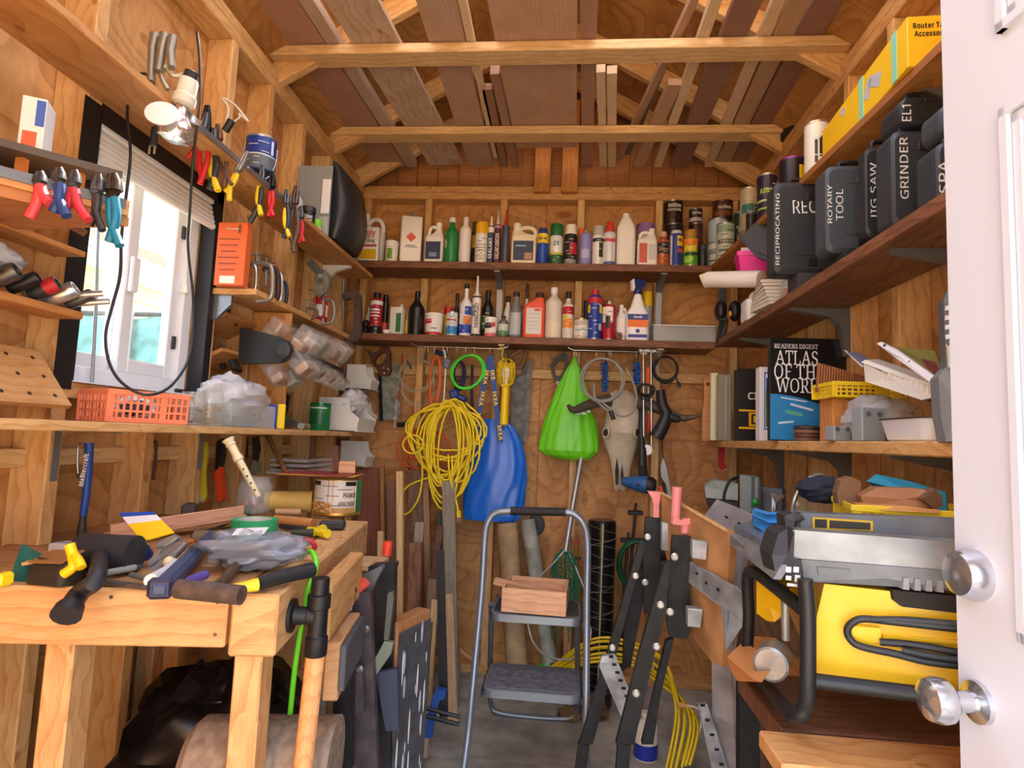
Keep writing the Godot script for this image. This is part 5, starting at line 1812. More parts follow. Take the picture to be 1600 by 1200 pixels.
	# socket rack left of the window
	o = thing("socket_rack", "sloping wooden rack of sockets left of the window", "rack", V(-1.06, 1.2, -1.08))
	var rk := wood("c4884a")
	s = st()
	bar(s, V(-1.11, 1.67, -0.80), V(-1.11, 1.64, -1.18), 0.11, 0.014, V(0.55, 0.8, 0))
	partw(o, "upper_board", s, wood("8a5a38", "dark"))
	s = st()
	cuboid(s, V(-1.148, 1.42, -0.80), V(-1.06, 1.436, -1.19), 0.002)
	partw(o, "socket_board", s, rk)
	s = st()
	cuboid(s, V(-1.148, 1.56, -0.80), V(-1.07, 1.572, -1.19), 0.002)
	partw(o, "middle_board", s, rk)
	var pr := Transform3D(Basis.from_euler(V(0, 0, deg_to_rad(-52))), V(-1.105, 1.285, -1.0))
	s = st()
	bx(s, Vector3(0.15, 0.012, 0.36), pr, 0.001)
	var pf := partw(o, "perforated_board", s, wood("d4a468", "clear"))
	for i in 6:
		for j in 3:
			s = st()
			lathe(s, [[0.0045, 0.0], [0.0045, 0.0008]], 8, pr * T(V(-0.05 + j * 0.05, 0.006, 0.15 - i * 0.06)))
			part(pf, "bit_hole", s, M("3a2a1c", 0.9))
	for i in 7:
		var z := -0.90 - i * 0.045
		o = thing("socket", ["black", "red ringed", "dark steel", "black", "red ringed", "chrome", "dark steel"][i] + " socket, %s from the door in the sloping rack" % ["first", "second", "third", "fourth", "fifth", "sixth", "seventh"][i], "socket", V(-1.085, 1.4365, z), 20, "sockets in the rack")
		s = st()
		var rr_ := 0.012 + 0.002 * (i % 3)
		lathe(s, [[rr_, 0.0], [rr_ * 1.1, 0.004], [rr_ * 1.1, 0.05], [rr_, 0.055], [rr_ * 0.75, 0.055], [rr_ * 0.7, 0.045]], 14, T(V(0, 0.012, 0), 0, 0, -58))
		part(o, "body", s, [M("1c1d1f", 0.4, 0.3), M("26272a", 0.4), M("5c5a56", 0.35, 0.7), M("1c1d1f", 0.4, 0.3), M("26272a", 0.4), chrome, M("5c5a56", 0.35, 0.7)][i])
		if i in [1, 4]:
			s = st()
			lathe(s, [[rr_ * 1.12, 0.03], [rr_ * 1.14, 0.035], [rr_ * 1.12, 0.054]], 14, T(V(0, 0.012, 0), 0, 0, -58), 1, 1, false, false)
			part(o, "ring", s, M("b81e26", 0.45))
	for e in [[1.45, -1.16, "long chrome extension bar sticking out of the sloping rack"], [1.437, -1.18, "flat chrome spanner at the window end of the sloping rack"]]:
		o = thing("ratchet_bar", e[2], "tool", V(-1.09, e[0], e[1]), 0, "chrome tools in the rack")
		s = st()
		tube(s, [V(-0.05, 0.012, 0.03), V(0.0, 0.012, 0.01), V(0.07, 0.03, -0.03)], 0.009, 10, false, 0.007)
		part(o, "bar", s, chrome)
		s = st()
		ball(s, V(-0.05, 0.014, 0.03), V(0.014, 0.014, 0.014))
		part(o, "head", s, chrome)
	o = thing("plastic_bag", "crumpled clear bag above the sockets", "bag", V(-1.10, 1.5, -0.98), 0)
	s = st()
	crumple(s, Vector3(0.035, 0.035, 0.08), 77, 0.3)
	part(o, "film", s, M("d9d6d0", 0.3))
	# hanging cord with its plug and the clamp lamp
	o = thing("clamp_lamp", "clamp lamp with silver reflector bulb under the upper left shelf", "lamp", W(272, 228, 1.3))
	var lz := 1.30
	var top := W(298, 118, lz)
	var bot := W(270, 222, lz)
	var ax := along(top, bot)
	var tr := Transform3D(Basis(ax.basis.y, ax.basis.x, -ax.basis.z), top)
	var ln := top.distance_to(bot)
	s = st()
	lathe(s, [[0.012, -0.01], [0.016, -0.008], [0.017, 0.012], [0.02, 0.014]], 14, tr)
	partw(o, "switch_cap", s, M("1c1c1e", 0.45))
	s = st()
	lathe(s, [[0.02, 0.012], [0.0215, 0.016], [0.0215, 0.05], [0.026, 0.056], [0.026, 0.075], [0.018, 0.08]], 18, tr)
	partw(o, "socket", s, M("dcd6c6", 0.4))
	s = st()
	lathe(s, [[0.014, 0.08], [0.0145, 0.095], [0.022, 0.11], [0.037, 0.13], [0.04, ln * 0.88], [0.036, ln * 0.96], [0.014, ln]], 24, tr)
	partw(o, "reflector_bulb", s, M("e6e4e2", 0.12, 0.85))
	s = st()
	lathe(s, [[0.004, -0.002], [0.036, 0.0], [0.036, 0.003], [0.004, 0.006]], 20, T(W(253, 178, 1.24), 70, 0, -20))
	partw(o, "white_disc", s, M("eceae4", 0.35))
	cutout(o, "clamp_plate", [[287, 165], [305, 182], [316, 190], [313, 198], [296, 190], [284, 176]], 1.32, 0.004, chrome)
	s = st()
	tube(s, curve(path_px([[262, 140, 1.28], [252, 118, 1.28], [258, 105, 1.28], [270, 118, 1.29], [285, 118, 1.30], [296, 122, 1.30]]), 4), 0.006, 7)
	partw(o, "chain", s, M("b7b2a0", 0.35, 0.7))
	for e in [[238, 66, 236, 128], [253, 66, 248, 112], [266, 70, 268, 106]]:
		s = st()
		tube(s, path_px([[e[0] + 4, e[1] - 12, 1.29], [e[0], e[1] + 10, 1.28], [e[2], e[3], 1.27]]), 0.011, 9, false, 0.009)
		partw(o, "clamp_handle", s, M("8c8474", 0.4, 0.5))
	o = thing("black_cable", "black cable looping down over the window from the shelf", "cable", W(230, 617, 1.3))
	cord(o, "loop", [[308, 50, 1.34], [312, 95, 1.34], [311, 160, 1.34], [302, 250, 1.36], [296, 340, 1.4], [294, 390, 1.42], [302, 470, 1.44], [298, 550, 1.40], [270, 600, 1.32], [232, 617, 1.26], [195, 602, 1.24], [172, 570, 1.24], [165, 525, 1.24], [175, 480, 1.24], [188, 430, 1.24], [190, 370, 1.24], [198, 300, 1.25], [204, 240, 1.26], [199, 180, 1.28], [203, 140, 1.29], [213, 118, 1.30], [228, 116, 1.31], [240, 132, 1.32], [245, 165, 1.33], [244, 205, 1.33]], 0.0034, M("1b1c1e", 0.45))
	s = st()
	tube(s, path_px([[243, 200, 1.33], [241, 212, 1.33], [239, 228, 1.33]]), 0.009, 10)
	partw(o, "plug", s, M("26262a", 0.5))
	s = st()
	for dx in [-5, 3]:
		tube(s, path_px([[239 + dx, 228, 1.33], [238 + dx, 240, 1.33]]), 0.0025, 6)
	partw(o, "prongs", s, M("b6a888", 0.4, 0.7))
	cord(o, "lead", [[178, 120, 1.32], [200, 130, 1.32], [222, 140, 1.32], [228, 136, 1.32], [205, 122, 1.34], [185, 117, 1.36]], 0.004, M("1b1c1e", 0.45))
	# blind and its cord
	o = thing("roller_blind", "rolled up white blind at the top of the window", "blind", V(-1.19, 1.83, -1.53))
	for i in 5:
		s = st()
		tube(s, [V(-1.175 + 0.004 * i, 1.905 - i * 0.015, -1.29), V(-1.17 + 0.004 * i, 1.903 - i * 0.0155, -1.76)], 0.011, 8)
		partw(o, "slat_fold", s, M("e6e5e0", 0.5))
	s = st()
	cuboid(s, V(-1.195, 1.915, -1.29), V(-1.155, 1.94, -1.76), 0.003)
	partw(o, "head_rail", s, M("eceae6", 0.4))
	cord(o, "pull_cord", [[293, 330, 1.72], [290, 400, 1.72], [286, 446, 1.72]], 0.0016, M("e9e7e0", 0.6))
	cord(o, "pull_cord", [[294, 330, 1.72], [292, 400, 1.72], [291, 446, 1.72]], 0.0016, M("e9e7e0", 0.6))
	for q in [286, 291]:
		s = st()
		lathe(s, [[0.006, -0.024], [0.0095, -0.02], [0.004, 0.0], [0.003, 0.004]], 12, T(W(q, 447, 1.72)))
		partw(o, "tassel", s, M("efede8", 0.4))
	# pliers and odds along the edge of the upper left shelf
	var z0 := 1.5
	pliers("thin red handled pliers nearest the clamp lamp", [322, 176], [317, 200], [292, 248], [306, 236], 1.50, "cf2b33", "", 0.005)
	pliers("long red handled pliers with black collar", [324, 165], [321, 205], [312, 288], [316, 280], 1.52, "d2242c", "", 0.0068, "222326", 0.014)
	pliers("yellow and black wire strippers", [334, 200], [333, 222], [328, 296], [341, 298], 1.55, "2f3436", "f0cf1a", 0.0085)
	pliers("rusty bare steel pliers beside the strippers", [340, 194], [342, 218], [350, 292], [362, 288], 1.58, "6b4c40", "6b4c40", 0.005, "6b4c40")
	pliers("yellow handled snips under the magnetic strip", [386, 236], [372, 266], [352, 300], [358, 313], 1.6, "f0cc22", "", 0.0068, "9a9c9e")
	pliers("yellow and grey pliers with red tips", [410, 258], [408, 284], [390, 348], [408, 336], 1.75, "35383a", "f2d01c", 0.0075)
	pliers("stubby red pliers right of the blue can", [424, 268], [424, 292], [419, 338], [427, 338], 1.78, "cc2430", "", 0.0065, "1f1f21", 0.014)
	pliers("slim yellow and slate pliers", [448, 296], [448, 318], [443, 372], [452, 370], 1.86, "2e3a46", "f0d020", 0.0068)
	pliers("long rusty tongs hanging by the grey case", [463, 290], [461, 318], [456, 390], [460, 394], 1.9, "5d4c42", "5d4c42", 0.006, "5d4c42", 0.012)
	pliers("short pliers with dark red grips by the grey case", [470, 322], [470, 340], [467, 380], [475, 378], 1.93, "c22c34", "", 0.006)
	o = thing("magnetic_strip", "steel magnetic tool strip on the upper left shelf edge", "tool holder", V(-0.98, 1.98, -1.6))
	s = st()
	cuboid(s, V(-0.984, 1.974, -1.30), V(-0.978, 1.99, -1.98), 0.001)
	partw(o, "strip", s, M("9a9ca0", 0.35, 0.75))
	for z in [-1.33, -1.64, -1.95]:
		s = st()
		lathe(s, [[0.004, 0.0], [0.003, 0.0015]], 10, T(V(-0.978, 1.982, z), 0, 0, -90))
		partw(o, "screw", s, chrome)
	o = thing("wire_hook", "bent white wire hook beside the second left stud", "hook", W(365, 190, 1.6))
	cord(o, "wire", [[355, 186, 1.6], [357, 168, 1.6], [347, 153, 1.6], [368, 165, 1.6], [388, 190, 1.6], [374, 178, 1.6], [375, 183, 1.6], [366, 190, 1.6]], 0.003, M("d6d2c4", 0.4), 4, 6)
	s = st()
	tube(s, path_px([[362, 188, 1.6], [352, 205, 1.6]]), 0.011, 9)
	partw(o, "grip", s, M("232426", 0.5))
	# blue tin on the upper left shelf
	var sy := 1.9925
	shelf_group = "things on the upper left shelf"
	seat = {"p": W(405, 272, 1.80), "w": 0.096, "h": 0.118}
	o = tin("deep blue paint tin with white smear hung on the upper left shelf edge", "173a8c", "b0b4b8", [[0.0, 0.42, "59626a"], [0.42, 0.46, "c9ced2"], [0.5, 0.95, "d9dee6", 48, 60]], [], "paint_can", "paint can", 20)
	s = st()
	tube(s, curve([V(-0.05, 0.09, 0), V(-0.052, 0.02, 0.02), V(-0.02, -0.035, 0.05), V(0.03, -0.03, 0.045), V(0.05, 0.03, 0.02), V(0.05, 0.09, 0)], 5), 0.0016, 6)
	part(o, "bail", s, chrome)
	# grey appliance
	o = thing("air_heater", "grey and black plastic heater case with a white front panel", "heater", V(-1.07, sy, -2.44), 0, shelf_group)
	s = st()
	prism(s, [Vector2(-0.20, 0), Vector2(0.15, 0), Vector2(0.15, 0.31), Vector2(0.08, 0.34), Vector2(-0.20, 0.34)], 0.15, Transform3D(Basis(Vector3.BACK, Vector3.UP, Vector3.LEFT), Vector3.ZERO))
	part(o, "case", s, M("8f9496", 0.45))
	s = st()
	var rings := []
	for i in 11:
		var t := float(i) / 10
		var bulge := 0.025 + 0.035 * sin(PI * pow(t, 0.8))
		rings.append([V(0.076, 0.005 + t * 0.33, 0.15), V(0.076, 0.005 + t * 0.33, -0.14), V(0.076 + bulge, 0.005 + t * 0.31, -0.13), V(0.076 + bulge * 1.1, 0.005 + t * 0.31, 0.0), V(0.076 + bulge, 0.005 + t * 0.31, 0.12)])
	loft(s, rings)
	part(o, "front_shell", s, M("23282e", 0.4))
	s = st()
	cuboid(s, V(0.035, 0.10, 0.1505), V(0.072, 0.25, 0.158), 0.004)
	part(o, "white_panel", s, M("e3e6e8", 0.35))
	s = st()
	cuboid(s, V(0.03, 0.01, 0.1505), V(0.07, 0.09, 0.155), 0.003)
	part(o, "lower_panel", s, M("aab0b2", 0.4))
	seat = {"p": V(-1.03, sy, -2.06), "w": 0.05, "h": 0.075}
	tin("small silver tin beside the heater case", "c3c5c6", "d2d4d6", [], [], "steel_cup", "cup")
	seat = {"p": V(-1.02, sy, -2.15), "w": 0.055, "h": 0.07}
	tub("short black jar lettered Disc beside the heater case", "1c1d20", "2a2b2e", [[0.2, 0.3, "c9c9c9", -40, 60]], [["Disc", 0.55, 0.016, "eeeeee", 20, 0.035]], 0.3)
	seat = {"p": V(-1.02, sy, -2.23), "w": 0.04, "h": 0.05}
	tub("tiny pot with a bright green lid beside the heater case", "dfe8d2", "8ad82a", [], [], 0.6)
	# orange box
	var oc := WX(360, 443, -1.07)
	o = thing("orange_box", "flat orange cardboard box with brown print right of the window", "box", V(-1.075, 1.6455, -1.76), 0)
	s = st()
	bx(s, Vector3(0.098, 0.205, 0.03), T(V(0, 0.1025, 0)), 0.001)
	part(o, "box", s, M("d9622c", 0.55))
	for i in 6:
		s = st()
		bx(s, Vector3(0.07 - 0.01 * (i % 3), 0.004, 0.0006), T(V(-0.008, 0.15 - i * 0.02, 0.0155)))
		part(o, "print_line", s, M("8c3a1c", 0.6))
	s = st()
	bx(s, Vector3(0.05, 0.024, 0.0006), T(V(-0.005, 0.018, 0.0155)))
	part(o, "sticker", s, M("e6e0d2", 0.6))
	s = st()
	tube(s, [V(-0.02, 0.185, 0.016), V(0.022, 0.183, 0.016)], 0.002, 6)
	part(o, "printed_hammer_handle", s, M("c9b8a4", 0.5))
	s = st()
	bx(s, Vector3(0.006, 0.026, 0.002), T(V(0.024, 0.183, 0.0165)))
	part(o, "printed_hammer_head", s, M("5a4a44", 0.5))
	# clamps
	c_clamp("chrome C-clamp, first from the orange box", 392, 412, 458, 16, 1.82, chrome, 0.0055)
	c_clamp("large steel C-clamp, second from the orange box", 412, 412, 470, 26, 1.86, M("9c9a94", 0.35, 0.6), 0.0085)
	c_clamp("brown C-clamp, third from the orange box", 424, 418, 472, 20, 1.92, worn("4e3a32", "scuff", 0.5, 0.3, 6.0), 0.0085)
	c_clamp("bright steel C-clamp, fourth from the orange box", 431, 424, 474, 18, 1.98, chrome, 0.007)
	c_clamp("dark blue C-clamp, fifth from the orange box", 441, 440, 476, 14, 2.06, M("2c3c4c", 0.4, 0.3), 0.007)
	c_clamp("small rusty C-clamp near the grey gauge", 488, 482, 498, 16, 2.2, M("6a5a50", 0.5, 0.4), 0.005)
	c_clamp("little grey C-clamp right of the red one", 513, 468, 506, 18, 2.3, M("8a8c8c", 0.4, 0.5), 0.006)
	c_clamp("little red C-clamp on the middle left shelf", 499, 466, 500, 16, 2.35, M("b02a2c", 0.45), 0.006)
	o = thing("saw_frame_clamp", "brown deep-throat clamp frame at the end of the middle left shelf", "clamp", W(550, 535, 2.6))
	cutout(o, "frame", [[534, 462], [548, 454], [560, 456], [565, 464], [565, 522], [560, 533], [546, 535], [536, 530], [537, 524], [548, 524], [553, 516], [554, 474], [550, 466], [538, 470]], 2.62, 0.022, worn("57463e", "scuff", 0.55, 0.2, 5.0))
	s = st()
	tube(s, path_px([[536, 436, 2.62], [536, 500, 2.62]]), 0.007, 8)
	partw(o, "screw", s, M("77746e", 0.4, 0.7))
	o = thing("can_of_glue", "red and white can standing on the middle left shelf", "can", V(-1.06, 1.6455, -2.42))
	s = st()
	lathe(s, [[0.027, 0], [0.028, 0.003], [0.028, 0.12], [0.022, 0.13]], 18)
	part(o, "body", s, M("b8262e", 0.4))
	s = st()
	lathe(s, [[0.0284, 0.04], [0.0284, 0.09]], 18, Transform3D.IDENTITY, 1, 1, false, false)
	part(o, "printed_label", s, M("ebe6de", 0.5))
	# bevel gauge
	o = thing("protractor_gauge", "grey metal angle gauge standing on the middle left shelf", "gauge", W(498, 466, 2.25))
	cutout(o, "plate", [[492, 433], [508, 421], [515, 430], [516, 444], [510, 458], [500, 465], [492, 458]], 2.26, 0.018, worn("8f9086", "scuff", 0.45, 0.5, 8.0))
	cutout(o, "arm", [[480, 413], [488, 406], [506, 424], [498, 434]], 2.25, 0.024, M("5f5f58", 0.45, 0.5))
	s = st()
	lathe(s, [[0.012, 0], [0.01, 0.008]], 14, T(W(501, 432, 2.24), 90, 0, 0))
	partw(o, "knob", s, M("a8a89e", 0.35, 0.6))
	# parts carousel with clear cups
	o = thing("parts_carousel", "black armed carousel of clear plastic part drawers", "organizer", W(455, 600, 2.1))
	cutout(o, "arm", [[377, 514], [383, 513], [440, 527], [452, 533], [457, 545], [452, 560], [440, 567], [380, 569], [375, 560]], 1.92, 0.02, M("202226", 0.5))
	s = st()
	lathe(s, [[0.03, 0], [0.03, 0.006], [0.018, 0.01]], 20, T(W(441, 547, 1.905), 90, 0, 0))
	partw(o, "hub", s, M("2a2d31", 0.5))
	s = st()
	tube(s, path_px([[450, 548, 1.95], [532, 580, 2.55]]), 0.016, 10)
	partw(o, "spindle", s, M("2c2f33", 0.5))
	for row in [[[476, 532], [535, 552], -38, 6], [[470, 568], [528, 592], 42, 7], [[432, 582], [452, 588], 36, 2, 2.1], [[430, 518], [446, 522], -40, 2, 2.1]]:
		for i in row[3]:
			var t := float(i) / maxf(1.0, row[3] - 1)
			var c := W(lerpf(row[0][0], row[1][0], t), lerpf(row[0][1], row[1][1], t), lerpf(1.98, row[4] if row.size() > 4 else 2.5, t))
			s = st()
			var bxf := T(c, 0, 0, row[2])
			stack(s, [[-0.045, 0.05, 0.075, 0.01], [-0.04, 0.055, 0.08, 0.012], [0.042, 0.06, 0.085, 0.014], [0.046, 0.055, 0.08, 0.012]], bxf, 3)
			var cup := partw(o, "clear_drawer", s, clear("dcdedc", 0.15, 0.08))
			s = st()
			bx(s, Vector3(0.046, 0.03 + 0.02 * (i % 3), 0.066), bxf * T(V(0, -0.024 + 0.01 * (i % 3), 0)), 0.006)
			part(cup, "contents", s, M(["b08a6a", "c9c2b4", "8f8c86", "d0b89a"][i % 4], 0.6))
	# slots between the studs right of the window
	o = thing("slot_rack", "little sloping pockets between studs right of the window", "rack", V(-1.16, 1.25, -1.9))
	for y in [1.56, 1.44, 1.30]:
		s = st()
		bar(s, V(-1.23, y - 0.04, -1.92), V(-1.12, y + 0.01, -1.92), 0.205, 0.012)
		partw(o, "pocket_board", s, wood("c08a50"))
	s = st()
	cuboid(s, V(-1.145, 1.21, -2.03), V(-1.0, 1.62, -2.045), 0.002)
	partw(o, "end_board", s, wood("c58c4c"))
	pliers("red handled scissors in the pocket right of the window", [349, 474], [356, 486], [362, 506], [369, 508], 1.92, "c4302c", "2a2a2c", 0.005)
	for e in [[332, 540, 350, 575, "2c2d2a"], [345, 535, 368, 578, "3a3b36"], [360, 548, 374, 580, "2a2826"]]:
		o = thing("chisel", "%s dark handled chisel in the lower pocket right of the window" % {332: "left", 345: "middle", 360: "right"}[e[0]], "chisel", W(e[2], e[3], 1.93), 0, "chisels in the pocket")
		s = st()
		tube(s, path_px([[e[2], e[3], 1.92], [lerpf(e[2], e[0], 0.55), lerpf(e[3], e[1], 0.55), 1.94]]), 0.011, 9, false, 0.009)
		partw(o, "handle", s, M(e[4], 0.5))
		s = st()
		tube(s, path_px([[lerpf(e[2], e[0], 0.5), lerpf(e[3], e[1], 0.5), 1.94], [e[0], e[1], 1.96]]), 0.005, 6)
		partw(o, "blade", s, M("9a9c9a", 0.35, 0.7))
	o = thing("white_bead", "white ball knob in the lower pocket right of the window", "knob", W(340, 566, 1.9))
	s = st()
	ball(s, W(340, 562, 1.9), V(0.01, 0.01, 0.01))
	partw(o, "ball", s, M("eceae6", 0.4))
	s = st()
	tube(s, path_px([[334, 560, 1.91], [326, 556, 1.92]]), 0.007, 8)
	partw(o, "pink_stem", s, M("d8b0a8", 0.5))

	# on the eye level shelf
	var ey := 1.1985
	shelf_group = "things on the eye level left shelf"
	basket("open orange plastic basket under the window", V(-1.04, ey, -1.35), 0.19, 0.075, 0.13, 66.0, "f28e68", shelf_group)
	o = thing("metal_rod", "thin grey rod standing in the orange basket", "rod", W(145, 605, 1.36))
	s = st()
	tube(s, [W(143, 612, 1.37), W(150, 480, 1.4), W(153, 350, 1.42)], 0.0042, 8)
	partw(o, "rod", s, M("a9adb0", 0.4, 0.5))
	s = st()
	ball(s, W(153, 349, 1.42), V(0.005, 0.005, 0.005))
	partw(o, "tip", s, M("8a8e92", 0.4))
	o = thing("paper_rolls", "crumpled paper scraps in the orange basket", "paper", V(-1.04, ey + 0.005, -1.35), 0, shelf_group)
	s = st()
	crumple(s, Vector3(0.04, 0.028, 0.055), 12, 0.35)
	part(o, "scrap", s, M("e4dfe0", 0.7), T(V(0, 0.03, 0)))
	s = st()
	crumple(s, Vector3(0.025, 0.018, 0.03), 15, 0.35)
	part(o, "dark_scrap", s, M("4a4250", 0.7), T(V(0.02, 0.03, 0.03)))
	for e in [[0.033, 0.09, -1.505, "squat glass jar of brown screws beside the orange basket", "7a5a3a"], [0.036, 0.12, -1.585, "tall glass jar half full of brass screws", "a8823c"]]:
		o = thing("glass_jar", e[3], "jar", V(-1.0, ey, e[2]), 0, shelf_group)
		s = st()
		lathe(s, [[e[0] * 0.92, 0.0], [e[0], 0.005], [e[0], e[1] * 0.75], [e[0] * 0.75, e[1] * 0.9], [e[0] * 0.75, e[1]]], 20, Transform3D.IDENTITY, 1, 1, true, false)
		part(o, "glass", s, clear("e2e8e4", 0.22))
		s = st()
		var r9 := RandomNumberGenerator.new()
		r9.seed = 5
		for i in 110:
			var t := r9.randf() * TAU
			var q: Vector3 = V(cos(t), 0, sin(t)) * e[0] * 0.86 * sqrt(r9.randf())
			q.y = 0.008 + r9.randf() * e[1] * 0.45
			bx(s, Vector3(0.018, 0.004, 0.004), T(q * V(0.8, 1, 0.8), r9.randf() * 360, r9.randf() * 360, 0))
		var sc := part(o, "screws", s, M(e[4], 0.4, 0.5))
		tag(sc, "", "", "", "stuff")
	o = thing("marker_pen", "black marker lying on the window sill", "pen", V(-1.15, 1.2935, -1.70), 0)
	s = st()
	tube(s, [V(0, 0.006, 0.05), V(0, 0.006, -0.03)], 0.006, 10)
	part(o, "barrel", s, M("1b1c20", 0.4))
	s = st()
	tube(s, [V(0, 0.006, -0.03), V(0, 0.006, -0.06)], 0.0068, 10)
	part(o, "cap", s, M("2f3a44", 0.4))
	o = thing("parts_bag", "pile of clear plastic bags of hardware in a clear box", "bag", V(-1.04, ey, -1.78), 0, shelf_group)
	s = st()
	crumple(s, Vector3(0.075, 0.07, 0.15), 22, 0.3)
	part(o, "film", s, clear("eef0f2", 0.5, 0.18), T(V(0, 0.085, 0)))
	s = st()
	crumple(s, Vector3(0.065, 0.035, 0.11), 27, 0.3)
	part(o, "white_film", s, M("d9dbdf", 0.3), T(V(-0.01, 0.11, 0.01)))
	s = st()
	for e in [[V(0.14, 0.003, 0.26), V(0, 0.0015, 0)], [V(0.003, 0.07, 0.26), V(0.069, 0.038, 0)], [V(0.003, 0.07, 0.26), V(-0.069, 0.038, 0)], [V(0.135, 0.07, 0.003), V(0, 0.038, 0.1285)], [V(0.135, 0.07, 0.003), V(0, 0.038, -0.1285)]]:
		bx(s, e[0], T(e[1]))
	part(o, "box", s, clear("dfe4e6", 0.3, 0.15))
	s = st()
	crumple(s, Vector3(0.06, 0.028, 0.115), 29, 0.4)
	part(o, "hardware", s, worn("7d8388", "scuff", 0.45, 0.4, 20.0), T(V(0, 0.033, 0)))
	o = thing("blue_yellow_packet", "blue and yellow packet at the end of the hardware bags", "packet", V(-0.99, ey, -1.95), 12, shelf_group)
	s = st()
	bx(s, Vector3(0.026, 0.085, 0.012), T(V(0.02, 0.0425, 0)), 0.003)
	part(o, "yellow_side", s, M("f0cf1e", 0.45))
	s = st()
	prism(s, [Vector2(-0.03, 0.0), Vector2(0.006, 0.0), Vector2(0.006, 0.08), Vector2(-0.022, 0.082), Vector2(-0.034, 0.06), Vector2(-0.027, 0.04)], 0.012)
	part(o, "blue_side", s, M("1b4bd0", 0.45))
	# screwdriver, putty knife, green tin, bins
	o = thing("screwdriver", "black and yellow screwdriver hanging behind the shelf", "screwdriver", W(412, 648, 2.1))
	s = st()
	tube(s, path_px([[424, 631, 2.2], [408, 637, 2.2]]), 0.017, 10, false, 0.014)
	partw(o, "handle", s, M("202124", 0.5))
	s = st()
	tube(s, path_px([[409, 636, 2.2], [401, 639, 2.2]]), 0.0185, 10)
	partw(o, "yellow_collar", s, M("e8cf2a", 0.5))
	s = st()
	tube(s, path_px([[403, 636, 2.22], [400, 610, 2.25], [398, 590, 2.28]]), 0.004, 7)
	partw(o, "shaft", s, chrome)
	o = thing("screwdriver", "grey and yellow nut driver lying on the eye level shelf", "screwdriver", V(-0.98, ey, -2.16), 0, shelf_group)
	s = st()
	tube(s, [V(0.02, 0.013, 0.07), V(0.0, 0.013, -0.02)], 0.0125, 10)
	part(o, "handle", s, M("85877e", 0.5))
	s = st()
	tube(s, [V(0.0, 0.013, -0.02), V(-0.006, 0.013, -0.04)], 0.013, 10)
	part(o, "yellow_collar", s, M("e3d02e", 0.5))
	o = thing("putty_knife", "putty knife with a black handle leaning on the green tin", "putty knife", W(455, 664, 2.33))
	cutout(o, "handle", [[444, 617], [449, 614], [453, 620], [450, 640], [445, 654], [439, 652], [441, 632]], 2.34, 0.016, M("1f2023", 0.45))
	cutout(o, "blade", [[440, 652], [447, 651], [470, 662], [466, 667], [432, 666]], 2.335, 0.002, M("9aa0a6", 0.3, 0.7))
	seat = {"p": V(-1.03, ey, -2.42), "w": 0.085, "h": 0.115}
	tin("shiny green tin on the eye level shelf before the white bin", "1b7a44", "2a8a52", [[0.85, 0.9, "d6e2d8", -60, 60], [0.2, 0.7, "155a34", -20, 40]], [], "metal_tin", "tin")
	white_bin("large white stacking bin holding clear bags at eye level", V(-1.0, ey, -2.67), 0.24, 0.15, 0.19, 0.0)
	o = thing("plastic_bag", "clear bag bulging from the large white bin", "bag", V(-0.97, ey + 0.08, -2.64), 0)
	s = st()
	crumple(s, Vector3(0.06, 0.055, 0.09), 41, 0.3)
	part(o, "film", s, clear("e6e8ec", 0.5, 0.15), T(V(0, 0.06, 0)))
	white_bin("white bin hung on the back wall above the eye level shelf", V(-1.07, 1.42, -3.038), 0.12, 0.13, 0.14, 0.0)
	white_bin("white bin hung on the back wall, lower one beside the eye level shelf", V(-1.07, 1.24, -3.043), 0.11, 0.12, 0.14, 0.0)
	white_bin("white bin below the eye level shelf by the back wall", V(-1.07, 1.02, -3.033), 0.13, 0.13, 0.14, 0.0)
	o = thing("clear_tray", "clear tray stack under the eye level shelf", "tray", WX(475, 735, -1.06))
	s = st()
	for i in 3:
		bx(s, Vector3(0.15, 0.012, 0.30), T(V(0, 0.006 + i * 0.02, 0)), 0.002)
	part(o, "trays", s, clear("dfe0e2", 0.45, 0.15))
	s = st()
	bx(s, Vector3(0.16, 0.006, 0.32), T(V(0, -0.003, 0)), 0.001)
	part(o, "base_sheet", s, M("cfd2d6", 0.5))
	# hanging under the eye level shelf
	var ug := "tools hung under the eye level shelf"
	o = thing("pry_bar", "long blue pry bar hanging under the eye level shelf", "pry bar", W(130, 860, 1.28), 0, ug)
	s = st()
	tube(s, path_px([[139, 692, 1.32], [138, 730, 1.32], [134, 780, 1.31], [130, 806, 1.31]]), 0.0105, 10, false, 0.008)
	var grip := partw(o, "blue_grip", s, M("17489c", 0.45))
	var gp := W(138, 734, 1.305)
	lettering(grip, "Mastercraft", 0.012, M("e6e8ee", 0.5), Transform3D(Basis(V(0.09, 0.99, 0.02), V(-0.99, 0.09, 0.0), V(0, 0, 1)).orthonormalized(), gp + V(0, 0, 0.013)), 0.075)
	s = st()
	tube(s, path_px([[130, 806, 1.31], [127, 835, 1.31], [128, 858, 1.31]]), 0.007, 8, false, 0.013)
	partw(o, "steel_end", s, iron)
	o = thing("snap_hook", "steel snap hook hanging left of the blue pry bar", "hook", W(124, 748, 1.36), 0, ug)
	cord(o, "wire", [[126, 692, 1.36], [122, 700, 1.36], [121, 730, 1.36], [124, 748, 1.36], [128, 740, 1.36]], 0.0028, chrome, 4, 6)
	s = st()
	ball(s, W(124, 744, 1.36), V(0.008, 0.008, 0.004))
	partw(o, "eye", s, chrome)
	o = thing("hex_key", "long rusty hex key hanging between two studs", "key", W(240, 750, 1.62), 0, ug)
	cord(o, "rod", [[236, 693, 1.62], [239, 690, 1.62], [244, 692, 1.62], [243, 720, 1.62], [239, 750, 1.62]], 0.004, M("5a4030", 0.5, 0.5), 4, 6)
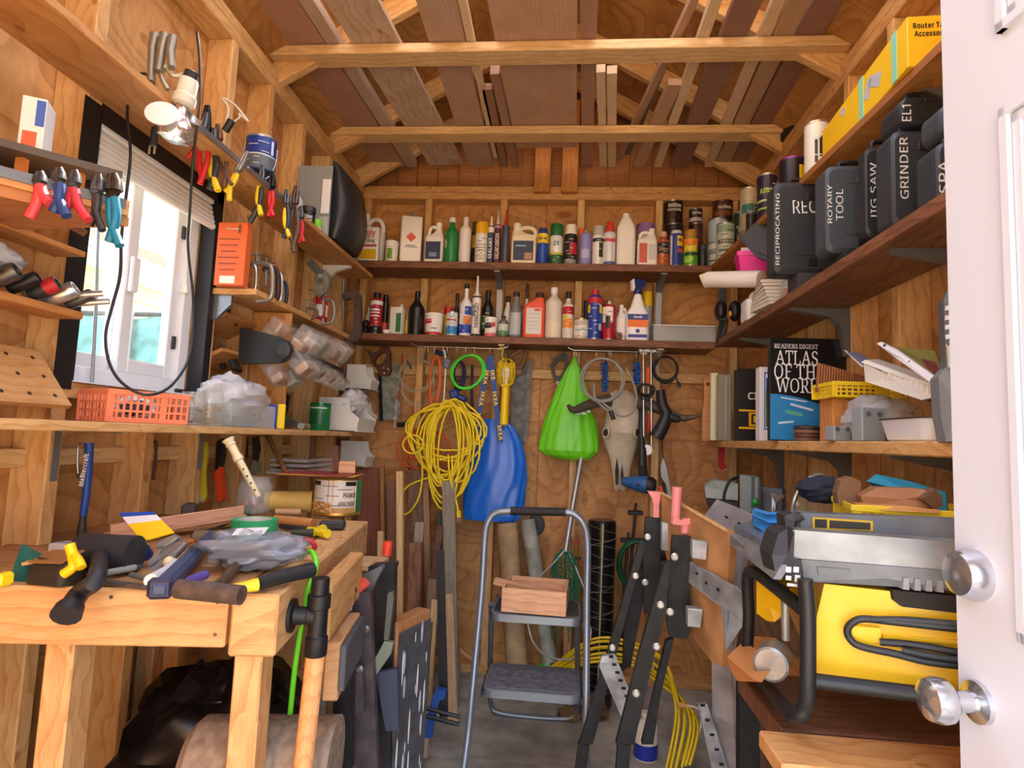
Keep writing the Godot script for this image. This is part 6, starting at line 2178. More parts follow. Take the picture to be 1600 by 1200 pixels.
	s = st()
	ball(s, W(236, 694, 1.62), V(0.006, 0.006, 0.006))
	partw(o, "end", s, M("5a4030", 0.5, 0.5))
	o = thing("putty_knife", "flat yellow plastic scraper hanging under the shelf", "scraper", W(318, 782, 1.82), 0, ug)
	cutout(o, "handle", [[313, 692], [323, 690], [325, 710], [321, 740], [323, 775], [319, 784], [314, 770], [313, 735]], 1.83, 0.01, M("ccc22a", 0.5))
	cutout(o, "edge", [[311, 762], [315, 760], [316, 784], [311, 784]], 1.835, 0.006, M("d9d6c8", 0.5))
	o = thing("pruning_saw", "folding saw with orange and black handle under the shelf", "saw", W(344, 782, 1.93), 0, ug)
	cutout(o, "black_grip", [[341, 690], [348, 685], [352, 692], [351, 712], [347, 730], [339, 735], [339, 712]], 1.93, 0.02, M("1d1d1f", 0.5))
	cutout(o, "orange_sheath", [[336, 740], [347, 728], [350, 760], [352, 780], [343, 784]], 1.93, 0.022, M("f0501e", 0.5))
	o = thing("wood_chisel", "black handled chisel under the shelf, left of the putty knife", "chisel", W(382, 722, 2.07), 0, ug)
	cutout(o, "handle", [[378, 684], [386, 683], [386, 715], [378, 720]], 2.08, 0.02, M("1b1b1d", 0.5))
	cutout(o, "blade", [[380, 718], [384, 717], [384, 745], [380, 745]], 2.08, 0.004, M("8f9294", 0.3, 0.7))
	o = thing("putty_knife", "broad grey putty knife with black handle under the shelf", "putty knife", W(402, 738, 2.07), 0, ug)
	cutout(o, "handle", [[396, 684], [403, 682], [406, 700], [402, 720], [396, 718]], 2.08, 0.018, M("1b1b1d", 0.5))
	cutout(o, "blade", [[396, 718], [402, 720], [410, 738], [390, 740]], 2.085, 0.003, M("8d928c", 0.4, 0.6))
	o = thing("dowel", "pale wooden dowel leaning under the shelf", "dowel", W(450, 742, 2.15), 0, ug)
	s = st()
	tube(s, path_px([[418, 680, 2.2], [449, 742, 2.1]]), 0.009, 8)
	partw(o, "stick", s, wood("9a6c44", "clear"))
	s = st()
	tube(s, path_px([[408, 683, 2.2], [410, 722, 2.2]]), 0.012, 8)
	partw(o, "short_stick", s, wood("cfa468", "clear"))

func crumple(s: SurfaceTool, r: Vector3, sd: int, amp: float) -> void:
	# a lumpy closed skin: crushed film, cloth or a heap
	var n := FastNoiseLite.new()
	n.seed = sd
	n.frequency = 1.3
	n.fractal_octaves = 4
	n.fractal_gain = 0.65
	var rings := []
	for i in 15:
		var ph := -PI / 2 + PI * i / 14.0
		var rg := []
		for k in 26:
			var t := -TAU * k / 26
			var d := V(cos(ph) * cos(t), sin(ph), cos(ph) * sin(t))
			var m := 1.0 + amp * 1.6 * n.get_noise_3dv(d * 1.6)
			if i == 0 or i == 14:
				d = V(cos(t) * 0.02, sin(ph), sin(t) * 0.02)
				m = 1.0
			rg.append(d * m * r)
		rings.append(rg)
	loft(s, rings)
	# facets instead of a smooth skin come from the noise
func basket(label: String, p: Vector3, l: float, h: float, w: float, turn: float, c: String, group := "") -> Node3D:
	# open basket with slotted sides: posts and rails, a floor and a rim
	var o := thing("plastic_basket", label, "basket", p, turn, group)
	var m := M(c, 0.45)
	var s := st()
	bx(s, Vector3(l * 0.92, 0.003, w * 0.9), T(V(0, 0.0015, 0)))
	part(o, "bottom", s, m)
	for sd in [-1, 1]:
		for e in [[Vector3(l, 0.012, 0.004), V(0, h - 0.006, sd * w / 2)], [Vector3(l * 0.94, h * 0.16, 0.003), V(0, h * 0.08, sd * w * 0.475)], [Vector3(0.004, 0.012, w), V(sd * l / 2, h - 0.006, 0)], [Vector3(0.003, h * 0.16, w * 0.95), V(sd * l * 0.475, h * 0.08, 0)]]:
			s = st()
			bx(s, e[0], T(e[1]), 0.001)
			part(o, "rim" if e[1].y > h * 0.5 else "skirt", s, m)
		s = st()
		var nx := int(l / 0.0155)
		for i in nx + 1:
			var x := -l * 0.475 + l * 0.95 * i / nx
			bx(s, Vector3(0.005 if i % 8 != 0 else 0.016, h * 0.9, 0.003), T(V(x, h * 0.47, sd * w * 0.487), sd * 2.0, 0, 0))
		for y in [0.36, 0.62]:
			bx(s, Vector3(l * 0.96, 0.005, 0.003), T(V(0, h * y, sd * w * (0.478 + 0.02 * y))))
		part(o, "slotted_side", s, m)
		s = st()
		var nz := int(w / 0.0155)
		for i in nz + 1:
			bx(s, Vector3(0.003, h * 0.9, 0.005), T(V(sd * l * 0.487, h * 0.47, -w * 0.475 + w * 0.95 * i / nz), 0, 0, -sd * 2.0))
		for y in [0.36, 0.62]:
			bx(s, Vector3(0.003, 0.005, w * 0.96), T(V(sd * l * (0.478 + 0.02 * y), h * y, 0)))
		part(o, "slotted_end", s, m)
	return o
func white_bin(label: String, p: Vector3, l: float, h: float, w: float, turn: float) -> Node3D:
	# stacking bin with a scooped front that looks into the room (+x)
	var o := thing("stacking_bin", label, "bin", p, turn, "white stacking bins")
	var m := M("dcddd6", 0.45)
	var s := st()
	bx(s, Vector3(w, 0.004, l), T(V(0, 0.002, 0)))
	part(o, "floor", s, m)
	for sd in [-1, 1]:
		s = st()
		prism(s, [Vector2(-w / 2, 0), Vector2(w / 2 - 0.015, 0), Vector2(w / 2, h * 0.4), Vector2(w / 2 - 0.02, h * 0.5), Vector2(w * 0.28, h * 0.62), Vector2(w * 0.2, h), Vector2(-w / 2, h)], 0.004, T(V(0, 0, sd * (l / 2 - 0.002))))
		part(o, "side", s, m)
	s = st()
	bx(s, Vector3(0.004, h, l - 0.008), T(V(-w / 2 + 0.002, h / 2, 0)))
	part(o, "back", s, m)
	s = st()
	bx(s, Vector3(0.004, h * 0.4, l - 0.008), T(V(w / 2 - 0.009, h * 0.2, 0), 0, 0, -6))
	part(o, "front", s, m)
	return o

# ---------------------------------------------------------------- on and under the workbench
func bp(px: float, py: float, up := 0.0) -> Vector3:      # a point of the bench top, or that much above it
	return WY(px, py, 0.9215 + up)
func build_bench_things() -> void:
	var g := "clutter on the workbench"
	var chrome := M("c6c9ca", 0.28, 0.85)
	var rust := worn("6a5a52", "scuff", 0.6, 0.3, 10.0)
	# rubber mallet hanging over the front edge
	var o := thing("rubber_mallet", "black rubber mallet with its handle over the bench edge", "mallet", bp(165, 880), 0, g)
	var s := st()
	var m0 := bp(126, 862, 0.034)
	var m1 := bp(212, 866, 0.034)
	tube(s, [m0, m0.lerp(m1, 0.03), m0.lerp(m1, 0.97), m1], 0.034, 22)
	partw(o, "head", s, M("25272b", 0.6))
	s = st()
	tube(s, curve([m0.lerp(m1, 0.42) + V(0, 0.004, 0.01), bp(150, 905, 0.03), W(126, 925, 0.93), W(108, 952, 0.88)], 5), 0.0125, 12, false, 0.0165)
	partw(o, "handle", s, M("24262b", 0.55))
	s = st()
	tube(s, [W(110, 948, 0.885), W(103, 962, 0.872)], 0.02, 12, false, 0.022)
	partw(o, "grip_end", s, M("202227", 0.55))
	# steel bar left of the mallet handle
	o = thing("flat_bar", "dark flat steel bar lying before the mallet", "bar", bp(190, 915), 0, g)
	s = st()
	bar(s, bp(150, 908, 0.004), bp(232, 918, 0.004), 0.014, 0.007, Vector3.UP, 0.001)
	partw(o, "bar", s, rust)
	s = st()
	bar(s, bp(150, 908, 0.004), bp(144, 904, 0.012), 0.014, 0.007, Vector3.UP, 0.001)
	partw(o, "bent_end", s, rust)
	# card packet
	o = thing("card_packet", "blue white and yellow card packet leaning on the mallet", "packet", bp(232, 850), 0, g)
	var c0 := W(186, 802, 1.17)
	var c1 := W(240, 800, 1.17)
	var c2 := W(272, 832, 1.12)
	var c3 := W(222, 846, 1.10)
	for e in [["yellow_panel", 0.42, 1.0, "f0c916"], ["white_panel", 0.16, 0.42, "e4e6ec"], ["blue_panel", 0.0, 0.16, "1f4bb0"]]:
		s = st()
		var a := c0.lerp(c3, e[1])
		var b := c1.lerp(c2, e[1])
		var c := c1.lerp(c2, e[2])
		var d := c0.lerp(c3, e[2])
		var nn := (b - a).cross(d - a).normalized() * 0.0015
		loft(s, [[a - nn, b - nn, c - nn, d - nn], [a + nn, b + nn, c + nn, d + nn]], true, true, false)
		partw(o, e[0], s, M(e[3], 0.45))
	# wooden moulding, dowel, blocks
	var pk := wood("d8a98a", "clear")
	o = thing("wood_moulding", "long pinkish wooden moulding lying across the bench", "moulding", bp(270, 835), 0, g)
	s = st()
	bar(s, bp(168, 838, 0.012), bp(378, 806, 0.03), 0.05, 0.012, Vector3.UP, 0.002)
	partw(o, "base", s, pk)
	s = st()
	bar(s, bp(172, 832, 0.03), bp(380, 800, 0.05), 0.01, 0.035, Vector3.UP, 0.002)
	partw(o, "wall", s, pk)
	for e in [[[430, 812], [490, 818], 0.014, "c98c50", "turned dowel between tape roll and peanut tin", 0.014], [[430, 800], [470, 800], 0.011, "d2a878", "short pale dowel behind the turned one", 0.011]]:
		s = st()
		tube(s, [bp(e[0][0], e[0][1], e[5]), bp(e[1][0], e[1][1], e[5])], e[2], 14)
		solo("dowel", e[4], "dowel", s, wood(e[3], "clear"), Transform3D.IDENTITY, g)
	s = st()
	bx(s, Vector3(0.035, 0.05, 0.05), T(bp(296, 800, 0.025), 0, 20, 0), 0.006)
	solo("rubber_block", "dark rubber block at the back of the bench", "block", s, M("55504c", 0.7), Transform3D.IDENTITY, g)
	o = thing("door_knob", "small wooden knob at the back of the bench", "knob", bp(210, 806), 0, g)
	s = st()
	lathe(s, [[0.012, 0.0], [0.009, 0.012], [0.018, 0.02], [0.018, 0.034], [0.008, 0.04]], 16)
	part(o, "knob", s, wood("c89a68", "clear"))
	s = st()
	lathe(s, [[0.004, 0.04], [0.004, 0.041]], 8)
	part(o, "screw", s, M("777777", 0.4, 0.7))
	# tape roll
	o = thing("tape_roll", "roll of green masking tape on the bench", "tape", bp(396, 841), 0, g)
	s = st()
	lathe(s, [[0.04, 0.0], [0.055, 0.0], [0.055, 0.048], [0.04, 0.048], [0.04, 0.0]], 32, Transform3D.IDENTITY, 1, 1, false, false)
	part(o, "tape", s, M("2fae70", 0.55))
	s = st()
	lathe(s, [[0.038, 0.0005], [0.0398, 0.0005], [0.0398, 0.0485], [0.038, 0.0485], [0.038, 0.0005]], 32, Transform3D.IDENTITY, 1, 1, false, false)
	part(o, "core", s, M("cfd2cc", 0.6))
	# glass jar with recorder
	o = thing("glass_jar", "wide glass jar with buttons inside on the bench", "jar", bp(396, 800), 0, g)
	s = st()
	lathe(s, [[0.05, 0.0], [0.056, 0.005], [0.056, 0.08], [0.046, 0.1], [0.043, 0.102], [0.043, 0.115], [0.04, 0.115]], 24, Transform3D.IDENTITY, 1, 1, true, false)
	part(o, "glass", s, clear("e4ebe6", 0.3))
	for e in [[-0.02, 0.02, 0.03, "c98a4a"], [0.015, 0.03, 0.03, "9c4a44"], [0.0, 0.012, 0.035, "3f7a4c"]]:
		s = st()
		lathe(s, [[0.016, -0.002], [0.017, 0.0], [0.016, 0.002]], 14, T(V(e[0], e[1], e[2]), 80, 0, 10))
		part(o, "button", s, M(e[3], 0.4))
	o = thing("recorder", "cream recorder flute standing in the glass jar", "recorder", W(404, 778, 1.62), 0, g)
	var f0 := W(404, 776, 1.62)
	var f1 := W(356, 686, 1.60)
	var ax := along(f0, f1)
	var tr := Transform3D(Basis(ax.basis.y, ax.basis.x, -ax.basis.z), f0)
	var fl := f0.distance_to(f1)
	s = st()
	lathe(s, [[0.008, 0], [0.0095, fl * 0.3], [0.0105, fl * 0.62], [0.014, fl * 0.64], [0.014, fl * 0.7], [0.0115, fl * 0.72], [0.012, fl * 0.88], [0.0155, fl * 0.9], [0.0125, fl * 0.93], [0.017, fl * 0.985], [0.017, fl]], 16, tr)
	partw(o, "body", s, M("e9e0b8", 0.4))
	for i in 4:
		s = st()
		ball(s, f0.lerp(f1, 0.12 + 0.12 * i) + V(0.004, 0, 0.009), V(0.003, 0.003, 0.002))
		partw(o, "finger_hole", s, M("3a3020", 0.7))
	# peanut tin
	o = thing("nut_tin", "large round peanut tin with printed paper label", "tin", bp(517, 806) + V(0, 0, -0.05), 8, g)
	s = st()
	lathe(s, [[0.074, 0.0], [0.078, 0.004], [0.076, 0.008], [0.076, 0.118], [0.079, 0.122], [0.076, 0.126]], 32)
	part(o, "can", s, M("c39a4a", 0.3, 0.7))
	dress(o, 0.076, 0.012, 0.104, [[0.0, 1.0, "e6e2d8", -100, 62], [0.0, 1.0, "2a7a3c", 62, 90], [0.0, 0.32, "c89a56", -62, -4], [0.0, 0.16, "c89a56", 0, 60], [0.84, 0.97, "2c201c", -66, -34], [0.84, 0.97, "2c201c", 30, 60], [0.05, 0.3, "9a9a96", -86, -64]], [["PEANUT", 0.55, 0.016, "6a3a22", 42, 0.045], ["ARACHIDE", 0.28, 0.016, "6a3a22", 36, 0.058]])
	for i in 26:
		s = st()
		var an := deg_to_rad(-62 + 13.0 * (i % 5) + 5.0 * (i % 3))
		ball(s, V(sin(an) * 0.077, 0.016 + 0.0065 * int(i / 5.0), cos(an) * 0.077), V(0.005, 0.0035, 0.002), 8)
		part(o, "printed_nut", s, M(["d8ac66", "b9853f", "e0bd80"][i % 3], 0.5))
	o = thing("paper_sheets", "thin folders and sheets lying on the peanut tin", "paper", bp(505, 806) + V(0, 0.127, -0.05), 4, g)
	for e in [[0.26, 0.18, 0.002, "6a3a30", 0], [0.25, 0.17, 0.005, "d8a03a", 4], [0.23, 0.17, 0.008, "8c2f34", -5]]:
		s = st()
		bx(s, Vector3(e[0], 0.002, e[1]), T(V(-0.03, e[2], 0), 0, e[4], 0.0))
		part(o, "sheet", s, M(e[3], 0.5))
	o = thing("wood_offcut", "two small wood offcuts standing behind the peanut tin", "offcut", bp(520, 806) + V(0.0, 0.137, -0.05), 0, g)
	s = st()
	bx(s, Vector3(0.055, 0.04, 0.04), T(V(0.02, 0.02, 0), 0, 15, 0), 0.002)
	part(o, "pale_block", s, wood("d2a078", "clear"))
	s = st()
	bx(s, Vector3(0.022, 0.09, 0.03), T(V(-0.03, 0.045, -0.02), 0, 10, 6), 0.002)
	part(o, "dark_block", s, wood("7a4a36", "dark"))
	# paper tube, knives, scissors
	o = thing("sandpaper_roll", "open roll of yellow sandpaper beside the jar", "paper roll", bp(450, 800), 0, g)
	s = st()
	lathe(s, [[0.03, -0.075], [0.032, -0.075], [0.036, 0.075], [0.034, 0.075], [0.03, -0.075]], 24, T(V(0, 0.036, 0), 0, 20, -90), 1, 1, false, false)
	part(o, "roll", s, M("e6c36a", 0.65))
	s = st()
	lathe(s, [[0.0325, -0.07], [0.0335, 0.07]], 20, T(V(0, 0.036, 0), 0, 20, -90), 0.96, 0.96, false, false)
	part(o, "inside", s, M("b07c4c", 0.7))
	for e in [[438, 822, 482, 828, 512, 834, "2b2d2c", "ecd21e", "black tool with a yellow round end by the peanut tin"], [455, 832, 490, 832, 505, 826, "3a4038", "e6d028", "green and yellow cutter beside the yellow ended tool"]]:
		o = thing("utility_knife", e[8], "knife", bp(e[2], e[3]), 0, g)
		s = st()
		tube(s, [bp(e[0], e[1], 0.009), bp(e[2], e[3], 0.011)], 0.007, 8, false, 0.01)
		partw(o, "body", s, M(e[6], 0.5))
		s = st()
		tube(s, [bp(e[2], e[3], 0.011), bp(e[4], e[5], 0.013)], 0.009, 10, false, 0.012)
		partw(o, "yellow_end", s, M(e[7], 0.45))
	s = st()
	bx(s, Vector3(0.07, 0.022, 0.035), T(bp(520, 820, 0.011), 0, 12, 0), 0.004)
	solo("black_block", "small black plastic block before the peanut tin", "block", s, M("2c2d30", 0.5), Transform3D.IDENTITY, g)
	o = thing("scissors", "red handled scissors lying behind the hardware bag", "scissors", bp(482, 858), 0, g)
	s = st()
	var sc := bp(478, 852, 0.03)
	var rg := []
	for i in 16:
		rg.append(sc + V(cos(TAU * i / 16) * 0.02, sin(TAU * i / 16) * 0.014, sin(TAU * i / 16) * 0.01))
	tube(s, rg, 0.0055, 8, true)
	partw(o, "handle", s, M("c22a3c", 0.45))
	s = st()
	bar(s, bp(468, 852, 0.03), bp(420, 850, 0.015), 0.003, 0.012)
	partw(o, "blade", s, chrome)
	# hardware bag
	o = thing("hardware_bag", "grey plastic bag of hardware with a paper label", "bag", bp(395, 890), 12, g)
	s = st()
	crumple(s, Vector3(0.095, 0.036, 0.05), 51, 0.35)
	part(o, "film", s, clear("a9b2c0", 0.45, 0.12), T(V(0, 0.038, 0)))
	s = st()
	crumple(s, Vector3(0.075, 0.023, 0.038), 57, 0.4)
	part(o, "hardware", s, worn("4a5364", "scuff", 0.4, 0.3, 24.0), T(V(0, 0.032, 0)))
	s = st()
	bx(s, Vector3(0.06, 0.0012, 0.032), T(V(-0.01, 0.074, 0.0), 14, 0, 4))
	part(o, "paper_label", s, M("e2e6ec", 0.5))
	# yellow black knife in front of the bag
	o = thing("utility_knife", "long black and yellow knife in front of the hardware bag", "knife", bp(420, 908), 0, g)
	s = st()
	tube(s, [bp(402, 913, 0.012), bp(445, 900, 0.015), bp(488, 890, 0.017)], 0.0115, 10, false, 0.014)
	partw(o, "black_grip", s, M("232427", 0.5))
	s = st()
	tube(s, [bp(340, 922, 0.008), bp(375, 918, 0.01), bp(403, 913, 0.012)], 0.006, 8, false, 0.0115)
	partw(o, "yellow_front", s, M("ecd422", 0.45))
	# hammers
	o = thing("hammer", "hammer with a square blue grip pointing at the camera", "hammer", bp(250, 925), 0, g)
	s = st()
	var h0 := bp(248, 922, 0.016)
	var h1 := bp(332, 838, 0.028)
	bx(s, Vector3(h0.distance_to(h1), 0.026, 0.03), along(h0, h1), 0.007)
	partw(o, "grip", s, M("3c4a6c", 0.5))
	s = st()
	bx(s, Vector3(0.016, 0.034, 0.038), along(h0, h0.lerp(h1, 0.05)), 0.006)
	partw(o, "grip_end", s, M("2a2f4c", 0.5))
	s = st()
	tube(s, [h1 + V(-0.04, 0.0, 0), h1 + V(0.045, 0.004, 0.01)], 0.012, 10)
	partw(o, "head", s, chrome)
	o = thing("hammer", "rusty ball headed hammer lying on the bench corner", "hammer", bp(330, 925), 0, g)
	s = st()
	var r0 := bp(278, 920, 0.018)
	var r1 := bp(378, 930, 0.016)
	tube(s, [r0, r0.lerp(r1, 0.12), r0.lerp(r1, 0.25), r0.lerp(r1, 0.3), r0.lerp(r1, 0.7), r1], 0.015, 14)
	partw(o, "head", s, rust)
	s = st()
	tube(s, [r0.lerp(r1, 0.5), bp(352, 905, 0.016), bp(372, 880, 0.016)], 0.009, 10)
	partw(o, "handle", s, wood("5f4634", "dark"))
	# silver tools
	pliers("long nosed silver pliers tangled in the middle of the bench", [288, 846], [262, 868], [226, 896], [236, 880], 1.10, "8f9498", "8f9498", 0.006, "9a9ea2", 0.016, g)
	pliers("locking pliers with bright jaws in the middle of the bench", [276, 838], [256, 852], [236, 884], [250, 896], 1.12, "aab0b4", "aab0b4", 0.006, "aab0b4", 0.014, g)
	o = thing("glue_bottle", "small white glue bottle lying among the silver tools", "bottle", bp(262, 898), 0, g)
	s = st()
	tube(s, [bp(236, 908, 0.014), bp(262, 892, 0.016), bp(268, 884, 0.017)], 0.012, 12, false, 0.009)
	partw(o, "body", s, M("dfe6ea", 0.3))
	s = st()
	tube(s, [bp(267, 884, 0.017), bp(274, 876, 0.018)], 0.005, 10)
	partw(o, "nozzle", s, M("eef0f0", 0.3))
	s = st()
	ball(s, bp(264, 878, 0.016), V(0.011, 0.011, 0.011))
	solo("cream_bead", "cream wooden bead among the silver tools", "bead", s, M("e0d6a8", 0.4), Transform3D.IDENTITY, g)
	for e in [[285, 850, 330, 838, 0.005, "e8833a", "orange pencil on the bench", "pencil"], [296, 908, 326, 896, 0.0085, "5a4f9c", "purple marker before the hardware bag", "marker"], [392, 786, 428, 778, 0.01, "6a2c30", "dark red tool handle before the jar", "handle"], [300, 838, 358, 818, 0.004, "3a3c40", "black steel rod before the moulding", "rod"], [150, 898, 225, 884, 0.006, "8f958c", "grey scribing tool beside the mallet handle", "scriber"], [205, 898, 260, 912, 0.005, "6a6660", "thin steel punch before the silver tools", "punch"]]:
		o = thing({"handle": "file_tool"}.get(e[7], "bench_" + e[7]), e[6], {"handle": "tool"}.get(e[7], e[7]), bp((e[0] + e[2]) * 0.5, (e[1] + e[3]) * 0.5), 0, g)
		var a := bp(e[0], e[1], e[4] * 1.3 + 0.004)
		var b := bp(e[2], e[3], e[4] * 1.3 + 0.004)
		s = st()
		tube(s, [a, a.lerp(b, 0.8)], e[4], 9)
		partw(o, "barrel", s, M(e[5], 0.45))
		s = st()
		tube(s, [a.lerp(b, 0.8), b], e[4] * 0.95, 9, false, e[4] * 0.4)
		partw(o, "tip", s, M("c9b48c" if e[7] == "pencil" else "3c3c40", 0.45))
	s = st()
	lathe(s, [[0.016, 0.0], [0.017, 0.003], [0.017, 0.022], [0.013, 0.025]], 16, T(bp(228, 872, 0.0), 30, 0, 20))
	solo("bottle_stopper", "navy bottle cap behind the silver tools", "cap", s, M("1f2f7a", 0.45), Transform3D.IDENTITY, g)
	# left front corner: sandpaper, pouch, yellow clips
	o = thing("sanding_sheet", "teal sanding sheet standing at the left end of the bench", "sandpaper", bp(42, 912), 0, g)
	s = st()
	var q := [W(34, 850, 0.99), W(76, 872, 0.99), W(60, 905, 0.97), W(38, 916, 0.955), W(10, 916, 0.955)]
	var fr := []
	var bk := []
	for p in q:
		fr.append(p)
		bk.append(p + V(-0.001, 0.0, -0.002))
	loft(s, [fr, bk], true, true, false)
	partw(o, "sheet", s, worn("17645c", "scuff", 0.9, 0.0, 20.0))
	s = st()
	bar(s, W(38, 880, 0.97), W(95, 870, 0.99), 0.02, 0.005)
	partw(o, "wood_strip", s, wood("caa070", "clear"))
	o = thing("leather_pouch", "dark leather pouch before the mallet", "pouch", bp(88, 910), -6, g)
	s = st()
	stack(s, [[0.0, 0.075, 0.05, 0.01], [0.004, 0.08, 0.055, 0.014], [0.03, 0.076, 0.045, 0.014], [0.042, 0.068, 0.03, 0.012]])
	part(o, "body", s, M("27241f", 0.55))
	s = st()
	bx(s, Vector3(0.07, 0.003, 0.045), T(V(0, 0.044, 0.004), 18, 0, 4), 0.001)
	part(o, "flap", s, M("8f6236", 0.6))
	o = thing("spring_clamp", "yellow plastic spring clip on the leather pouch", "clamp", bp(116, 880, 0.045), 0, g)
	s = st()
	tube(s, curve([V(-0.012, 0.03, 0), V(-0.004, 0.012, 0.0), V(0.004, -0.004, 0.006), V(-0.008, -0.016, 0.01)], 4), 0.008, 9)
	part(o, "jaw", s, M("f2c80e", 0.4))
	s = st()
	tube(s, curve([V(-0.002, 0.012, 0), V(0.012, 0.006, 0.006), V(0.022, -0.004, 0.01)], 4), 0.0075, 9)
	part(o, "jaw", s, M("f2c80e", 0.4))
	s = st()
	bx(s, Vector3(0.02, 0.022, 0.03), T(bp(4, 905, 0.011)), 0.005)
	solo("yellow_block", "yellow plastic block at the left edge of the bench", "block", s, M("f0d416", 0.45), Transform3D.IDENTITY, g)
	o = thing("white_box", "flat white box behind the leather pouch", "box", bp(106, 862), -8, g)
	s = st()
	bx(s, Vector3(0.06, 0.018, 0.04), T(V(0, 0.009, 0)), 0.002)
	part(o, "box", s, M("dfe2ea", 0.4))
	s = st()
	bx(s, Vector3(0.05, 0.001, 0.01), T(V(0, 0.0185, 0)))
	part(o, "stripe", s, M("9aa2b4", 0.4))
	# under the bench
	o = thing("rubbish_sack", "black plastic sack under the workbench", "sack", V(-0.85, 0.201, -1.5), 9)
	s = st()
	crumple(s, Vector3(0.22, 0.19, 0.2), 63, 0.3)
	part(o, "film", s, M("101114", 0.3), T(V(0, 0.2, 0)))
	s = st()
	crumple(s, Vector3(0.12, 0.06, 0.1), 66, 0.35)
	part(o, "gathered_neck", s, M("131417", 0.3), T(V(0.04, 0.33, 0.0)))
	o = thing("carpet_roll", "rolled beige carpet under the workbench", "carpet", V(-0.585, 0.201, -1.17), 9)
	s = st()
	lathe(s, [[0.05, -0.16], [0.075, -0.155], [0.088, -0.14], [0.09, 0.12]], 28, T(V(0.04, 0.34, 0), 0, 0, -90))
	part(o, "roll", s, worn("a8927e", "scuff", 0.95, 0.0, 12.0))
	s = st()
	lathe(s, [[0.12, -0.18], [0.125, -0.15], [0.125, 0.12]], 24, T(V(0.03, 0.127, 0), 0, 0, -90))
	part(o, "lower_roll", s, worn("86786c", "scuff", 0.95, 0.0, 12.0))

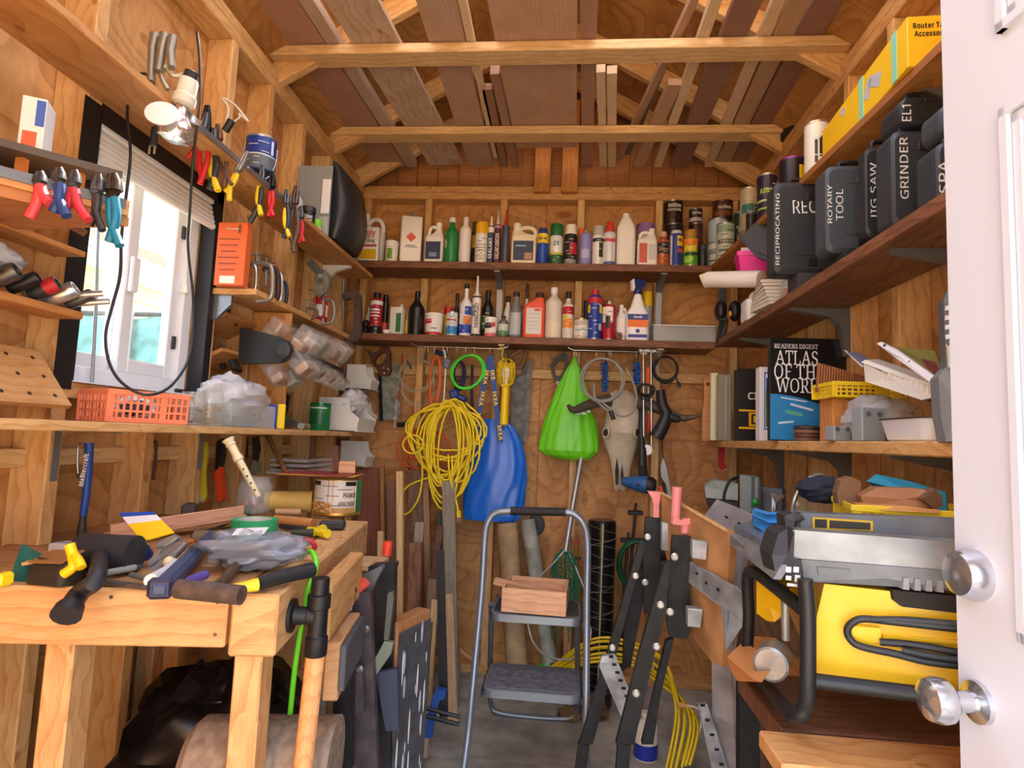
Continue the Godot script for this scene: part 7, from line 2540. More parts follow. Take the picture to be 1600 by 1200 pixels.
# ---------------------------------------------------------------- lumber leaning at the back left
func lean(label: String, top: Array, foot: Array, w: float, t: float, c: String, kind := "clear", turn := 0.0, n := "leaning_board", cat := "board") -> void:
	# top [x, y, distance] in the frame, foot [x in the frame, distance] on the floor
	var a := W(top[0], top[1], top[2])
	var b := W(foot[0], 1040, foot[1])
	b.y = 0.004
	var s := st()
	var xf := along(b, a, Vector3.RIGHT.rotated(Vector3.UP, deg_to_rad(turn)))
	bx(s, Vector3(a.distance_to(b), w, t), xf, 0.0015)
	solo(n, label, cat, s, wood(c, kind), Transform3D.IDENTITY, "boards leaning at the back left")
func build_leaning() -> void:
	lean("wide reddish panel leaning in the back left corner", [578, 732, 3.04], [582, 2.96], 0.125, 0.018, "8f5c48", "clear")
	lean("thin tan lath right of the reddish panel", [597, 727, 3.0], [604, 2.86], 0.022, 0.02, "a8794c")
	lean("plum brown board behind the pale yellow stick", [612, 752, 2.95], [618, 2.80], 0.045, 0.02, "8a6450")
	lean("pale yellow stick taller than its neighbours", [625, 737, 2.72], [632, 2.5], 0.03, 0.03, "e0c088")
	lean("short pale stick left of the clamp", [595, 830, 2.6], [600, 2.45], 0.026, 0.02, "d8b884")
	lean("tall brown board under the orange cord", [650, 735, 2.99], [652, 2.78], 0.075, 0.02, "8c6a50", "dark")
	lean("tan board edge under the yellow cord", [666, 740, 2.96], [676, 2.72], 0.03, 0.04, "a07a58", "clear")
	lean("grey weathered offcut among the brown boards", [656, 816, 2.7], [640, 2.55], 0.04, 0.02, "a39688", "clear")
	lean("square reddish brown post among the boards", [651, 848, 2.6], [645, 2.42], 0.055, 0.045, "8f6344", "dark")
	lean("thin dark strip slanting between the posts", [688, 822, 2.8], [655, 2.6], 0.03, 0.012, "6a4436", "dark")
	lean("tall grey green board right of the yellow cord", [701, 752, 2.86], [710, 2.7], 0.062, 0.02, "8f8878", "clear")
	lean("dark green edged panel beside the grey green board", [687, 800, 2.88], [693, 2.68], 0.02, 0.012, "2c4a44", "clear", 0.0, "leaning_glass_sheet", "sheet")
	lean("short brown batten low among the boards", [676, 905, 2.5], [668, 2.4], 0.035, 0.018, "8a7460", "clear")
	lean("pale batten with a pointed end", [680, 937, 2.36], [670, 2.28], 0.026, 0.02, "d9bf92")
	lean("pale offcut beside the splattered plank", [664, 962, 2.1], [655, 2.05], 0.032, 0.02, "d8c79c")
	lean("brown offcut behind the pale one", [669, 972, 2.25], [661, 2.2], 0.03, 0.03, "9a7c58", "dark")
	lean("thin curved plywood strip right of the grey board", [700, 928, 2.75], [712, 2.55], 0.045, 0.006, "c9a880", "clear", 30)
	lean("grey rail far right of the leaning boards", [707, 930, 2.95], [718, 2.9], 0.03, 0.03, "9a8f80", "clear")
	var s := st()
	bar(s, W(714, 1010, 2.95), W(748, 1036, 2.98), 0.03, 0.015)
	var bt := solo("fallen_batten", "pale batten lying on the floor by the back wall", "batten", s, wood("c9a072", "clear"))
	# splattered plank
	var a := W(638, 966, 1.62)
	var o := thing("splattered_plank", "thick plank with paint splattered over its side", "plank", V(a.x, 0.002, -1.66), 0)
	s = st()
	bx(s, Vector3(0.045, a.y - 0.004, 0.16), T(V(-0.01, (a.y - 0.004) * 0.5, 0), 0, -20, 0), 0.004)
	part(o, "plank", s, wood("b07c50"))
	s = st()
	bx(s, Vector3(0.003, a.y - 0.03, 0.15), T(V(0.0145, (a.y - 0.03) * 0.5, 0.0085), 0, -20, 0))
	part(o, "paint_coat", s, worn("5a5e64", "scuff", 0.4, 0.0, 6.0))
	for i in 30:
		s = st()
		var hy := a.y - 0.06 - 0.021 * i + 0.03 * sin(i * 2.0)
		ball(s, V(0.0015, hy, 0.06 * sin(i * 3.7)), V(0.0012, 0.014 + 0.016 * (i % 3), 0.0015 + 0.002 * ((i * 2) % 3)), 8, T(V(0.0145, 0, 0.0085), 0, -20, 0))
		part(o, "paint_splash", s, M(["d9dce0", "b6bcc4", "e4e4e2"][i % 3], 0.4))
	# blue bar clamp on the floor side
	o = thing("bar_clamp", "blue quick clamp with a long black bar among the boards", "clamp", V(-0.45, 0.001, -2.2), 0)
	s = st()
	bar(s, W(688, 860, 2.3), W(694, 1120, 2.15), 0.008, 0.03, Vector3.RIGHT)
	partw(o, "bar", s, M("1e2124", 0.45, 0.4))
	cutout(o, "head", [[682, 1075], [698, 1078], [695, 1090], [688, 1092], [680, 1120], [676, 1150], [664, 1150], [668, 1120], [676, 1090]], 2.12, 0.03, M("1f4f9c", 0.45))
	for y in [1112, 1124]:
		s = st()
		tube(s, path_px([[662, y - 6, 2.1], [718, y + 8, 2.1]]), 0.007, 8)
		partw(o, "rod", s, M("33373c", 0.4, 0.6))
	# folded portable work bench, seen end on
	o = thing("portable_workbench", "folded dark portable workbench beside the timber bench", "workbench", V(-0.50, 0.0, -1.55), 0)
	var blk := worn("2a2b2f", "scuff", 0.5, 0.2, 6.0)
	var pan := worn("5a5054", "scuff", 0.5, 0.2, 6.0)
	for e in [[[530, 928], [552, 926], [550, 1200], [521, 1200], 1.36, 0.03, blk, "front_board"], [[551, 926], [580, 922], [592, 1200], [549, 1200], 1.44, 0.02, pan, "side_panel"], [[578, 884], [619, 880], [612, 1200], [586, 1200], 1.58, 0.03, blk, "rear_board"], [[556, 903], [592, 886], [596, 882], [600, 886], [580, 925], [552, 928]  , 1.5, 0.02, M("77797c", 0.4, 0.5), "slide_rail"]]:
		var k: int = e.size() - 4
		cutout(o, e[e.size() - 1], e.slice(0, k), e[k], e[k + 1], e[k + 2])
	for e in [[[601, 998], [607, 926], [615, 923], [616, 935], [608, 1000], 1.46, M("6a6c60", 0.45, 0.5), "strut"], [[580, 1042], [602, 1000], [616, 1003], [612, 1020], [590, 1052], 1.46, M("87907f", 0.45, 0.5), "brace"], [[555, 1045], [566, 1040], [570, 1110], [562, 1120], [554, 1112], 1.40, pan, "link"], [[588, 1050], [622, 1043], [624, 1140], [604, 1140], 1.5, M("3c4256", 0.5), "foot_plate"], [[536, 1000], [541, 990], [542, 1045], [536, 1050], 1.34, M("cfcfca", 0.4), "tag"]]:
		var k: int = e.size() - 3
		cutout(o, e[e.size() - 1], e.slice(0, k), e[k], 0.014, e[k + 1])
	for e in [[526, 887, 526, 918, 1.36, "b8463c"], [606, 846, 604, 868, 1.62, "e2452c"], [572, 908, 560, 920, 1.44, "d8523c"]]:
		s = st()
		tube(s, path_px([[e[0], e[1], e[4]], [e[2], e[3], e[4]]]), 0.013, 12)
		partw(o, "red_knob", s, M(e[5], 0.45))
	s = st()
	tube(s, curve(path_px([[522, 912, 1.36], [524, 925, 1.36], [540, 925, 1.36], [552, 920, 1.38]]), 4), 0.012, 8)
	bar(s, W(584, 884, 1.6), W(620, 882, 1.6), 0.04, 0.012)
	partw(o, "crank", s, M("4a4c50", 0.4, 0.5))
	for q in [[562, 1045, 1.385], [572, 982, 1.425], [545, 950, 1.34]]:
		s = st()
		lathe(s, [[0.009, 0], [0.009, 0.004], [0.005, 0.007]], 12, T(W(q[0], q[1], q[2]), 90, 0, 0))
		partw(o, "bolt", s, M("8a8884", 0.35, 0.7))
	s = st()
	bx(s, Vector3(0.10, 0.018, 0.12), T(W(572, 880, 1.72)), 0.002)
	solo("pale_offcut", "pale board offcut behind the portable workbench", "offcut", s, wood("d0b088", "clear"))

# ---------------------------------------------------------------- step ladder and what stands behind it
func build_ladder() -> void:
	var grey := M("8a94a0", 0.35, 0.55)
	var o := thing("step_ladder", "grey folding step ladder with two treads and a hand rail", "step ladder", V(-0.09, 0.0, -2.2))
	var s := st()
	var l := path_px([[730, 1160, 2.06], [738, 1080, 2.09], [752, 930, 2.17], [757, 850, 2.21], [761, 820, 2.23], [772, 803, 2.235], [790, 799, 2.235], [815, 799, 2.235], [845, 799, 2.235], [880, 800, 2.235], [898, 804, 2.235], [912, 820, 2.23], [918, 850, 2.21], [917, 930, 2.17], [916, 1080, 2.09], [915, 1160, 2.06]])
	var ft := V(l[0].x - 0.008, 0.0, l[0].z + 0.09)
	var fe := V(l[l.size() - 1].x + 0.008, 0.0, l[0].z + 0.09)
	tube(s, curve([ft + V(0, 0.012, 0)] + l + [fe + V(0, 0.012, 0)], 4), 0.0125, 12)
	partw(o, "front_frame", s, grey)
	s = st()
	tube(s, path_px([[798, 798.5, 2.235], [884, 800, 2.235]]), 0.0155, 12)
	partw(o, "rail_sleeve", s, worn("26282b", "scuff", 0.7, 0.0, 20.0))
	# rear frame
	s = st()
	var r0 := V(-0.285, 0.012, -2.66)
	var r1 := V(0.105, 0.012, -2.66)
	tube(s, curve([V(-0.255, 0.56, -2.33), V(-0.275, 0.15, -2.6), r0 + V(0.01, 0.04, 0), r0 + V(0.06, 0.0, 0), r1 - V(0.06, 0.0, 0), r1 + V(-0.01, 0.04, 0), V(0.095, 0.15, -2.6), V(0.075, 0.56, -2.33)], 5), 0.011, 10)
	partw(o, "rear_frame", s, M("7f8890", 0.35, 0.55))
	for e in [[0.505, 2.31, 766, 909, 960, "upper_tread"], [0.23, 2.17, 753, 908, 1080, "lower_tread"]]:
		var a := W(e[2], e[4], e[1] - 0.12)
		var b := W(e[3], e[4], e[1] - 0.12)
		var w := b.x - a.x
		var c := V((a.x + b.x) * 0.5, W(835, e[4] + 3, e[1] - 0.12).y, -e[1])
		s = st()
		stack(s, [[-0.028, w * 0.985, 0.235, 0.03], [-0.026, w, 0.245, 0.035], [0.0, w, 0.245, 0.035], [0.002, w * 0.985, 0.235, 0.032]], T(c), 6)
		var tr := partw(o, e[5], s, grey)
		s = st()
		stack(s, [[0.002, w * 0.95, 0.21, 0.028], [0.0045, w * 0.94, 0.205, 0.028]], T(c), 6)
		part(tr, "rubber_pad", s, worn("4c4a46" if e[5] == "upper_tread" else "6f7278", "scuff", 0.8, 0.0, 8.0))
		if e[5] == "upper_tread":
			for i in 11:
				s = st()
				bx(s, Vector3(0.006, 0.003, 0.19), T(c + V(-w * 0.42 + w * 0.084 * i, 0.0055, 0)))
				part(tr, "rib", s, M("3a3835", 0.8))
		for sd in [-1, 1]:
			s = st()
			bx(s, Vector3(0.006, 0.02, 0.3), T(c + V(sd * (w * 0.5 + 0.004), -0.02, -0.04)), 0.001)
			partw(o, "side_link", s, M("4a4d50", 0.4, 0.5))
	for p in [ft, fe]:
		s = st()
		lathe(s, [[0.016, 0.0], [0.017, 0.003], [0.016, 0.04]], 12, T(p))
		partw(o, "rubber_foot", s, M("1c1d1f", 0.7))
	# little open box with two sticks
	var bw := wood("e3b48c", "clear")
	var top: float = W(835, 963, 2.19).y + 0.0072
	var bc := W(836, 968, 2.25)
	o = thing("wooden_box", "small open dovetailed wooden box on the ladder", "box", V(bc.x, top, -2.29), -3)
	for e in [[Vector3(0.235, 0.085, 0.008), V(0, 0.0425, 0.098)], [Vector3(0.235, 0.085, 0.008), V(0, 0.0425, -0.098)], [Vector3(0.008, 0.085, 0.188), V(-0.1135, 0.0425, 0)], [Vector3(0.008, 0.085, 0.188), V(0.1135, 0.0425, 0)], [Vector3(0.218, 0.006, 0.187), V(0, 0.003, 0)]]:
		s = st()
		bx(s, e[0], T(e[1]), 0.0008)
		part(o, "bottom" if e[1].y < 0.01 else "side", s, bw)
	for e in [[774, 909, 845, 935, "upper"], [772, 914, 838, 941, "lower"]]:
		s = st()
		bar(s, W(e[0], e[1] - 4, 2.30), W(e[2] + 16, e[3] - 10, 2.24), 0.02, 0.012, Vector3.UP, 0.001)
		solo("wood_strip", "%s of two pale strips laid slanting into the little box" % e[4], "strip", s, wood("dcae88", "clear"), Transform3D.IDENTITY, "pale strips in the little box")
	# tubes
	for e in [[792, 818, 2.98, 812, 2.85, 0.052, "c0a67c", "tan cardboard tube behind the ladder"], [824, 812, 3.02, 868, 2.9, 0.037, "b9bdb2", "grey white cardboard tube leaning right behind the ladder"]]:
		o = thing("cardboard_tube", e[7], "tube", V(0, 0, 0))
		var a := W(e[0], e[1], e[2])
		var b := W(e[3], 1060, e[4])
		b.y = 0.02
		o.position = V(b.x, 0.0, b.z)
		s = st()
		var d := (a - b).normalized()
		tube(s, [b, a], e[5], 22)
		partw(o, "tube", s, worn(e[6], "scuff", 0.8, 0.0, 3.0))
		s = st()
		tube(s, [a, a + d * 0.0015], e[5] * 0.86, 20)
		partw(o, "open_end", s, M("54483a", 0.9))
	o = thing("cap_disc", "black round cap hanging behind the ladder rail", "cap", W(838, 835, 3.08))
	s = st()
	lathe(s, [[0.05, -0.012], [0.055, 0.0], [0.05, 0.012]], 20, T(W(838, 820, 3.08), 90, 0, 0), 0.8, 1.0)
	partw(o, "disc", s, M("1b1c1f", 0.5))
	s = st()
	tube(s, path_px([[838, 808, 3.09], [838, 795, 3.1]]), 0.004, 6)
	partw(o, "cord", s, M("1b1c1f", 0.5))
	# landing net
	o = thing("landing_net", "green landing net on an aluminium pole", "net", V(0.05, 0.0, -2.85))
	s = st()
	tube(s, path_px([[908, 715, 3.0], [895, 790, 2.95], [884, 862, 2.9]]), 0.0135, 12)
	partw(o, "pole", s, M("b4b8ba", 0.35, 0.7))
	cord(o, "hoop", [[884, 858, 2.9], [865, 880, 2.87], [840, 905, 2.8], [824, 935, 2.75], [828, 990, 2.7], [850, 1022, 2.7], [890, 1030, 2.72], [920, 1005, 2.78], [922, 950, 2.83], [905, 900, 2.87], [888, 862, 2.9]], 0.0045, M("c3c7c6", 0.35, 0.6), 5, 8)
	s = st()
	var r := RandomNumberGenerator.new()
	r.seed = 3
	for i in 46:
		var x0 := r.randf_range(862, 902)
		var x1 := 884 + (x0 - 882) * r.randf_range(0.6, 1.3)
		var yb := r.randf_range(900, 1012)
		tube(s, curve(path_px([[882 + (x0 - 882) * 0.25, 858, 2.9], [x0, 882, 2.88], [(x0 + x1) * 0.5 + 5 * sin(i), 920, 2.87], [x1, yb, 2.86]]), 3), 0.002, 4)
	for i in 16:
		var y := 868 + i * 6.5
		tube(s, curve(path_px([[884 - 16 - i, y, 2.88], [878, y + 7, 2.85], [888, y + 3, 2.85], [886 + 14, y + 8, 2.88]]), 3), 0.002, 4)
	partw(o, "mesh", s, M("0f6a48", 0.7))
	# bundle of arrows
	for i in 3:
		o = thing("arrow_shaft", ["left", "middle", "right"][i] + " of three bamboo arrow shafts with red bands", "arrow", W(893 + i * 7, 1045, 2.98), 0, "bamboo arrows behind the net")
		var a := W(893 + i * 6, 838, 3.05)
		var b := W(905 + i * 3, 1048, 2.96)
		s = st()
		tube(s, [b, a], 0.005, 7)
		partw(o, "shaft", s, wood("a8793c", "clear"))
		s = st()
		tube(s, [a.lerp(b, 0.03), a.lerp(b, 0.06)], 0.0062, 8)
		partw(o, "red_band", s, M("b8402c", 0.5))
		s = st()
		tube(s, [a.lerp(b, 0.16), a.lerp(b, 0.18)], 0.0058, 8)
		partw(o, "black_band", s, M("2a2420", 0.5))
	# wrapped roll
	var ra := W(941, 812, 2.85)
	o = thing("wrapped_roll", "roll wrapped in black plastic and pale tape", "roll", V(ra.x, 0.0, -2.85))
	s = st()
	lathe(s, [[0.06, 0.0], [0.066, 0.01], [0.064, ra.y * 0.5], [0.066, ra.y - 0.01], [0.058, ra.y]], 26)
	part(o, "plastic", s, M("15171a", 0.22))
	for i in 26:
		s = st()
		var y := 0.06 + (ra.y - 0.1) * i / 25.0
		var rg := []
		for k in 20:
			var t := TAU * k / 20
			rg.append(V(cos(t) * 0.067, y + 0.018 * sin(t + i * 1.7), sin(t) * 0.067))
		tube(s, rg, 0.0013, 4, true)
		part(o, "wrinkle", s, M("7d7a62", 0.4))
	s = st()
	tube(s, [V(-0.004, 0.04, 0.067), V(0.0, ra.y - 0.01, 0.067)], 0.0042, 6)
	part(o, "tape", s, M("b3ad8c", 0.5))
	# fishing rods and hose
	for e in [[994, 786, 972, "tall black fishing rod with a reel in the corner"], [982, 832, 966, "shorter black rod beside the tall one"]]:
		o = thing("fishing_rod", e[3], "fishing rod", W(e[2], 1045, 3.0), 0, "black rods at the back right")
		var a := W(e[0], e[1], 3.07)
		var b := W(e[2], 1047, 2.99)
		s = st()
		tube(s, [b, a], 0.011, 9, false, 0.007)
		partw(o, "blank", s, M("1a1b1d", 0.4))
		s = st()
		bx(s, Vector3(0.075, 0.022, 0.03), T(a.lerp(b, 0.06)), 0.004)
		partw(o, "reel", s, M("222325", 0.45))
	o = thing("garden_hose", "coiled dark green hose behind the trestles", "hose", W(1005, 1000, 3.0))
	s = st()
	tube(s, coil(W(1000, 845, 3.02), 0.10, 0.12, 5, 0.08, 71, 0.03), 0.01, 9)
	partw(o, "coil", s, M("0f5a3c", 0.5))
	s = st()
	tube(s, path_px([[1030, 862, 2.95], [1045, 862, 2.93]]), 0.045, 16)
	partw(o, "black_fitting", s, M("18191b", 0.5))
	# floor: yellow cord, green tray, burlap, bottle
	o = thing("extension_cord", "thick yellow extension cord coiled on the floor", "cord", V(0.5, 0.0, -2.75))
	s = st()
	for i in 10:
		var q := (i - 4.5) * 4.2 + 3.0 * sin(i * 2.7)
		var dz := 0.035 * sin(i * 4.1)
		var pts := path_px([[862, 1052 + q * 0.5, 2.78], [925, 1018 + q, 2.72 + dz], [985, 1022 + q, 2.70 - dz], [1035 + 4 * sin(i), 1052 + q * 1.2, 2.6 + dz], [1066 + q * 0.7, 1096 + q * 0.6, 2.45 - dz], [1074 + q, 1135 + q * 0.3, 2.38 + dz]])
		pts.append(pts[5] * V(1, 0, 1) + V(-0.04, 0.01 + 0.004 * i, 0.05))
		tube(s, curve(pts, 5), 0.0058, 7)
	partw(o, "strands", s, M("e8c818", 0.42))
	cord(o, "end_lead", [[1060, 1100, 2.4], [1072, 1102, 2.4], [1092, 1108, 2.4], [1096, 1125, 2.38], [1092, 1150, 2.36]], 0.004, M("e2dccc", 0.5))
	s = st()
	tube(s, path_px([[1058, 1100, 2.4], [1072, 1103, 2.4]]), 0.01, 10)
	partw(o, "plug", s, M("d8a05a", 0.5))
	o = thing("slotted_tray", "bright green plastic tray with slots behind the ladder", "tray", V(0.1, 0.06, -2.9))
	s = st()
	var gp := [W(815, 1046, 2.86), W(872, 1030, 2.95), W(893, 1040, 2.88), W(885, 1052, 2.80)]
	loft(s, [gp, [gp[0] - V(0, 0.008, 0), gp[1] - V(0, 0.008, 0), gp[2] - V(0, 0.008, 0), gp[3] - V(0, 0.008, 0)]], true, true, false)
	partw(o, "tray", s, M("2fd030", 0.45))
	for i in 4:
		s = st()
		bx(s, Vector3(0.02, 0.004, 0.007), T(W(862 + (i % 2) * 9, 1038 + int(i / 2.0) * 5, 2.88) + V(0, 0.002, 0), 0, 20, 6))
		partw(o, "slot", s, M("16501a", 0.8))
	o = thing("burlap_bundle", "brown burlap bundle on the floor behind the ladder", "burlap", V(0.16, 0.0, -2.72))
	s = st()
	crumple(s, Vector3(0.07, 0.05, 0.06), 81, 0.45)
	part(o, "cloth", s, worn("7a5a3a", "scuff", 0.95, 0.0, 25.0), T(V(0, 0.045, 0)))
	s = st()
	crumple(s, Vector3(0.05, 0.02, 0.05), 84, 0.5)
	part(o, "fold", s, worn("9a7a4c", "scuff", 0.95, 0.0, 25.0), T(V(-0.09, 0.02, 0.02)))
	seat = {"p": V(0.355, 0.0, -2.42), "w": 0.09, "h": 0.17}
	shelf_group = ""
	bottle("cream bottle with a blue foot on the floor between the trestles", M("dcd6c4", 0.4), "d9d2c0", 0.4, 0.7, 0.85, 0.1, [[0.0, 0.5, "1f37a4"]])

# ---------------------------------------------------------------- portable trestles with clamped boards
func build_trestles() -> void:
	var blk := worn("2b2d2e", "scuff", 0.5, 0.35, 5.0)
	var gal := worn("c6ced3", "scuff", 0.4, 0.35, 4.0)
	for e in [[0, 2.05, "far black folding trestle with a pale pink clamp"], [1, 1.80, "near black folding trestle with an upright pink clamp"]]:
		var z: float = e[1]
		var o := thing("folding_trestle", e[2], "trestle", V(0.36 if e[0] == 0 else 0.38, 0.0, -z), 0, "black folding trestles")
		if e[0] == 0:
			cutout(o, "head_plate", [[1008, 808], [1032, 809], [1030, 955], [1006, 958], [1004, 860]], z, 0.02, blk)
			cutout(o, "front_leg", [[1000, 842], [1009, 846], [968, 1000], [926, 1160], [905, 1160], [948, 1020]], z - 0.04, 0.025, blk)
			cutout(o, "rear_leg", [[1003, 870], [1012, 900], [985, 1040], [972, 1045], [975, 980]], z + 0.06, 0.02, blk)
			cutout(o, "clamp_block", [[1033, 815], [1048, 818], [1047, 860], [1033, 858]], z - 0.08, 0.03, gal)
		else:
			cutout(o, "head_plate", [[1050, 836], [1079, 838], [1076, 992], [1070, 997], [1045, 993], [1041, 970]], z, 0.02, blk)
			cutout(o, "front_leg", [[1038, 878], [1048, 876], [1038, 960], [1024, 1010], [990, 1160], [962, 1160], [1000, 1010]], z - 0.04, 0.025, blk)
			cutout(o, "rear_leg", [[1040, 1000], [1052, 995], [1030, 1090], [1020, 1160], [1002, 1160]], z + 0.05, 0.025, blk)
			cutout(o, "clamp_block", [[1080, 842], [1103, 846], [1101, 873], [1080, 870]], z - 0.075, 0.03, gal)
			cutout(o, "hinge_block", [[1073, 948], [1096, 950], [1092, 978], [1073, 976]], z - 0.075, 0.03, gal)
		for q in ([[1012, 839], [1008, 910], [993, 900], [957, 1012]] if e[0] == 0 else [[1054, 870], [1047, 956], [1032, 945], [1026, 1010], [994, 1083]]):
			var s := st()
			lathe(s, [[0.011, 0.0], [0.011, 0.003], [0.007, 0.006]], 14, T(W(q[0], q[1], z - 0.056), 90, 0, 0))
			partw(o, "bolt", s, M("cfd0ca", 0.35, 0.7))
		var s2 := st()
		bar(s2, W(945 if e[0] == 0 else 1010, 1150, z - 0.03) * V(1, 0, 1) + V(0, 0.02, 0), W(1040 if e[0] == 0 else 1090, 1150, z - 0.03) * V(1, 0, 1) + V(0, 0.02, 0), 0.03, 0.03)
		partw(o, "foot", s2, blk)
		s2 = st()
		var pa := W(912 if e[0] == 0 else 975, 1160, z - 0.04)
		bar(s2, pa, V(pa.x - 0.02, 0.01, pa.z), 0.03, 0.035, Vector3.RIGHT)
		partw(o, "leg_end", s2, blk)
	# perforated galvanised channels across the legs
	for e in [[[940, 1024], [961, 1022], [992, 1100], [980, 1140], [936, 1040], 1.98, "galvanised channel between the far trestle legs"], [[1090, 1100], [1104, 1098], [1150, 1240], [1120, 1240], 2.0, "galvanised channel at the foot of the saw stand"]]:
		var k: int = e.size() - 2
		var o := thing("steel_channel", e[k + 1], "channel", W(e[k - 1][0], 1140, e[k]), 0, "perforated steel channels")
		cutout(o, "channel", e.slice(0, k), e[k], 0.018, gal)
		for i in 6:
			var s := st()
			bx(s, Vector3(0.014, 0.008, 0.003), T(W(lerpf(e[1][0] - 6, e[2][0] - 8, i / 6.0), lerpf(e[1][1] + 4, e[2][1], i / 6.0), e[k] - 0.0095)))
			partw(o, "slot", s, M("181a1c", 0.8))
	# pink clamps
	var o := thing("pink_clamp", "pale pink clamp jaw on the far trestle", "clamp", W(1024, 807, 2.03), 0, "pink clamps on the trestles")
	var pink := M("ea8f90", 0.4)
	cutout(o, "hook", [[1011, 767], [1031, 768], [1031, 777], [1029, 788], [1020, 788], [1018, 778]], 2.03, 0.03, pink)
	cutout(o, "pin", [[1020, 786], [1029, 786], [1029, 808], [1020, 808]], 2.03, 0.02, pink)
	o = thing("pink_clamp", "tall pink clamp with a bent arm on the near trestle", "clamp", W(1066, 832, 1.83), 0, "pink clamps on the trestles")
	var s := st()
	tube(s, path_px([[1058, 761, 1.83], [1055, 818, 1.83]]), 0.0155, 14, false, 0.013)
	partw(o, "post", s, pink)
	cutout(o, "arm", [[1050, 806], [1064, 812], [1078, 808], [1078, 818], [1064, 820], [1050, 818]], 1.83, 0.03, pink)
	s = st()
	tube(s, path_px([[1071, 810, 1.83], [1070, 833, 1.83]]), 0.013, 12)
	partw(o, "pin", s, pink)
	# boards and angle iron clamped between
	o = thing("plywood_offcut", "orange brown plywood board clamped to the near trestle", "board", W(1110, 1040, 1.72))
	s = st()
	var f := [W(1034, 772, 2.0), W(1138, 832, 1.62), W(1141, 850, 1.6), W(1128, 1042, 1.6), W(1112, 1034, 1.66), W(1066, 975, 1.9), W(1034, 840, 2.0)]
	var b := []
	for p in f:
		b.append(p + V(0.02, 0.0, -0.012))
	loft(s, [b, f], true, true, false)
	partw(o, "board", s, worn("d9a368", "scuff", 0.65, 0.0, 2.0))
	s = st()
	tube(s, [f[0] + V(0, 0.002, 0), f[1] + V(0, 0.002, 0)], 0.006, 6)
	partw(o, "sawn_edge", s, wood("d9b078", "clear"))
	o = thing("angle_iron", "bent galvanised flashing resting against the plywood board", "flashing", W(1140, 1010, 1.55))
	s = st()
	var fl := [W(1078, 878, 1.78), W(1150, 918, 1.52), W(1163, 930, 1.5), W(1162, 975, 1.5), W(1135, 1016, 1.52), W(1133, 1010, 1.53), W(1135, 955, 1.54), W(1076, 910, 1.78)]
	var fb := []
	for p in fl:
		fb.append(p + V(0.003, 0.001, -0.002))
	loft(s, [fb, fl], true, true, false)
	partw(o, "sheet", s, gal)
	for q in [[1090, 897, 1.725], [1105, 912, 1.67], [1123, 922, 1.60]]:
		s = st()
		bx(s, Vector3(0.016, 0.006, 0.004), T(W(q[0], q[1], q[2]), 0, 40, -30))
		partw(o, "punched_slot", s, M("1e2022", 0.8))
	o = thing("metal_sheet", "stained sheet metal piece leaning behind the plywood", "sheet", W(1140, 840, 1.95))
	s = st()
	var ms := [W(1120, 780, 2.1), W(1176, 803, 1.95), W(1172, 842, 1.9), W(1150, 1010, 1.95), V(0.58, 0.0, -1.98), V(0.52, 0.0, -2.06), W(1110, 850, 2.05), W(1100, 806, 2.05)]
	var mb := []
	for p in ms:
		mb.append(p + V(0.002, 0.0, -0.003))
	loft(s, [mb, ms], true, true, false)
	partw(o, "sheet", s, worn("ccc9c8", "scuff", 0.45, 0.2, 3.0))
	for q in [[1135, 808], [1155, 818]]:
		s = st()
		bx(s, Vector3(0.012, 0.006, 0.004), T(W(q[0], q[1], 1.985), 0, 20, -25))
		partw(o, "hole", s, M("2a2420", 0.8))

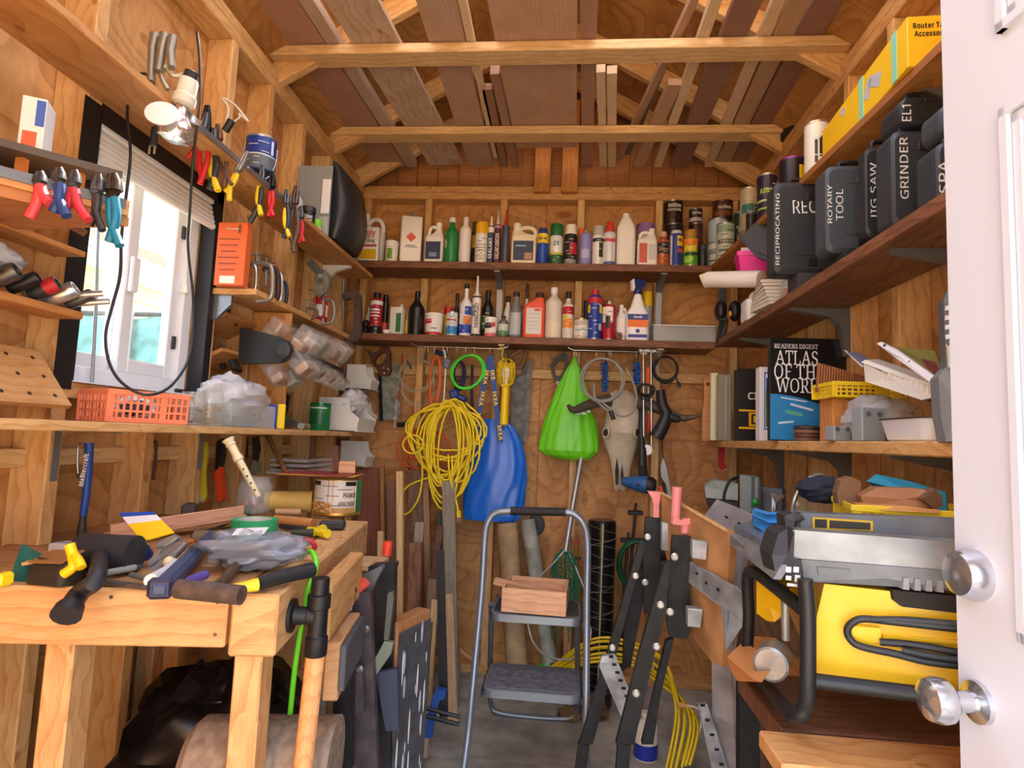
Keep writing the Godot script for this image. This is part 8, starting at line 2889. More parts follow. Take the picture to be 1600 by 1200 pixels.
# ---------------------------------------------------------------- saw table and stand on the right
func slab(o: Node3D, n: String, pts: Array, back: Vector3, m: Material) -> MeshInstance3D:
	# a face given by points [x, y, distance] in the frame, made solid towards back
	var s := st()
	var f := path_px(pts)
	var b := []
	for p in f:
		b.append(p + back)
	loft(s, [b, f], true, true, false)
	return partw(o, n, s, m)
func build_saw() -> void:
	var alu := worn("a4a7aa", "scuff", 0.45, 0.5, 3.0)
	var grey := worn("7d8288", "scuff", 0.45, 0.2, 3.0)
	var yel := M("f2c40c", 0.38)
	var blk := M("222428", 0.42, 0.2)
	# wooden trestle under the saw
	var o := thing("saw_trestle", "pine and steel trestle carrying the table saw", "trestle", V(0.75, 0.0, -1.1))
	slab(o, "pine_block", [[1136, 1026, 1.2], [1178, 1062, 1.02], [1190, 1066, 1.0], [1152, 1064, 1.12], [1140, 1044, 1.19]], V(0.06, 0.0, -0.1), wood("dd9a58", "clear"))
	var s := st()
	cuboid(s, V(0.32, 0.735, -0.90), V(0.93, 0.762, -1.0), 0.003)
	partw(o, "front_beam", s, wood("d8a468"))
	s = st()
	cuboid(s, V(0.36, 0.72, -1.02), V(0.93, 0.757, -1.25), 0.003)
	partw(o, "brown_board", s, wood("7a5238", "dark"))
	s = st()
	cuboid(s, V(0.44, 0.68, -1.27), V(0.52, 0.755, -1.5), 0.003)
	partw(o, "side_beam", s, wood("d8924c", "clear"))
	for p in [[0.40, -0.96], [0.87, -0.96], [0.44, -1.45], [0.87, -1.45]]:
		s = st()
		bar(s, V(p[0], 0.735 if p[1] > -1.2 else 0.70, p[1]), V(p[0] + 0.02, 0.0, p[1] - 0.06), 0.03, 0.045, Vector3.RIGHT)
		partw(o, "leg", s, worn("2b2d2e", "scuff", 0.5, 0.35, 5.0))
	# the table saw
	o = thing("table_saw", "yellow table saw with grey fence and black tube frame", "table saw", V(0.65, 0.776, -1.15))
	slab(o, "body", [[1288, 912, 1.0], [1530, 940, 0.92], [1530, 1085, 0.92], [1276, 1054, 1.0], [1276, 965, 1.0]], V(0.1, 0.0, -0.40), yel)
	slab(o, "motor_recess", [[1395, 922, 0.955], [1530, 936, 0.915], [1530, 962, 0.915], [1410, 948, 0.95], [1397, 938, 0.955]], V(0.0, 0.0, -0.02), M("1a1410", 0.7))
	slab(o, "cord_cleat", [[1327, 982, 0.972], [1334, 978, 0.97], [1376, 982, 0.955], [1377, 1006, 0.955], [1334, 1006, 0.97], [1326, 998, 0.972]], V(0.0, 0.0, -0.03), yel)
	slab(o, "body_rib", [[1380, 992, 0.962], [1530, 1004, 0.915], [1530, 1010, 0.915], [1380, 998, 0.962]], V(0, 0, -0.012), yel)
	s = st()
	for e in [[[[1520, 985, 0.90], [1400, 972, 0.94], [1350, 967, 0.955], [1332, 973, 0.96], [1324, 984, 0.963], [1328, 998, 0.963], [1345, 1010, 0.955], [1400, 1022, 0.935], [1450, 1034, 0.92], [1520, 1042, 0.9]], 0.0055], [[[1520, 978, 0.90], [1420, 969, 0.935], [1360, 968, 0.95]], 0.005], [[[1375, 1003, 0.95], [1430, 1008, 0.93], [1520, 1024, 0.90]], 0.0055], [[[1520, 1034, 0.895], [1460, 1026, 0.915], [1410, 1016, 0.93]], 0.005]]:
		tube(s, curve(path_px(e[0]), 5), e[1], 8)
	partw(o, "power_cord", s, M("26282c", 0.45))
	# table, rails and fence
	s = st()
	prism(s, [Vector2(0.382, -1.03), Vector2(0.385, -1.37), Vector2(0.48, -1.5), Vector2(0.93, -1.5), Vector2(0.93, -0.98), Vector2(0.6, -0.975)], 0.02, Transform3D(Basis(Vector3.RIGHT, Vector3.BACK, Vector3.DOWN), V(0, 1.018, 0)))
	partw(o, "table_top", s, worn("8fa2b0", "scuff", 0.35, 0.5, 3.0))
	slab(o, "left_rail", [[1141, 836, 1.36], [1150, 833, 1.36], [1222, 882, 0.99], [1208, 905, 0.97], [1140, 850, 1.36]], V(0.012, 0, 0.0), alu)
	slab(o, "rear_rail", [[1251, 801, 1.12], [1510, 812, 1.02], [1510, 845, 1.02], [1251, 830, 1.12]], V(0, 0, -0.03), grey)
	slab(o, "badge", [[1270, 808, 1.107], [1364, 814, 1.07], [1364, 830, 1.07], [1270, 827, 1.107]], V(0, 0, -0.002), M("e0b416", 0.45))
	slab(o, "badge_print", [[1274, 811, 1.103], [1292, 812, 1.096], [1292, 825, 1.096], [1274, 824, 1.103]], V(0, 0, -0.002), M("1e1c18", 0.5))
	slab(o, "badge_print", [[1297, 813, 1.094], [1360, 817, 1.068], [1360, 828, 1.068], [1297, 825, 1.094]], V(0, 0, -0.002), M("2a2418", 0.5))
	slab(o, "fence_bar", [[1240, 828, 1.0], [1520, 849, 0.93], [1520, 894, 0.93], [1239, 872, 1.0]], V(0, 0, -0.04), alu)
	slab(o, "fence_rail", [[1252, 874, 0.995], [1520, 895, 0.925], [1520, 926, 0.925], [1400, 917, 0.96], [1256, 908, 0.995]], V(0, 0, -0.05), grey)
	slab(o, "rail_slot", [[1277, 886, 0.985], [1330, 890, 0.972], [1331, 901, 0.972], [1279, 898, 0.985]], V(0, 0, -0.002), M("686d72", 0.45))
	for i in 4:
		slab(o, "rail_rib", [[1412 + i * 18, 903 + i * 1.4, 0.948 - i * 0.004], [1420 + i * 18, 904 + i * 1.4, 0.946 - i * 0.004], [1421 + i * 18, 922 + i * 1.4, 0.946 - i * 0.004], [1411 + i * 18, 921 + i * 1.4, 0.948 - i * 0.004]], V(0, 0, -0.01), M("8f9499", 0.45))
	slab(o, "fence_clamp", [[1206, 868, 1.0], [1216, 834, 1.02], [1230, 826, 1.02], [1242, 826, 1.0], [1240, 874, 0.99], [1252, 876, 0.985], [1254, 905, 0.98], [1230, 902, 0.98], [1212, 896, 0.99]], V(0.0, 0, -0.06), M("2b2d31", 0.5))
	slab(o, "clamp_lever", [[1226, 806, 1.04], [1240, 801, 1.04], [1254, 805, 1.04], [1258, 812, 1.04], [1246, 818, 1.04], [1240, 828, 1.03], [1228, 828, 1.03]], V(0, 0, -0.04), M("26282b", 0.5))
	for e in [[1232, 890, 8, 8], [1244, 890, 8, 8], [1232, 903, 8, 6], [1246, 904, 8, 10], [1238, 914, 16, 4], [1250, 920, 4, 8]]:
		s = st()
		bx(s, Vector3(e[2] * 0.00105, e[3] * 0.00105, 0.001), T(W(e[0], e[1], 0.966), 0, 10, -4))
		partw(o, "white_mark", s, M("e2e4e2", 0.5))
	# tube frame
	for e in [[[[1258, 905, 0.95], [1262, 960, 0.95], [1262, 1060, 0.95], [1258, 1105, 0.96], [1240, 1118, 0.98], [1205, 1080, 1.1], [1175, 1035, 1.24], [1168, 1015, 1.26], [1170, 960, 1.26], [1168, 905, 1.25], [1176, 893, 1.22], [1212, 918, 1.1], [1252, 950, 0.98]], "front_frame"], [[[1258, 1062, 0.96], [1400, 1080, 0.93], [1530, 1096, 0.9]], "lower_tube"]]:
		s = st()
		tube(s, curve(path_px(e[0]), 5), 0.0115, 12)
		partw(o, e[1], s, blk)
	s = st()
	lathe(s, [[0.026, 0.0], [0.028, 0.002], [0.028, 0.05], [0.024, 0.052]], 24, Transform3D(T(Vector3.ZERO, 90, -28, 0).basis, W(1212, 1025, 1.1)))
	partw(o, "dust_port", s, worn("a7acb0", "scuff", 0.35, 0.6, 6.0))
	slab(o, "blade_housing", [[1182, 900, 1.22], [1222, 925, 1.15], [1222, 962, 1.15], [1210, 972, 1.15], [1198, 970, 1.18], [1182, 958, 1.22]], V(0.05, 0, -0.06), yel)
	s = st()
	tube(s, path_px([[1226, 925, 1.1], [1228, 1000, 1.1]]), 0.007, 8)
	partw(o, "strut", s, M("9aa0a4", 0.4, 0.5))
	# small blue box on the table
	o = thing("blue_case", "small bright blue plastic case on the saw table", "case", W(1205, 833, 1.3))
	slab(o, "base", [[1176, 806, 1.34], [1201, 818, 1.26], [1240, 818, 1.22], [1240, 832, 1.22], [1200, 836, 1.26], [1177, 820, 1.34]], V(0.02, 0, -0.05), M("2f86d2", 0.4))
	slab(o, "lid", [[1175, 797, 1.34], [1200, 804, 1.26], [1241, 803, 1.22], [1241, 816, 1.22], [1201, 817, 1.258], [1176, 805, 1.34]], V(0.02, 0, -0.05), M("3a93de", 0.4))
	# yellow basket with hand planes behind the fence
	var by := 1.0285
	basket("yellow plastic basket of hand planes behind the saw fence", V(0.74, by, -1.22), 0.36, 0.075, 0.2, -14.0, "f0d21a")
	o = thing("hand_plane", "old wooden moulding plane lying in the yellow basket", "hand plane", V(0.72, by + 0.07, -1.2))
	for e in [["body", [[1345, 775, 1.2], [1370, 762, 1.2], [1440, 764, 1.16], [1462, 772, 1.14], [1470, 785, 1.14], [1465, 795, 1.14], [1400, 796, 1.17], [1350, 792, 1.2]], "a8764a"], ["iron_wedge", [[1308, 770, 1.24], [1314, 750, 1.24], [1330, 745, 1.24], [1345, 752, 1.24], [1346, 780, 1.24], [1330, 793, 1.24], [1310, 788, 1.24]], "8f6c50"], ["toe_knob", [[1440, 780, 1.13], [1462, 764, 1.13], [1472, 775, 1.13], [1474, 790, 1.13], [1462, 797, 1.13]], "7a5a40"], ["sole_strip", [[1340, 788, 1.17], [1400, 790, 1.15], [1470, 797, 1.12], [1468, 802, 1.12], [1380, 798, 1.15], [1342, 794, 1.17]], "d89a50"]]:
		slab(o, e[0], e[1], V(0.01, 0, -0.045), wood(e[2], "dark"))
	o = thing("teal_tray", "teal folded metal tray standing behind the planes", "tray", W(1420, 790, 1.32))
	slab(o, "panel", [[1354, 752, 1.42], [1368, 741, 1.42], [1420, 752, 1.32], [1478, 770, 1.22], [1480, 806, 1.22], [1466, 800, 1.24], [1460, 776, 1.25], [1362, 757, 1.42]], V(0.01, 0, -0.012), M("2b8fae", 0.45))
	slab(o, "floor_panel", [[1362, 757, 1.42], [1440, 770, 1.28], [1470, 800, 1.24], [1380, 790, 1.38]], V(0, -0.004, -0.004), M("1f7f9c", 0.45))
	o = thing("pan_cover", "round glass pan lid with a steel rim behind the basket", "lid", W(1270, 815, 1.55))
	var lc := W(1275, 795, 1.55)
	s = st()
	var rg := []
	for i in 32:
		rg.append(lc + Basis.from_euler(V(deg_to_rad(8), deg_to_rad(25), 0)) * V(cos(TAU * i / 32) * 0.075, sin(TAU * i / 32) * 0.085, 0))
	tube(s, rg, 0.005, 8, true)
	partw(o, "rim", s, M("c9cbc6", 0.25, 0.8))
	s = st()
	lathe(s, [[0.07, 0.0], [0.06, 0.012], [0.03, 0.02], [0.002, 0.022]], 24, Transform3D(T(Vector3.ZERO, 90, 25, 0).basis, lc), 1, 1.1, false)
	partw(o, "glass", s, clear("cfc9a0", 0.35, 0.1))
	s = st()
	crumple(s, Vector3(0.055, 0.03, 0.05), 91, 0.25)
	solo("navy_cap", "navy cloth cap stuffed behind the wooden plane", "cap", s, M("1d2434", 0.8), T(W(1288, 765, 1.42)))
	# grey bench tool by the wall
	o = thing("bench_sander", "grey bench machine with an upright column at the back right", "machine", W(1150, 800, 2.4))
	var gm := M("8f9a98", 0.45, 0.2)
	slab(o, "folded_lid", [[1101, 760, 2.55], [1115, 750, 2.6], [1153, 756, 2.5], [1153, 782, 2.45], [1103, 778, 2.5]], V(0.03, 0, -0.15), M("a2ada4", 0.45))
	slab(o, "base_box", [[1104, 780, 2.5], [1153, 784, 2.45], [1153, 800, 2.45], [1108, 798, 2.5]], V(0.03, 0, -0.15), M("3a3c3c", 0.6))
	s = st()
	cuboid(s, V(0.66, 0.0, -2.25), V(0.9, W(1153, 800, 2.4).y, -2.6), 0.004)
	partw(o, "cabinet", s, wood("8a6a4c", "dark"))
	slab(o, "column", [[1156, 742, 2.25], [1178, 745, 2.25], [1178, 800, 2.25], [1156, 800, 2.25]], V(0.03, 0, -0.06), gm)
	s = st()
	tube(s, path_px([[1182, 745, 2.24], [1182, 795, 2.24]]), 0.018, 12)
	partw(o, "cylinder", s, M("6f7a7a", 0.4, 0.4))
	slab(o, "plate", [[1186, 760, 2.3], [1222, 764, 2.25], [1222, 800, 2.2], [1186, 800, 2.25]], V(0.02, 0, -0.02), M("5c6066", 0.5, 0.2))
	cord(o, "cable", [[1131, 784, 2.4], [1132, 770, 2.4], [1140, 752, 2.4], [1152, 746, 2.42]], 0.006, M("1c1d1e", 0.5))
	slab(o, "chrome_arm", [[1203, 770, 2.2], [1225, 774, 2.15], [1213, 786, 2.15], [1210, 800, 2.15], [1206, 800, 2.15], [1206, 776, 2.18]], V(0.01, 0, -0.01), M("c3c6c6", 0.25, 0.8))
	s = st()
	ball(s, W(1180, 785, 2.2), V(0.014, 0.014, 0.012))
	partw(o, "green_knob", s, M("1d8a2c", 0.45))

# ---------------------------------------------------------------- right hand shelves
func tool_case(label: String, xl: float, xr: float, yt: float, yb: float, z: float, depth: float, c: String, words := []) -> Node3D:
	# moulded carrying case seen on its broad side; words [text, height, x, y in the frame, upright, width]
	var a := W(xl, yb, z)
	var b := W(xr, yt, z)
	var w := b.x - a.x
	var h := b.y - a.y
	var o := thing("tool_case", label, "tool case", V((a.x + b.x) * 0.5, a.y, -z), 0, "moulded tool cases on the right shelf")
	var m := M(c, 0.5)
	var s := st()
	var xf := T(V(0, h * 0.5, 0))
	prism(s, rr(w, h, 0.022, 4), depth * 0.48, xf * T(V(0, 0, -depth * 0.25)))
	part(o, "rear_shell", s, m)
	s = st()
	loft(s, [xfv(rr(w, h, 0.022, 4), xf, -depth * 0.005), xfv(rr(w, h, 0.022, 4), xf, depth * 0.16), xfv(rr(w * 0.9, h * 0.9, 0.02, 4), xf, depth * 0.24)])
	part(o, "front_shell", s, m)
	s = st()
	prism(s, rr(w * 0.5, h * 0.6, 0.01, 2), 0.003, xf * T(V(w * 0.08, 0, depth * 0.242)), rr(w * 0.47, h * 0.57, 0.009, 2))
	part(o, "panel_bead", s, m)
	for k in [-0.34, 0.3]:
		s = st()
		bx(s, Vector3(w * 0.16, h * 0.09, 0.006), T(V(w * 0.12, h * (0.5 + k * 1.1), depth * 0.242)), 0.002)
		part(o, "latch", s, M("191a1c", 0.5))
	s = st()
	tube(s, curve([V(-w * 0.2, h, 0), V(-w * 0.17, h + 0.016, 0), V(w * 0.17, h + 0.016, 0), V(w * 0.2, h, 0)], 4), 0.007, 8)
	part(o, "handle", s, M("17181a", 0.5))
	for t in words:
		var p := W(t[2], t[3], z)
		var q := o.transform.affine_inverse() * V(p.x, p.y, -z + depth * 0.243)
		lettering(o, t[0], t[1], M("e6e9ea", 0.6), Transform3D(Basis.from_euler(V(0, 0, PI / 2 if t[4] else 0.05)), q), t[5], "Droid Sans", 400)
	return o
func xfv(poly: Array, xf: Transform3D, z: float) -> Array:
	var out := []
	for p in poly:
		out.append(xf * V(p.x, p.y, z))
	return out
func build_right_things() -> void:
	# top right shelf
	var ty := 2.0945
	shelf_group = "tins on the top right shelf"
	at(1147, 1169, 334, 2.93, ty)
	tin("dark green tin lettered THE, far end of the top right shelf", "1f3a2c", "aeb4a8", [[0.45, 0.85, "223c2e"], [0.0, 0.2, "d8ddd2", -70, 70]], [["THE", 0.66, 0.018, "eef0ea", 0, 0.05]])
	at(1166, 1182, 334, 2.72, ty)
	tin("dark tin with red print beside the funnel", "2a2430", "77727c", [[0.3, 0.6, "a02a30", -60, 10]])
	at(1157, 1186, 297, 2.82, ty + 0.13)
	o_box("carton hidden under the mountain tin", V(seat.p.x, ty, -2.82), Vector3(0.09, 0.129, 0.09), "a08a68")
	tin("tan tin with a teal mountain picture", "c8bda0", "b9b6a4", [[0.4, 0.62, "2f7a78", -70, 10], [0.0, 0.38, "b3a888"], [0.36, 0.6, "3a3a30", 14, 30]])
	at(1184, 1214, 276, 2.45, ty)
	tin("purple black tin with lime lettering", "28203c", "b9bcae", [[0.62, 0.8, "2c2440"], [0.5, 0.54, "9ac83a"], [0.36, 0.39, "9ac83a"], [0.05, 0.9, "c9d0d2", 42, 80]], [["Allkin", 0.7, 0.022, "b4de3c", -18, 0.06]])
	at(1219, 1258, 252, 2.2, ty)
	tin("purple lidded tin with a yellow label lettered GNE", "221a26", "8a4a9c", [[0.1, 0.85, "efd01c", 8, 70]], [["GNE", 0.2, 0.018, "f0eef2", -28, 0.04]])
	at(1258, 1293, 196, 2.0, ty)
	tin("white tin with black drippings left of the yellow box", "e6e4da", "c8c6ba", [[0.3, 0.7, "23241f", -30, -16], [0.4, 0.75, "23241f", -8, 8], [0.3, 0.6, "23241f", 18, 30]])
	var o := thing("accessory_box", "long yellow accessory box with green tape on the top right shelf", "box", V(0.835, ty, -1.62), -3)
	var s := st()
	bx(s, Vector3(0.11, 0.125, 0.52), T(V(0, 0.0625, 0)), 0.002)
	part(o, "carton", s, M("f4c414", 0.5))
	for z in [0.02, 0.2]:
		s = st()
		bx(s, Vector3(0.002, 0.126, 0.024), T(V(-0.0555, 0.0635, z)))
		bx(s, Vector3(0.08, 0.002, 0.024), T(V(-0.016, 0.1259, z)))
		part(o, "green_tape", s, M("8fd6b4", 0.6))
	for e in [[0.07, 0.06, 0.05, 0.03], [0.075, 0.09, 0.03, 0.045], [0.06, 0.12, 0.035, 0.02], [0.1, -0.1, 0.02, 0.03]]:
		s = st()
		bx(s, Vector3(0.001, e[2], e[3]), T(V(-0.0556, e[0], e[1]), 25, 0, 0))
		part(o, "torn_print", s, M("b9bcc0", 0.6))
	lettering(o, "Router Table", 0.014, M("2a2410", 0.5), T(V(0.0, 0.10, 0.2606)), 0.085)
	lettering(o, "Accessories", 0.014, M("2a2410", 0.5), T(V(0.0, 0.08, 0.2606)), 0.08)
	o = thing("loudspeaker", "small black loudspeaker on the right wall plate", "speaker", V(0.985, 2.5805, -2.62), 20)
	s = st()
	bx(s, Vector3(0.085, 0.12, 0.09), T(V(0, 0.06, 0)), 0.008)
	part(o, "cabinet", s, M("15161a", 0.5))
	s = st()
	lathe(s, [[0.03, 0.0], [0.028, 0.004], [0.008, -0.002]], 18, T(V(0, 0.06, 0.046), 90, 0, 0))
	part(o, "cone", s, M("26282c", 0.5))
	# wide shelf: cases
	var my := 1.7135
	tool_case("black case lettered RECIPROCATING at the far end", 1206, 1300, 289, 430, 1.96, 0.10, "2c3136", [["RECIPROCATING", 0.012, 1211, 362, true, 0.24], ["REC", 0.045, 1252, 328, false, 0.075]])
	o = get_child(get_child_count() - 1)
	s = st()
	bx(s, Vector3(0.03, 0.07, 0.003), T(V(0.065, 0.12, 0.024)))
	part(o, "yellow_plate", s, M("f2bd14", 0.45))
	o_box("closed carton under the RECIPROCATING case", V(0.83, my, -1.97), Vector3(0.19, W(1250, 430, 1.96).y - my - 0.001, 0.09), "3a3c40")
	tool_case("slate case lettered TOOL standing before the RECIPROCATING case", 1286, 1372, 264, 398, 1.68, 0.10, "3f4850", [["ROTARY", 0.012, 1291, 325, true, 0.11], ["TOOL", 0.019, 1306, 325, true, 0.09]])
	o_box("black foam pad under the slate case", V(0.83, my, -1.68), Vector3(0.17, maxf(0.01, W(1320, 398, 1.68).y - my - 0.001), 0.09), "1f2022")
	tool_case("narrow black case lettered JIG SAW and ANGLE", 1350, 1396, 232, 374, 1.535, 0.05, "25292d", [["JIG SAW", 0.016, 1362, 300, true, 0.15], ["ANGLE", 0.015, 1376, 305, true, 0.1]])
	tool_case("rounded black case lettered GRINDER", 1388, 1458, 210, 360, 1.42, 0.10, "30363b", [["GRINDER", 0.018, 1404, 270, true, 0.15]])
	tool_case("small dark case lying on top of the GRINDER case", 1398, 1464, 160, 206, 1.42, 0.12, "24282c", [["EL1", 0.02, 1406, 186, true, 0.04]])
	tool_case("case lettered SPA and BITS nearest the door", 1456, 1530, 228, 332, 1.27, 0.10, "2f353a", [["SPA", 0.02, 1464, 285, true, 0.07], ["BITS", 0.02, 1478, 268, true, 0.08]])
	tool_case("topmost dark case by the door on the BITS case", 1462, 1530, 168, 218, 1.27, 0.10, "3b4248")
	# odds at the far end of the wide shelf
	o = thing("funnel", "wide black funnel leaning by the far case", "funnel", W(1180, 405, 2.3))
	slab(o, "cone", [[1155, 372, 2.35], [1200, 330, 2.3], [1204, 405, 2.28], [1182, 398, 2.3]], V(0.06, 0, -0.03), M("2c2e32", 0.5))
	slab(o, "rim", [[1154, 371, 2.35], [1158, 367, 2.35], [1186, 396, 2.295], [1206, 404, 2.27], [1205, 409, 2.27], [1180, 400, 2.3]], V(0.02, 0, -0.03), M("26282c", 0.5))
	o = thing("pink_pot", "bright pink plastic pot at the far end of the wide shelf", "pot", W(1176, 428, 2.5))
	slab(o, "pot", [[1154, 397, 2.5], [1200, 396, 2.45], [1200, 425, 2.45], [1157, 428, 2.5]], V(0.02, 0, -0.12), M("f01f9c", 0.4))
	slab(o, "rim", [[1152, 392, 2.5], [1202, 390, 2.44], [1202, 398, 2.44], [1152, 399, 2.5]], V(0.02, 0, -0.125), M("f23aa8", 0.4))
	slab(o, "white_lining", [[1158, 387, 2.52], [1198, 386, 2.46], [1198, 391, 2.46], [1158, 393, 2.52]], V(0.02, 0, -0.1), M("e6e4ea", 0.5))
	o = thing("paper_roll", "white roll of paper sticking out from the wide shelf", "paper roll", W(1145, 450, 2.4))
	s = st()
	tube(s, path_px([[1106, 437, 2.55], [1190, 436, 2.35]]), 0.034, 20)
	partw(o, "roll", s, M("efece6", 0.7))
	slab(o, "loose_edge", [[1092, 430, 2.55], [1108, 424, 2.55], [1108, 450, 2.55], [1100, 449, 2.55]], V(0.003, 0, -0.003), M("e3d6ae", 0.7))
	for i in 7:
		o = thing("magazine", "%s magazine from the bottom of the stack on the wide shelf" % ["lowest", "second", "third", "fourth", "fifth", "sixth", "topmost"][i], "magazine", V(0.80, my + i * 0.0142, -2.22), 8 - i * 3, "magazine stack on the wide shelf")
		s = st()
		bx(s, Vector3(0.19, 0.012, 0.16), T(V(0, 0.0065, 0)), 0.001)
		part(o, "pages", s, M("d9d3c6", 0.7))
		s = st()
		bx(s, Vector3(0.192, 0.001, 0.162), T(V(0, 0.0132, 0)))
		part(o, "cover", s, M(["c9bfae", "b8a898", "d6cfc4", "c2b4a4", "a8483c", "c8b8a8", "b0493e"][i], 0.4))
	seat = {"p": V(0.775, my, -2.44), "w": 0.12, "h": 0.13}
	shelf_group = ""
	jug("white plastic jug before the magazines on the wide shelf", "e6e8ea", "dfe2e4", 0.8, 0.6)
	o = thing("jar_in_bag", "clear jar with red contents beside the magazines", "jar", V(0.765, my, -2.07))
	s = st()
	lathe(s, [[0.028, 0], [0.032, 0.004], [0.032, 0.06], [0.026, 0.07]], 18, Transform3D.IDENTITY, 1, 1, true, false)
	part(o, "glass", s, clear("dfe4e2", 0.3))
	s = st()
	lathe(s, [[0.026, 0.002], [0.028, 0.03], [0.02, 0.04]], 16)
	part(o, "contents", s, M("c4564a", 0.6))
	o = thing("ear_defenders", "black ear defenders hung at the corner of the wide shelf", "ear defenders", W(1135, 520, 2.8))
	slab(o, "band", [[1122, 452, 2.83], [1134, 450, 2.83], [1136, 500, 2.8], [1124, 500, 2.8]], V(0.01, 0, -0.03), M("3a3d40", 0.45))
	for e in [[1126, 486, 2.82], [1148, 486, 2.78]]:
		s = st()
		ball(s, W(e[0], e[1], e[2]), V(0.028, 0.05, 0.034), 16)
		partw(o, "cup", s, M("1c1f28", 0.4))
	s = st()
	ball(s, W(1141, 490, 2.74), V(0.007, 0.014, 0.006))
	partw(o, "yellow_mark", s, M("e8bf1c", 0.4))
	slab(o, "arm", [[1124, 500, 2.8], [1137, 498, 2.8], [1130, 540, 2.84], [1118, 542, 2.86]], V(0.01, 0, -0.02), M("202226", 0.5))
	# pine shelf
	var py := 1.2285
	var pg := "things on the right pine shelf"
	o = thing("cutting_board", "shaped wooden cutting board at the far end of the pine shelf", "board", V(0.74, py, -2.88), 0, pg)
	cutout(o, "board", [[1099, 592], [1108, 590], [1114, 594], [1116, 689], [1096, 689], [1097, 640], [1100, 625]], 2.88, 0.018, wood("c9905c", "clear"))
	s = st()
	lathe(s, [[0.008, 0], [0.008, 0.002]], 12, T(W(1106, 600, 2.868), 90, 0, 0))
	partw(o, "hang_hole", s, M("4a3220", 0.8))
	for e in [["framed_panel", "cream edged clear panel on the pine shelf", 1110, 1121, 583, 2.80, "dcd8b4", 0.02], ["grey_folder", "grey clear folder case behind the black box", 1121, 1142, 585, 2.76, "8a8776", 0.03]]:
		var a := W(e[2], e[4], e[5])
		var b := W(e[3], e[4], e[5])
		o = thing(e[0], e[1], "panel" if e[0] == "framed_panel" else "folder", V((a.x + b.x) * 0.5, py, -e[5]), 0, pg)
		s = st()
		bx(s, Vector3(b.x - a.x, a.y - py, 0.03), T(V(0, (a.y - py) * 0.5, 0)), 0.002)
		part(o, "case", s, M(e[6], 0.4))
		s = st()
		bx(s, Vector3(0.004, (a.y - py) * 0.9, 0.002), T(V(0.004, (a.y - py) * 0.5, 0.016)))
		part(o, "ridge", s, M("b9b494", 0.4))
	var ca := W(1141, 577, 2.6)
	o = thing("drill_box", "black box with yellow bands lettered CI and D", "box", V(0.79, py, -2.6), 0, pg)
	var hh := ca.y - py
	s = st()
	bx(s, Vector3(0.11, hh, 0.08), T(V(0, hh * 0.5, 0)), 0.002)
	part(o, "box", s, M("17181a", 0.45))
	for e in [[0.42, 0.008], [0.18, 0.008]]:
		s = st()
		bx(s, Vector3(0.111, e[1], 0.001), T(V(0, hh * e[0], 0.0406)))
		part(o, "yellow_band", s, M("f0b90e", 0.45))
	s = st()
	bx(s, Vector3(0.05, hh * 0.19, 0.001), T(V(0.01, hh * 0.30, 0.0406)))
	part(o, "yellow_block", s, M("f0b90e", 0.45))
	lettering(o, "D", 0.045, M("17181a", 0.5), T(V(0.01, hh * 0.30, 0.0412)))
	lettering(o, "CI", 0.032, M("e6e6e6", 0.6), T(V(0.0, hh * 0.62, 0.041)))
	ca = W(1170, 575, 2.3)
	hh = ca.y - py
	o = thing("puzzle_box", "white box with a flowering hillside picture beside the atlas", "box", V(0.785, py, -2.28), 0, pg)
	s = st()
	bx(s, Vector3(0.125, hh, 0.05), T(V(0, hh * 0.5, 0)), 0.002)
	part(o, "box", s, M("e9eaf0", 0.5))
	for e in [[0.5, 0.78, 0.094, "2f5fc0"], [0.5, 0.74, 0.086, "f2f2f2"]]:
		s = st()
		bx(s, Vector3(e[2], hh * e[1], 0.0006), T(V(0.0, hh * (e[0] + 0.04), 0.0254 + (0.0004 if e[2] < 0.09 else 0.0))))
		part(o, "frame_print", s, M(e[3], 0.5))
	for e in [[0.75, 0.2, "3f6fd0"], [0.6, 0.2, "4a7a3a"], [0.36, 0.34, "5f8a3c"]]:
		s = st()
		bx(s, Vector3(0.082, hh * e[1], 0.0006), T(V(0.0, hh * e[0], 0.0264)))
		part(o, "picture", s, worn(e[2], "scuff", 0.5, 0.0, 30.0))
	# atlas
	var za := 2.06
	var a0 := W(1201, 527, za)
	var a1 := W(1328, 530, za)
	var aw := a1.x - a0.x - 0.01
	hh = a0.y - py
	o = thing("atlas_book", "large black atlas with a globe on its cover", "book", V((a0.x + a1.x) * 0.5, py, -za - 0.012), 0, pg)
	s = st()
	bx(s, Vector3(aw, hh, 0.003), T(V(0, hh * 0.5, 0.012)), 0.001)
	bx(s, Vector3(aw, hh, 0.003), T(V(0, hh * 0.5, -0.012)), 0.001)
	bx(s, Vector3(0.004, hh, 0.026), T(V(-aw * 0.5 + 0.002, hh * 0.5, 0)), 0.001)
	part(o, "cover", s, M("15161a", 0.28))
	s = st()
	bx(s, Vector3(aw - 0.01, hh - 0.008, 0.02), T(V(0.0, hh * 0.5, 0)))
	part(o, "pages", s, M("d9d2c0", 0.8))
	var zc := 0.0138
	var white := M("eceef0", 0.5)
	lettering(o, "READERS DIGEST", 0.015, white, T(V(-aw * 0.17, hh * 0.915, zc)), aw * 0.56, "Droid Serif", 400)
	lettering(o, "ATLAS", 0.048, white, T(V(-aw * 0.16, hh * 0.80, zc)), aw * 0.54, "Droid Serif", 400)
	lettering(o, "OF THE", 0.048, white, T(V(-aw * 0.13, hh * 0.665, zc)), aw * 0.64, "Droid Serif", 400)
	lettering(o, "WORLD", 0.048, white, T(V(-aw * 0.1, hh * 0.53, zc)), aw * 0.66, "Droid Serif", 400)
	s = st()
	var arc := []
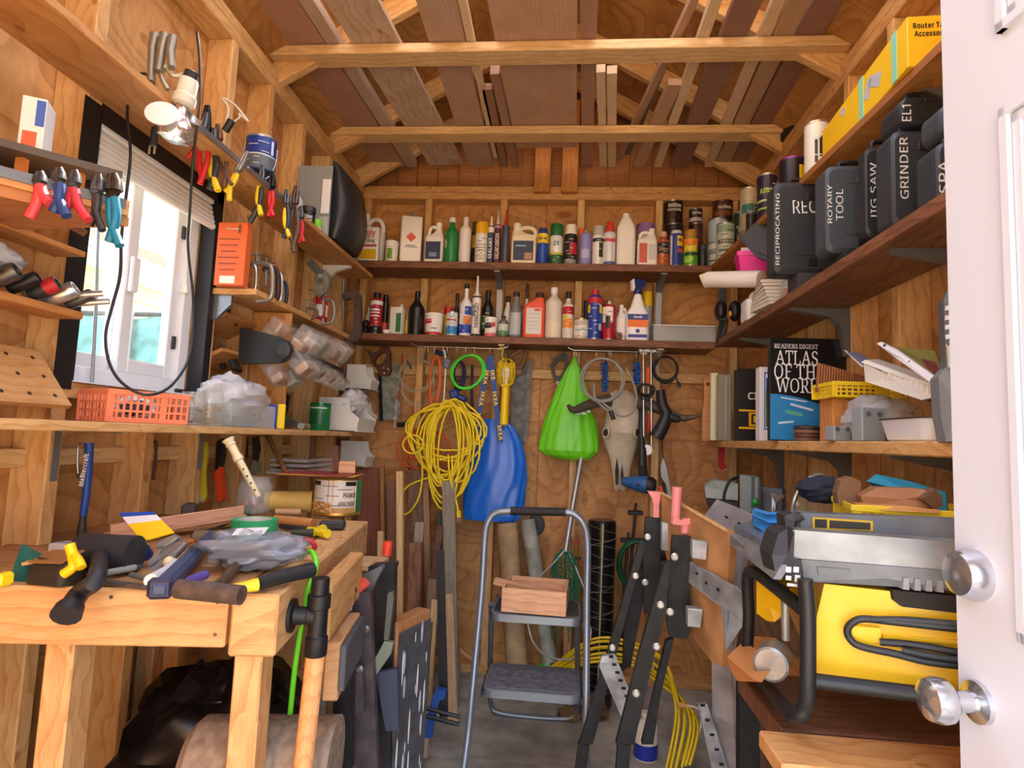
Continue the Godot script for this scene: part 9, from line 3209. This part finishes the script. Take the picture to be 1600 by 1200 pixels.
	for i in 17:
		var t := float(i) / 16
		arc.append(Vector2(lerpf(-aw * 0.5, aw * 0.5, t), hh * (0.45 - 0.22 * t * t)))
	prism(s, arc + [Vector2(aw * 0.5, 0.004), Vector2(-aw * 0.5, 0.004)], 0.0006, T(V(0, 0, zc)))
	part(o, "printed_globe", s, M("2f86c4", 0.3))
	for e in [[-0.2, 0.27, 0.22, 0.035, "5fae9a", -12], [-0.1, 0.33, 0.3, 0.02, "cfe2ee", -14], [-0.3, 0.18, 0.2, 0.02, "bcdcf0", 8], [0.05, 0.14, 0.3, 0.03, "1f5f9c", -8], [-0.2, 0.4, 0.34, 0.01, "e2f0f8", -8]]:
		s = st()
		prism(s, rr(aw * e[2], hh * e[3], hh * e[3] * 0.48, 4), 0.0006, T(V(aw * e[0], hh * e[1], zc + 0.0004), 0, 0, e[5]))
		part(o, "printed_cloud", s, M(e[4], 0.3))
	for i in 4:
		o = thing("coaster", "%s of four round wooden discs before the atlas" % ["lowest", "second", "third", "topmost"][i], "disc", V(0.765, py + i * 0.0125, -1.94), 0, "stack of discs on the pine shelf")
		s = st()
		lathe(s, [[0.035, 0.0], [0.038, 0.002], [0.038, 0.009], [0.035, 0.012]], 24)
		part(o, "disc", s, M(["6a4a38", "5a3e30", "7a5844", "2c2e34"][i], 0.6))
		s = st()
		lathe(s, [[0.01, 0.012], [0.009, 0.0122]], 12)
		part(o, "centre", s, M("3c2a20", 0.7))
	o = thing("wood_block", "upright orange pine block beside the discs", "block", V(0.80, py, -1.83), 0, pg)
	s = st()
	bx(s, Vector3(0.045, 0.125, 0.09), T(V(0, 0.0625, 0)), 0.002)
	part(o, "block", s, wood("dd9a56", "clear"))
	s = st()
	bx(s, Vector3(0.12, 0.03, 0.09), T(V(0.07, 0.108, -0.001)), 0.002)
	part(o, "crosspiece", s, wood("d8944e", "clear"))
	basket("little yellow basket raised on the pine block", V(0.855, py + 0.126, -1.80), 0.20, 0.045, 0.14, 0.0, "f0d024", pg)
	o = thing("slatted_comb", "row of thin wooden slats fanned in the yellow basket", "slats", V(0.84, py + 0.132, -1.83), 0, pg)
	for i in 22:
		s = st()
		bx(s, Vector3(0.0045, 0.085 - 0.002 * i, 0.012), T(V(-0.085 + i * 0.0075, 0.06 - 0.001 * i, 0), 0, 0, -4))
		part(o, "slat", s, wood("b0764c", "clear"))
	s = st()
	bx(s, Vector3(0.17, 0.01, 0.014), T(V(-0.006, 0.022, 0.0)))
	part(o, "base_strip", s, wood("9a6440", "clear"))
	o = thing("shelf_plastic_bag", "crumpled clear bag of brackets on the pine shelf", "bag", V(0.83, py, -1.64), 0, pg)
	s = st()
	crumple(s, Vector3(0.085, 0.06, 0.07), 101, 0.35)
	part(o, "film", s, clear("e2e4e2", 0.4, 0.15), T(V(0, 0.065, 0)))
	s = st()
	crumple(s, Vector3(0.06, 0.03, 0.05), 104, 0.4)
	part(o, "contents", s, worn("a09a90", "scuff", 0.5, 0.2, 20.0), T(V(0, 0.04, 0)))
	for e in [[0.76, -1.55, 0.065, 0.085, "tall grey electrical box on the pine shelf"], [0.735, -1.66, 0.05, 0.04, "low grey electrical box at the edge of the pine shelf"]]:
		o = thing("junction_box", e[4], "box", V(e[0], py, e[1]), 12, pg)
		s = st()
		bx(s, Vector3(e[2], e[3], 0.04), T(V(0, e[3] * 0.5, 0)), 0.003)
		part(o, "body", s, M("8f979c", 0.5))
		for i in 2:
			s = st()
			lathe(s, [[0.007, 0.0], [0.007, 0.001]], 12, T(V(-0.015 + i * 0.03, e[3] * 0.8, 0.0202), 90, 0, 0))
			part(o, "knockout", s, M("596166", 0.6))
	o = thing("enamel_tray", "white enamel tray with a dark rim on the pine shelf", "tray", V(0.83, py, -1.36), 0, pg)
	s = st()
	stack(s, [[0.0, 0.17, 0.16, 0.02], [0.004, 0.18, 0.17, 0.025], [0.046, 0.20, 0.19, 0.03], [0.048, 0.205, 0.195, 0.03]], Transform3D.IDENTITY, 5)
	part(o, "tray", s, M("e6eaf0", 0.25))
	s = st()
	stack(s, [[0.048, 0.206, 0.196, 0.03], [0.051, 0.207, 0.197, 0.03], [0.052, 0.2, 0.19, 0.03]], Transform3D.IDENTITY, 5)
	part(o, "rim", s, M("3c3834", 0.4))
	o = thing("wire_spool", "spool of dark red wire on the enamel tray", "spool", V(0.855, py + 0.0525, -1.37), 0, pg)
	for e in [[0.05, 0.0, 0.003, "1c1c1f", "flange"], [0.05, 0.04, 0.003, "1c1c1f", "flange"], [0.036, 0.003, 0.037, "6a1a2a", "wire"]]:
		s = st()
		if e[4] == "wire":
			var pf := []
			for i in 13:
				pf.append([e[0] + 0.0015 * (i % 2), 0.003 + 0.037 * i / 12.0])
			lathe(s, pf, 24)
		else:
			lathe(s, [[e[0], e[1]], [e[0], e[1] + e[2]]], 26)
		part(o, e[4], s, M(e[3], 0.45))
	o = thing("paint_tray", "tilted cream paint roller tray on the pine shelf", "tray", V(0.84, py + 0.10, -1.5), 0, pg)
	slab(o, "tray", [[1349, 565, 1.6], [1360, 568, 1.6], [1468, 608, 1.4], [1464, 620, 1.4], [1440, 625, 1.42], [1352, 596, 1.6]], V(0.06, 0.0, -0.05), M("e9e6dc", 0.4))
	slab(o, "lip", [[1345, 566, 1.6], [1352, 562, 1.6], [1474, 606, 1.4], [1470, 612, 1.4]], V(0.06, 0.01, -0.05), M("f0eee6", 0.4))
	for i in 9:
		slab(o, "rib", [[1380 + i * 8.5, 577 + i * 3.2, 1.545 - i * 0.0152], [1383 + i * 8.5, 578 + i * 3.2, 1.543 - i * 0.0152], [1381 + i * 8.5, 604 + i * 2.3, 1.543 - i * 0.0152], [1378 + i * 8.5, 603 + i * 2.3, 1.545 - i * 0.0152]], V(0, 0, -0.004), M("f2efe6", 0.4))
	o = thing("white_batten", "long white plastic strip leaning over the paint tray", "strip", W(1470, 610, 1.3), 0, pg)
	slab(o, "strip", [[1370, 537, 1.5], [1376, 534, 1.5], [1400, 546, 1.46], [1474, 598, 1.32], [1468, 608, 1.32], [1395, 556, 1.46]], V(0.01, 0.0, -0.006), M("eceef2", 0.4))
	for q in [[1381, 540, 1.485], [1420, 566, 1.415]]:
		s = st()
		ball(s, W(q[0], q[1], q[2]) + V(0, 0, 0.003), V(0.0035, 0.0035, 0.001))
		partw(o, "hole", s, M("3a3c40", 0.7))
	o = thing("packaged_blades", "clear packet with yellow and red card behind the white strip", "packet", W(1440, 570, 1.5), 0, pg)
	slab(o, "card", [[1400, 542, 1.56], [1460, 548, 1.45], [1478, 590, 1.42], [1420, 560, 1.54]], V(0.006, 0, -0.006), M("8f8a48", 0.4))
	slab(o, "red_patch", [[1440, 560, 1.455], [1462, 566, 1.42], [1472, 586, 1.41], [1450, 576, 1.45]], V(0, 0, -0.002), M("8a4440", 0.4))
	o = thing("cutter_card", "small purple and white packet on the little yellow basket", "packet", W(1350, 570, 1.7), 0, pg)
	slab(o, "card", [[1322, 549, 1.72], [1345, 552, 1.7], [1374, 572, 1.66], [1350, 572, 1.68]], V(0.004, 0, -0.004), M("5a5670", 0.4))
	slab(o, "white_back", [[1318, 547, 1.725], [1324, 548, 1.725], [1352, 573, 1.685], [1346, 573, 1.69]], V(0.002, 0, -0.004), M("dfe0e4", 0.5))
	o = thing("label_printer", "grey power tool standing at the near end of the pine shelf", "power tool", V(0.80, py, -1.17), 0, pg)
	slab(o, "body", [[1466, 588, 1.18], [1480, 572, 1.17], [1530, 566, 1.12], [1530, 690, 1.12], [1478, 690, 1.16], [1470, 650, 1.18]], V(0.02, 0, -0.06), M("7f8488", 0.5))
	slab(o, "tower", [[1474, 470, 1.18], [1482, 450, 1.18], [1530, 440, 1.14], [1530, 568, 1.12], [1478, 574, 1.17]], V(0.02, 0, -0.05), M("5a5e62", 0.5))
	slab(o, "pale_panel", [[1481, 540, 1.16], [1530, 530, 1.115], [1530, 570, 1.11], [1483, 574, 1.16]], V(0, 0, -0.004), M("c9c8b8", 0.5))
	for i in 5:
		slab(o, "key", [[1478, 478 + i * 15, 1.172], [1484, 477 + i * 15, 1.168], [1484, 484 + i * 15, 1.168], [1478, 485 + i * 15, 1.172]], V(0, 0, -0.003), M("d9dcd8", 0.5))

func o_box(label: String, p: Vector3, size: Vector3, c: String) -> void:
	var o := thing("carton", label, "box", p)
	var s := st()
	bx(s, size, T(V(0, size.y * 0.5, 0)), 0.001)
	part(o, "box", s, M(c, 0.7))
	s = st()
	bx(s, Vector3(size.x * 0.2, size.y * 0.98, 0.0006), T(V(0, size.y * 0.5, size.z * 0.5 + 0.0003)))
	part(o, "tape", s, M("6a6258", 0.6))

# ---------------------------------------------------------------- the open door
func build_door() -> void:
	var white := M("dde2ee", 0.35)
	var d := Node3D.new()
	d.name = "door_1"
	add_child(d)
	d.position = V(0.598, 0.012, 0.07)
	d.rotation_degrees.y = 4.6            # x runs into the leaf, z along it towards the hinge
	tag(d, "", "", "", "structure")
	var s := st()
	cuboid(s, V(0.0, 0.0, 0.0), V(0.044, 2.03, -0.925), 0.003)
	part(d, "leaf", s, white)
	for y in [[0.18, 0.82], [0.98, 1.62], [1.72, 1.92]]:
		for z in [[-0.12, -0.42], [-0.50, -0.82]]:
			s = st()
			for k in 3:
				var i := 0.014 * k
				var x := [-0.008, -0.003, -0.006][k] as float
				if k < 2:
					for e in [[V(x, y[0] + i, z[0] - i), V(0.001, y[0] + i + 0.012, z[1] + i)], [V(x, y[1] - i - 0.012, z[0] - i), V(0.001, y[1] - i, z[1] + i)], [V(x, y[0] + i, z[0] - i), V(0.001, y[1] - i, z[0] - i - 0.012)], [V(x, y[0] + i, z[1] + i + 0.012), V(0.001, y[1] - i, z[1] + i)]]:
						cuboid(s, e[0], e[1], 0.0005)
				else:
					cuboid(s, V(x, y[0] + 0.04, z[0] - 0.04), V(0.001, y[1] - 0.04, z[1] + 0.04), 0.002)
			part(d, "panel", s, white)
	var nick := M("cfd2d8", 0.18, 0.9)
	for sd in [0.0, 1.0]:
		var xf := T(V(0.0, 0.885, -0.888), 0, 0, 90) if sd == 0.0 else T(V(0.044, 0.885, -0.888), 0, 0, -90)
		s = st()
		lathe(s, [[0.026, 0.0], [0.025, 0.006], [0.013, 0.009], [0.012, 0.03], [0.018, 0.034], [0.026, 0.042], [0.0275, 0.052], [0.024, 0.064], [0.012, 0.07], [0.002, 0.071]], 28, xf)
		part(d, "door_knob", s, nick)
	s = st()
	lathe(s, [[0.032, 0.0], [0.032, 0.008], [0.026, 0.024], [0.018, 0.026], [0.002, 0.026]], 28, T(V(0.0, 1.04, -0.888), 0, 0, 90))
	part(d, "deadbolt", s, nick)
	s = st()
	cuboid(s, V(0.01, 0.86, -0.9255), V(0.034, 0.915, -0.9245))
	part(d, "latch_plate", s, nick)
	for y in [0.2, 1.0, 1.8]:
		s = st()
		lathe(s, [[0.007, y], [0.007, y + 0.09]], 10, T(V(-0.004, 0, 0.004)))
		part(d, "hinge", s, nick)
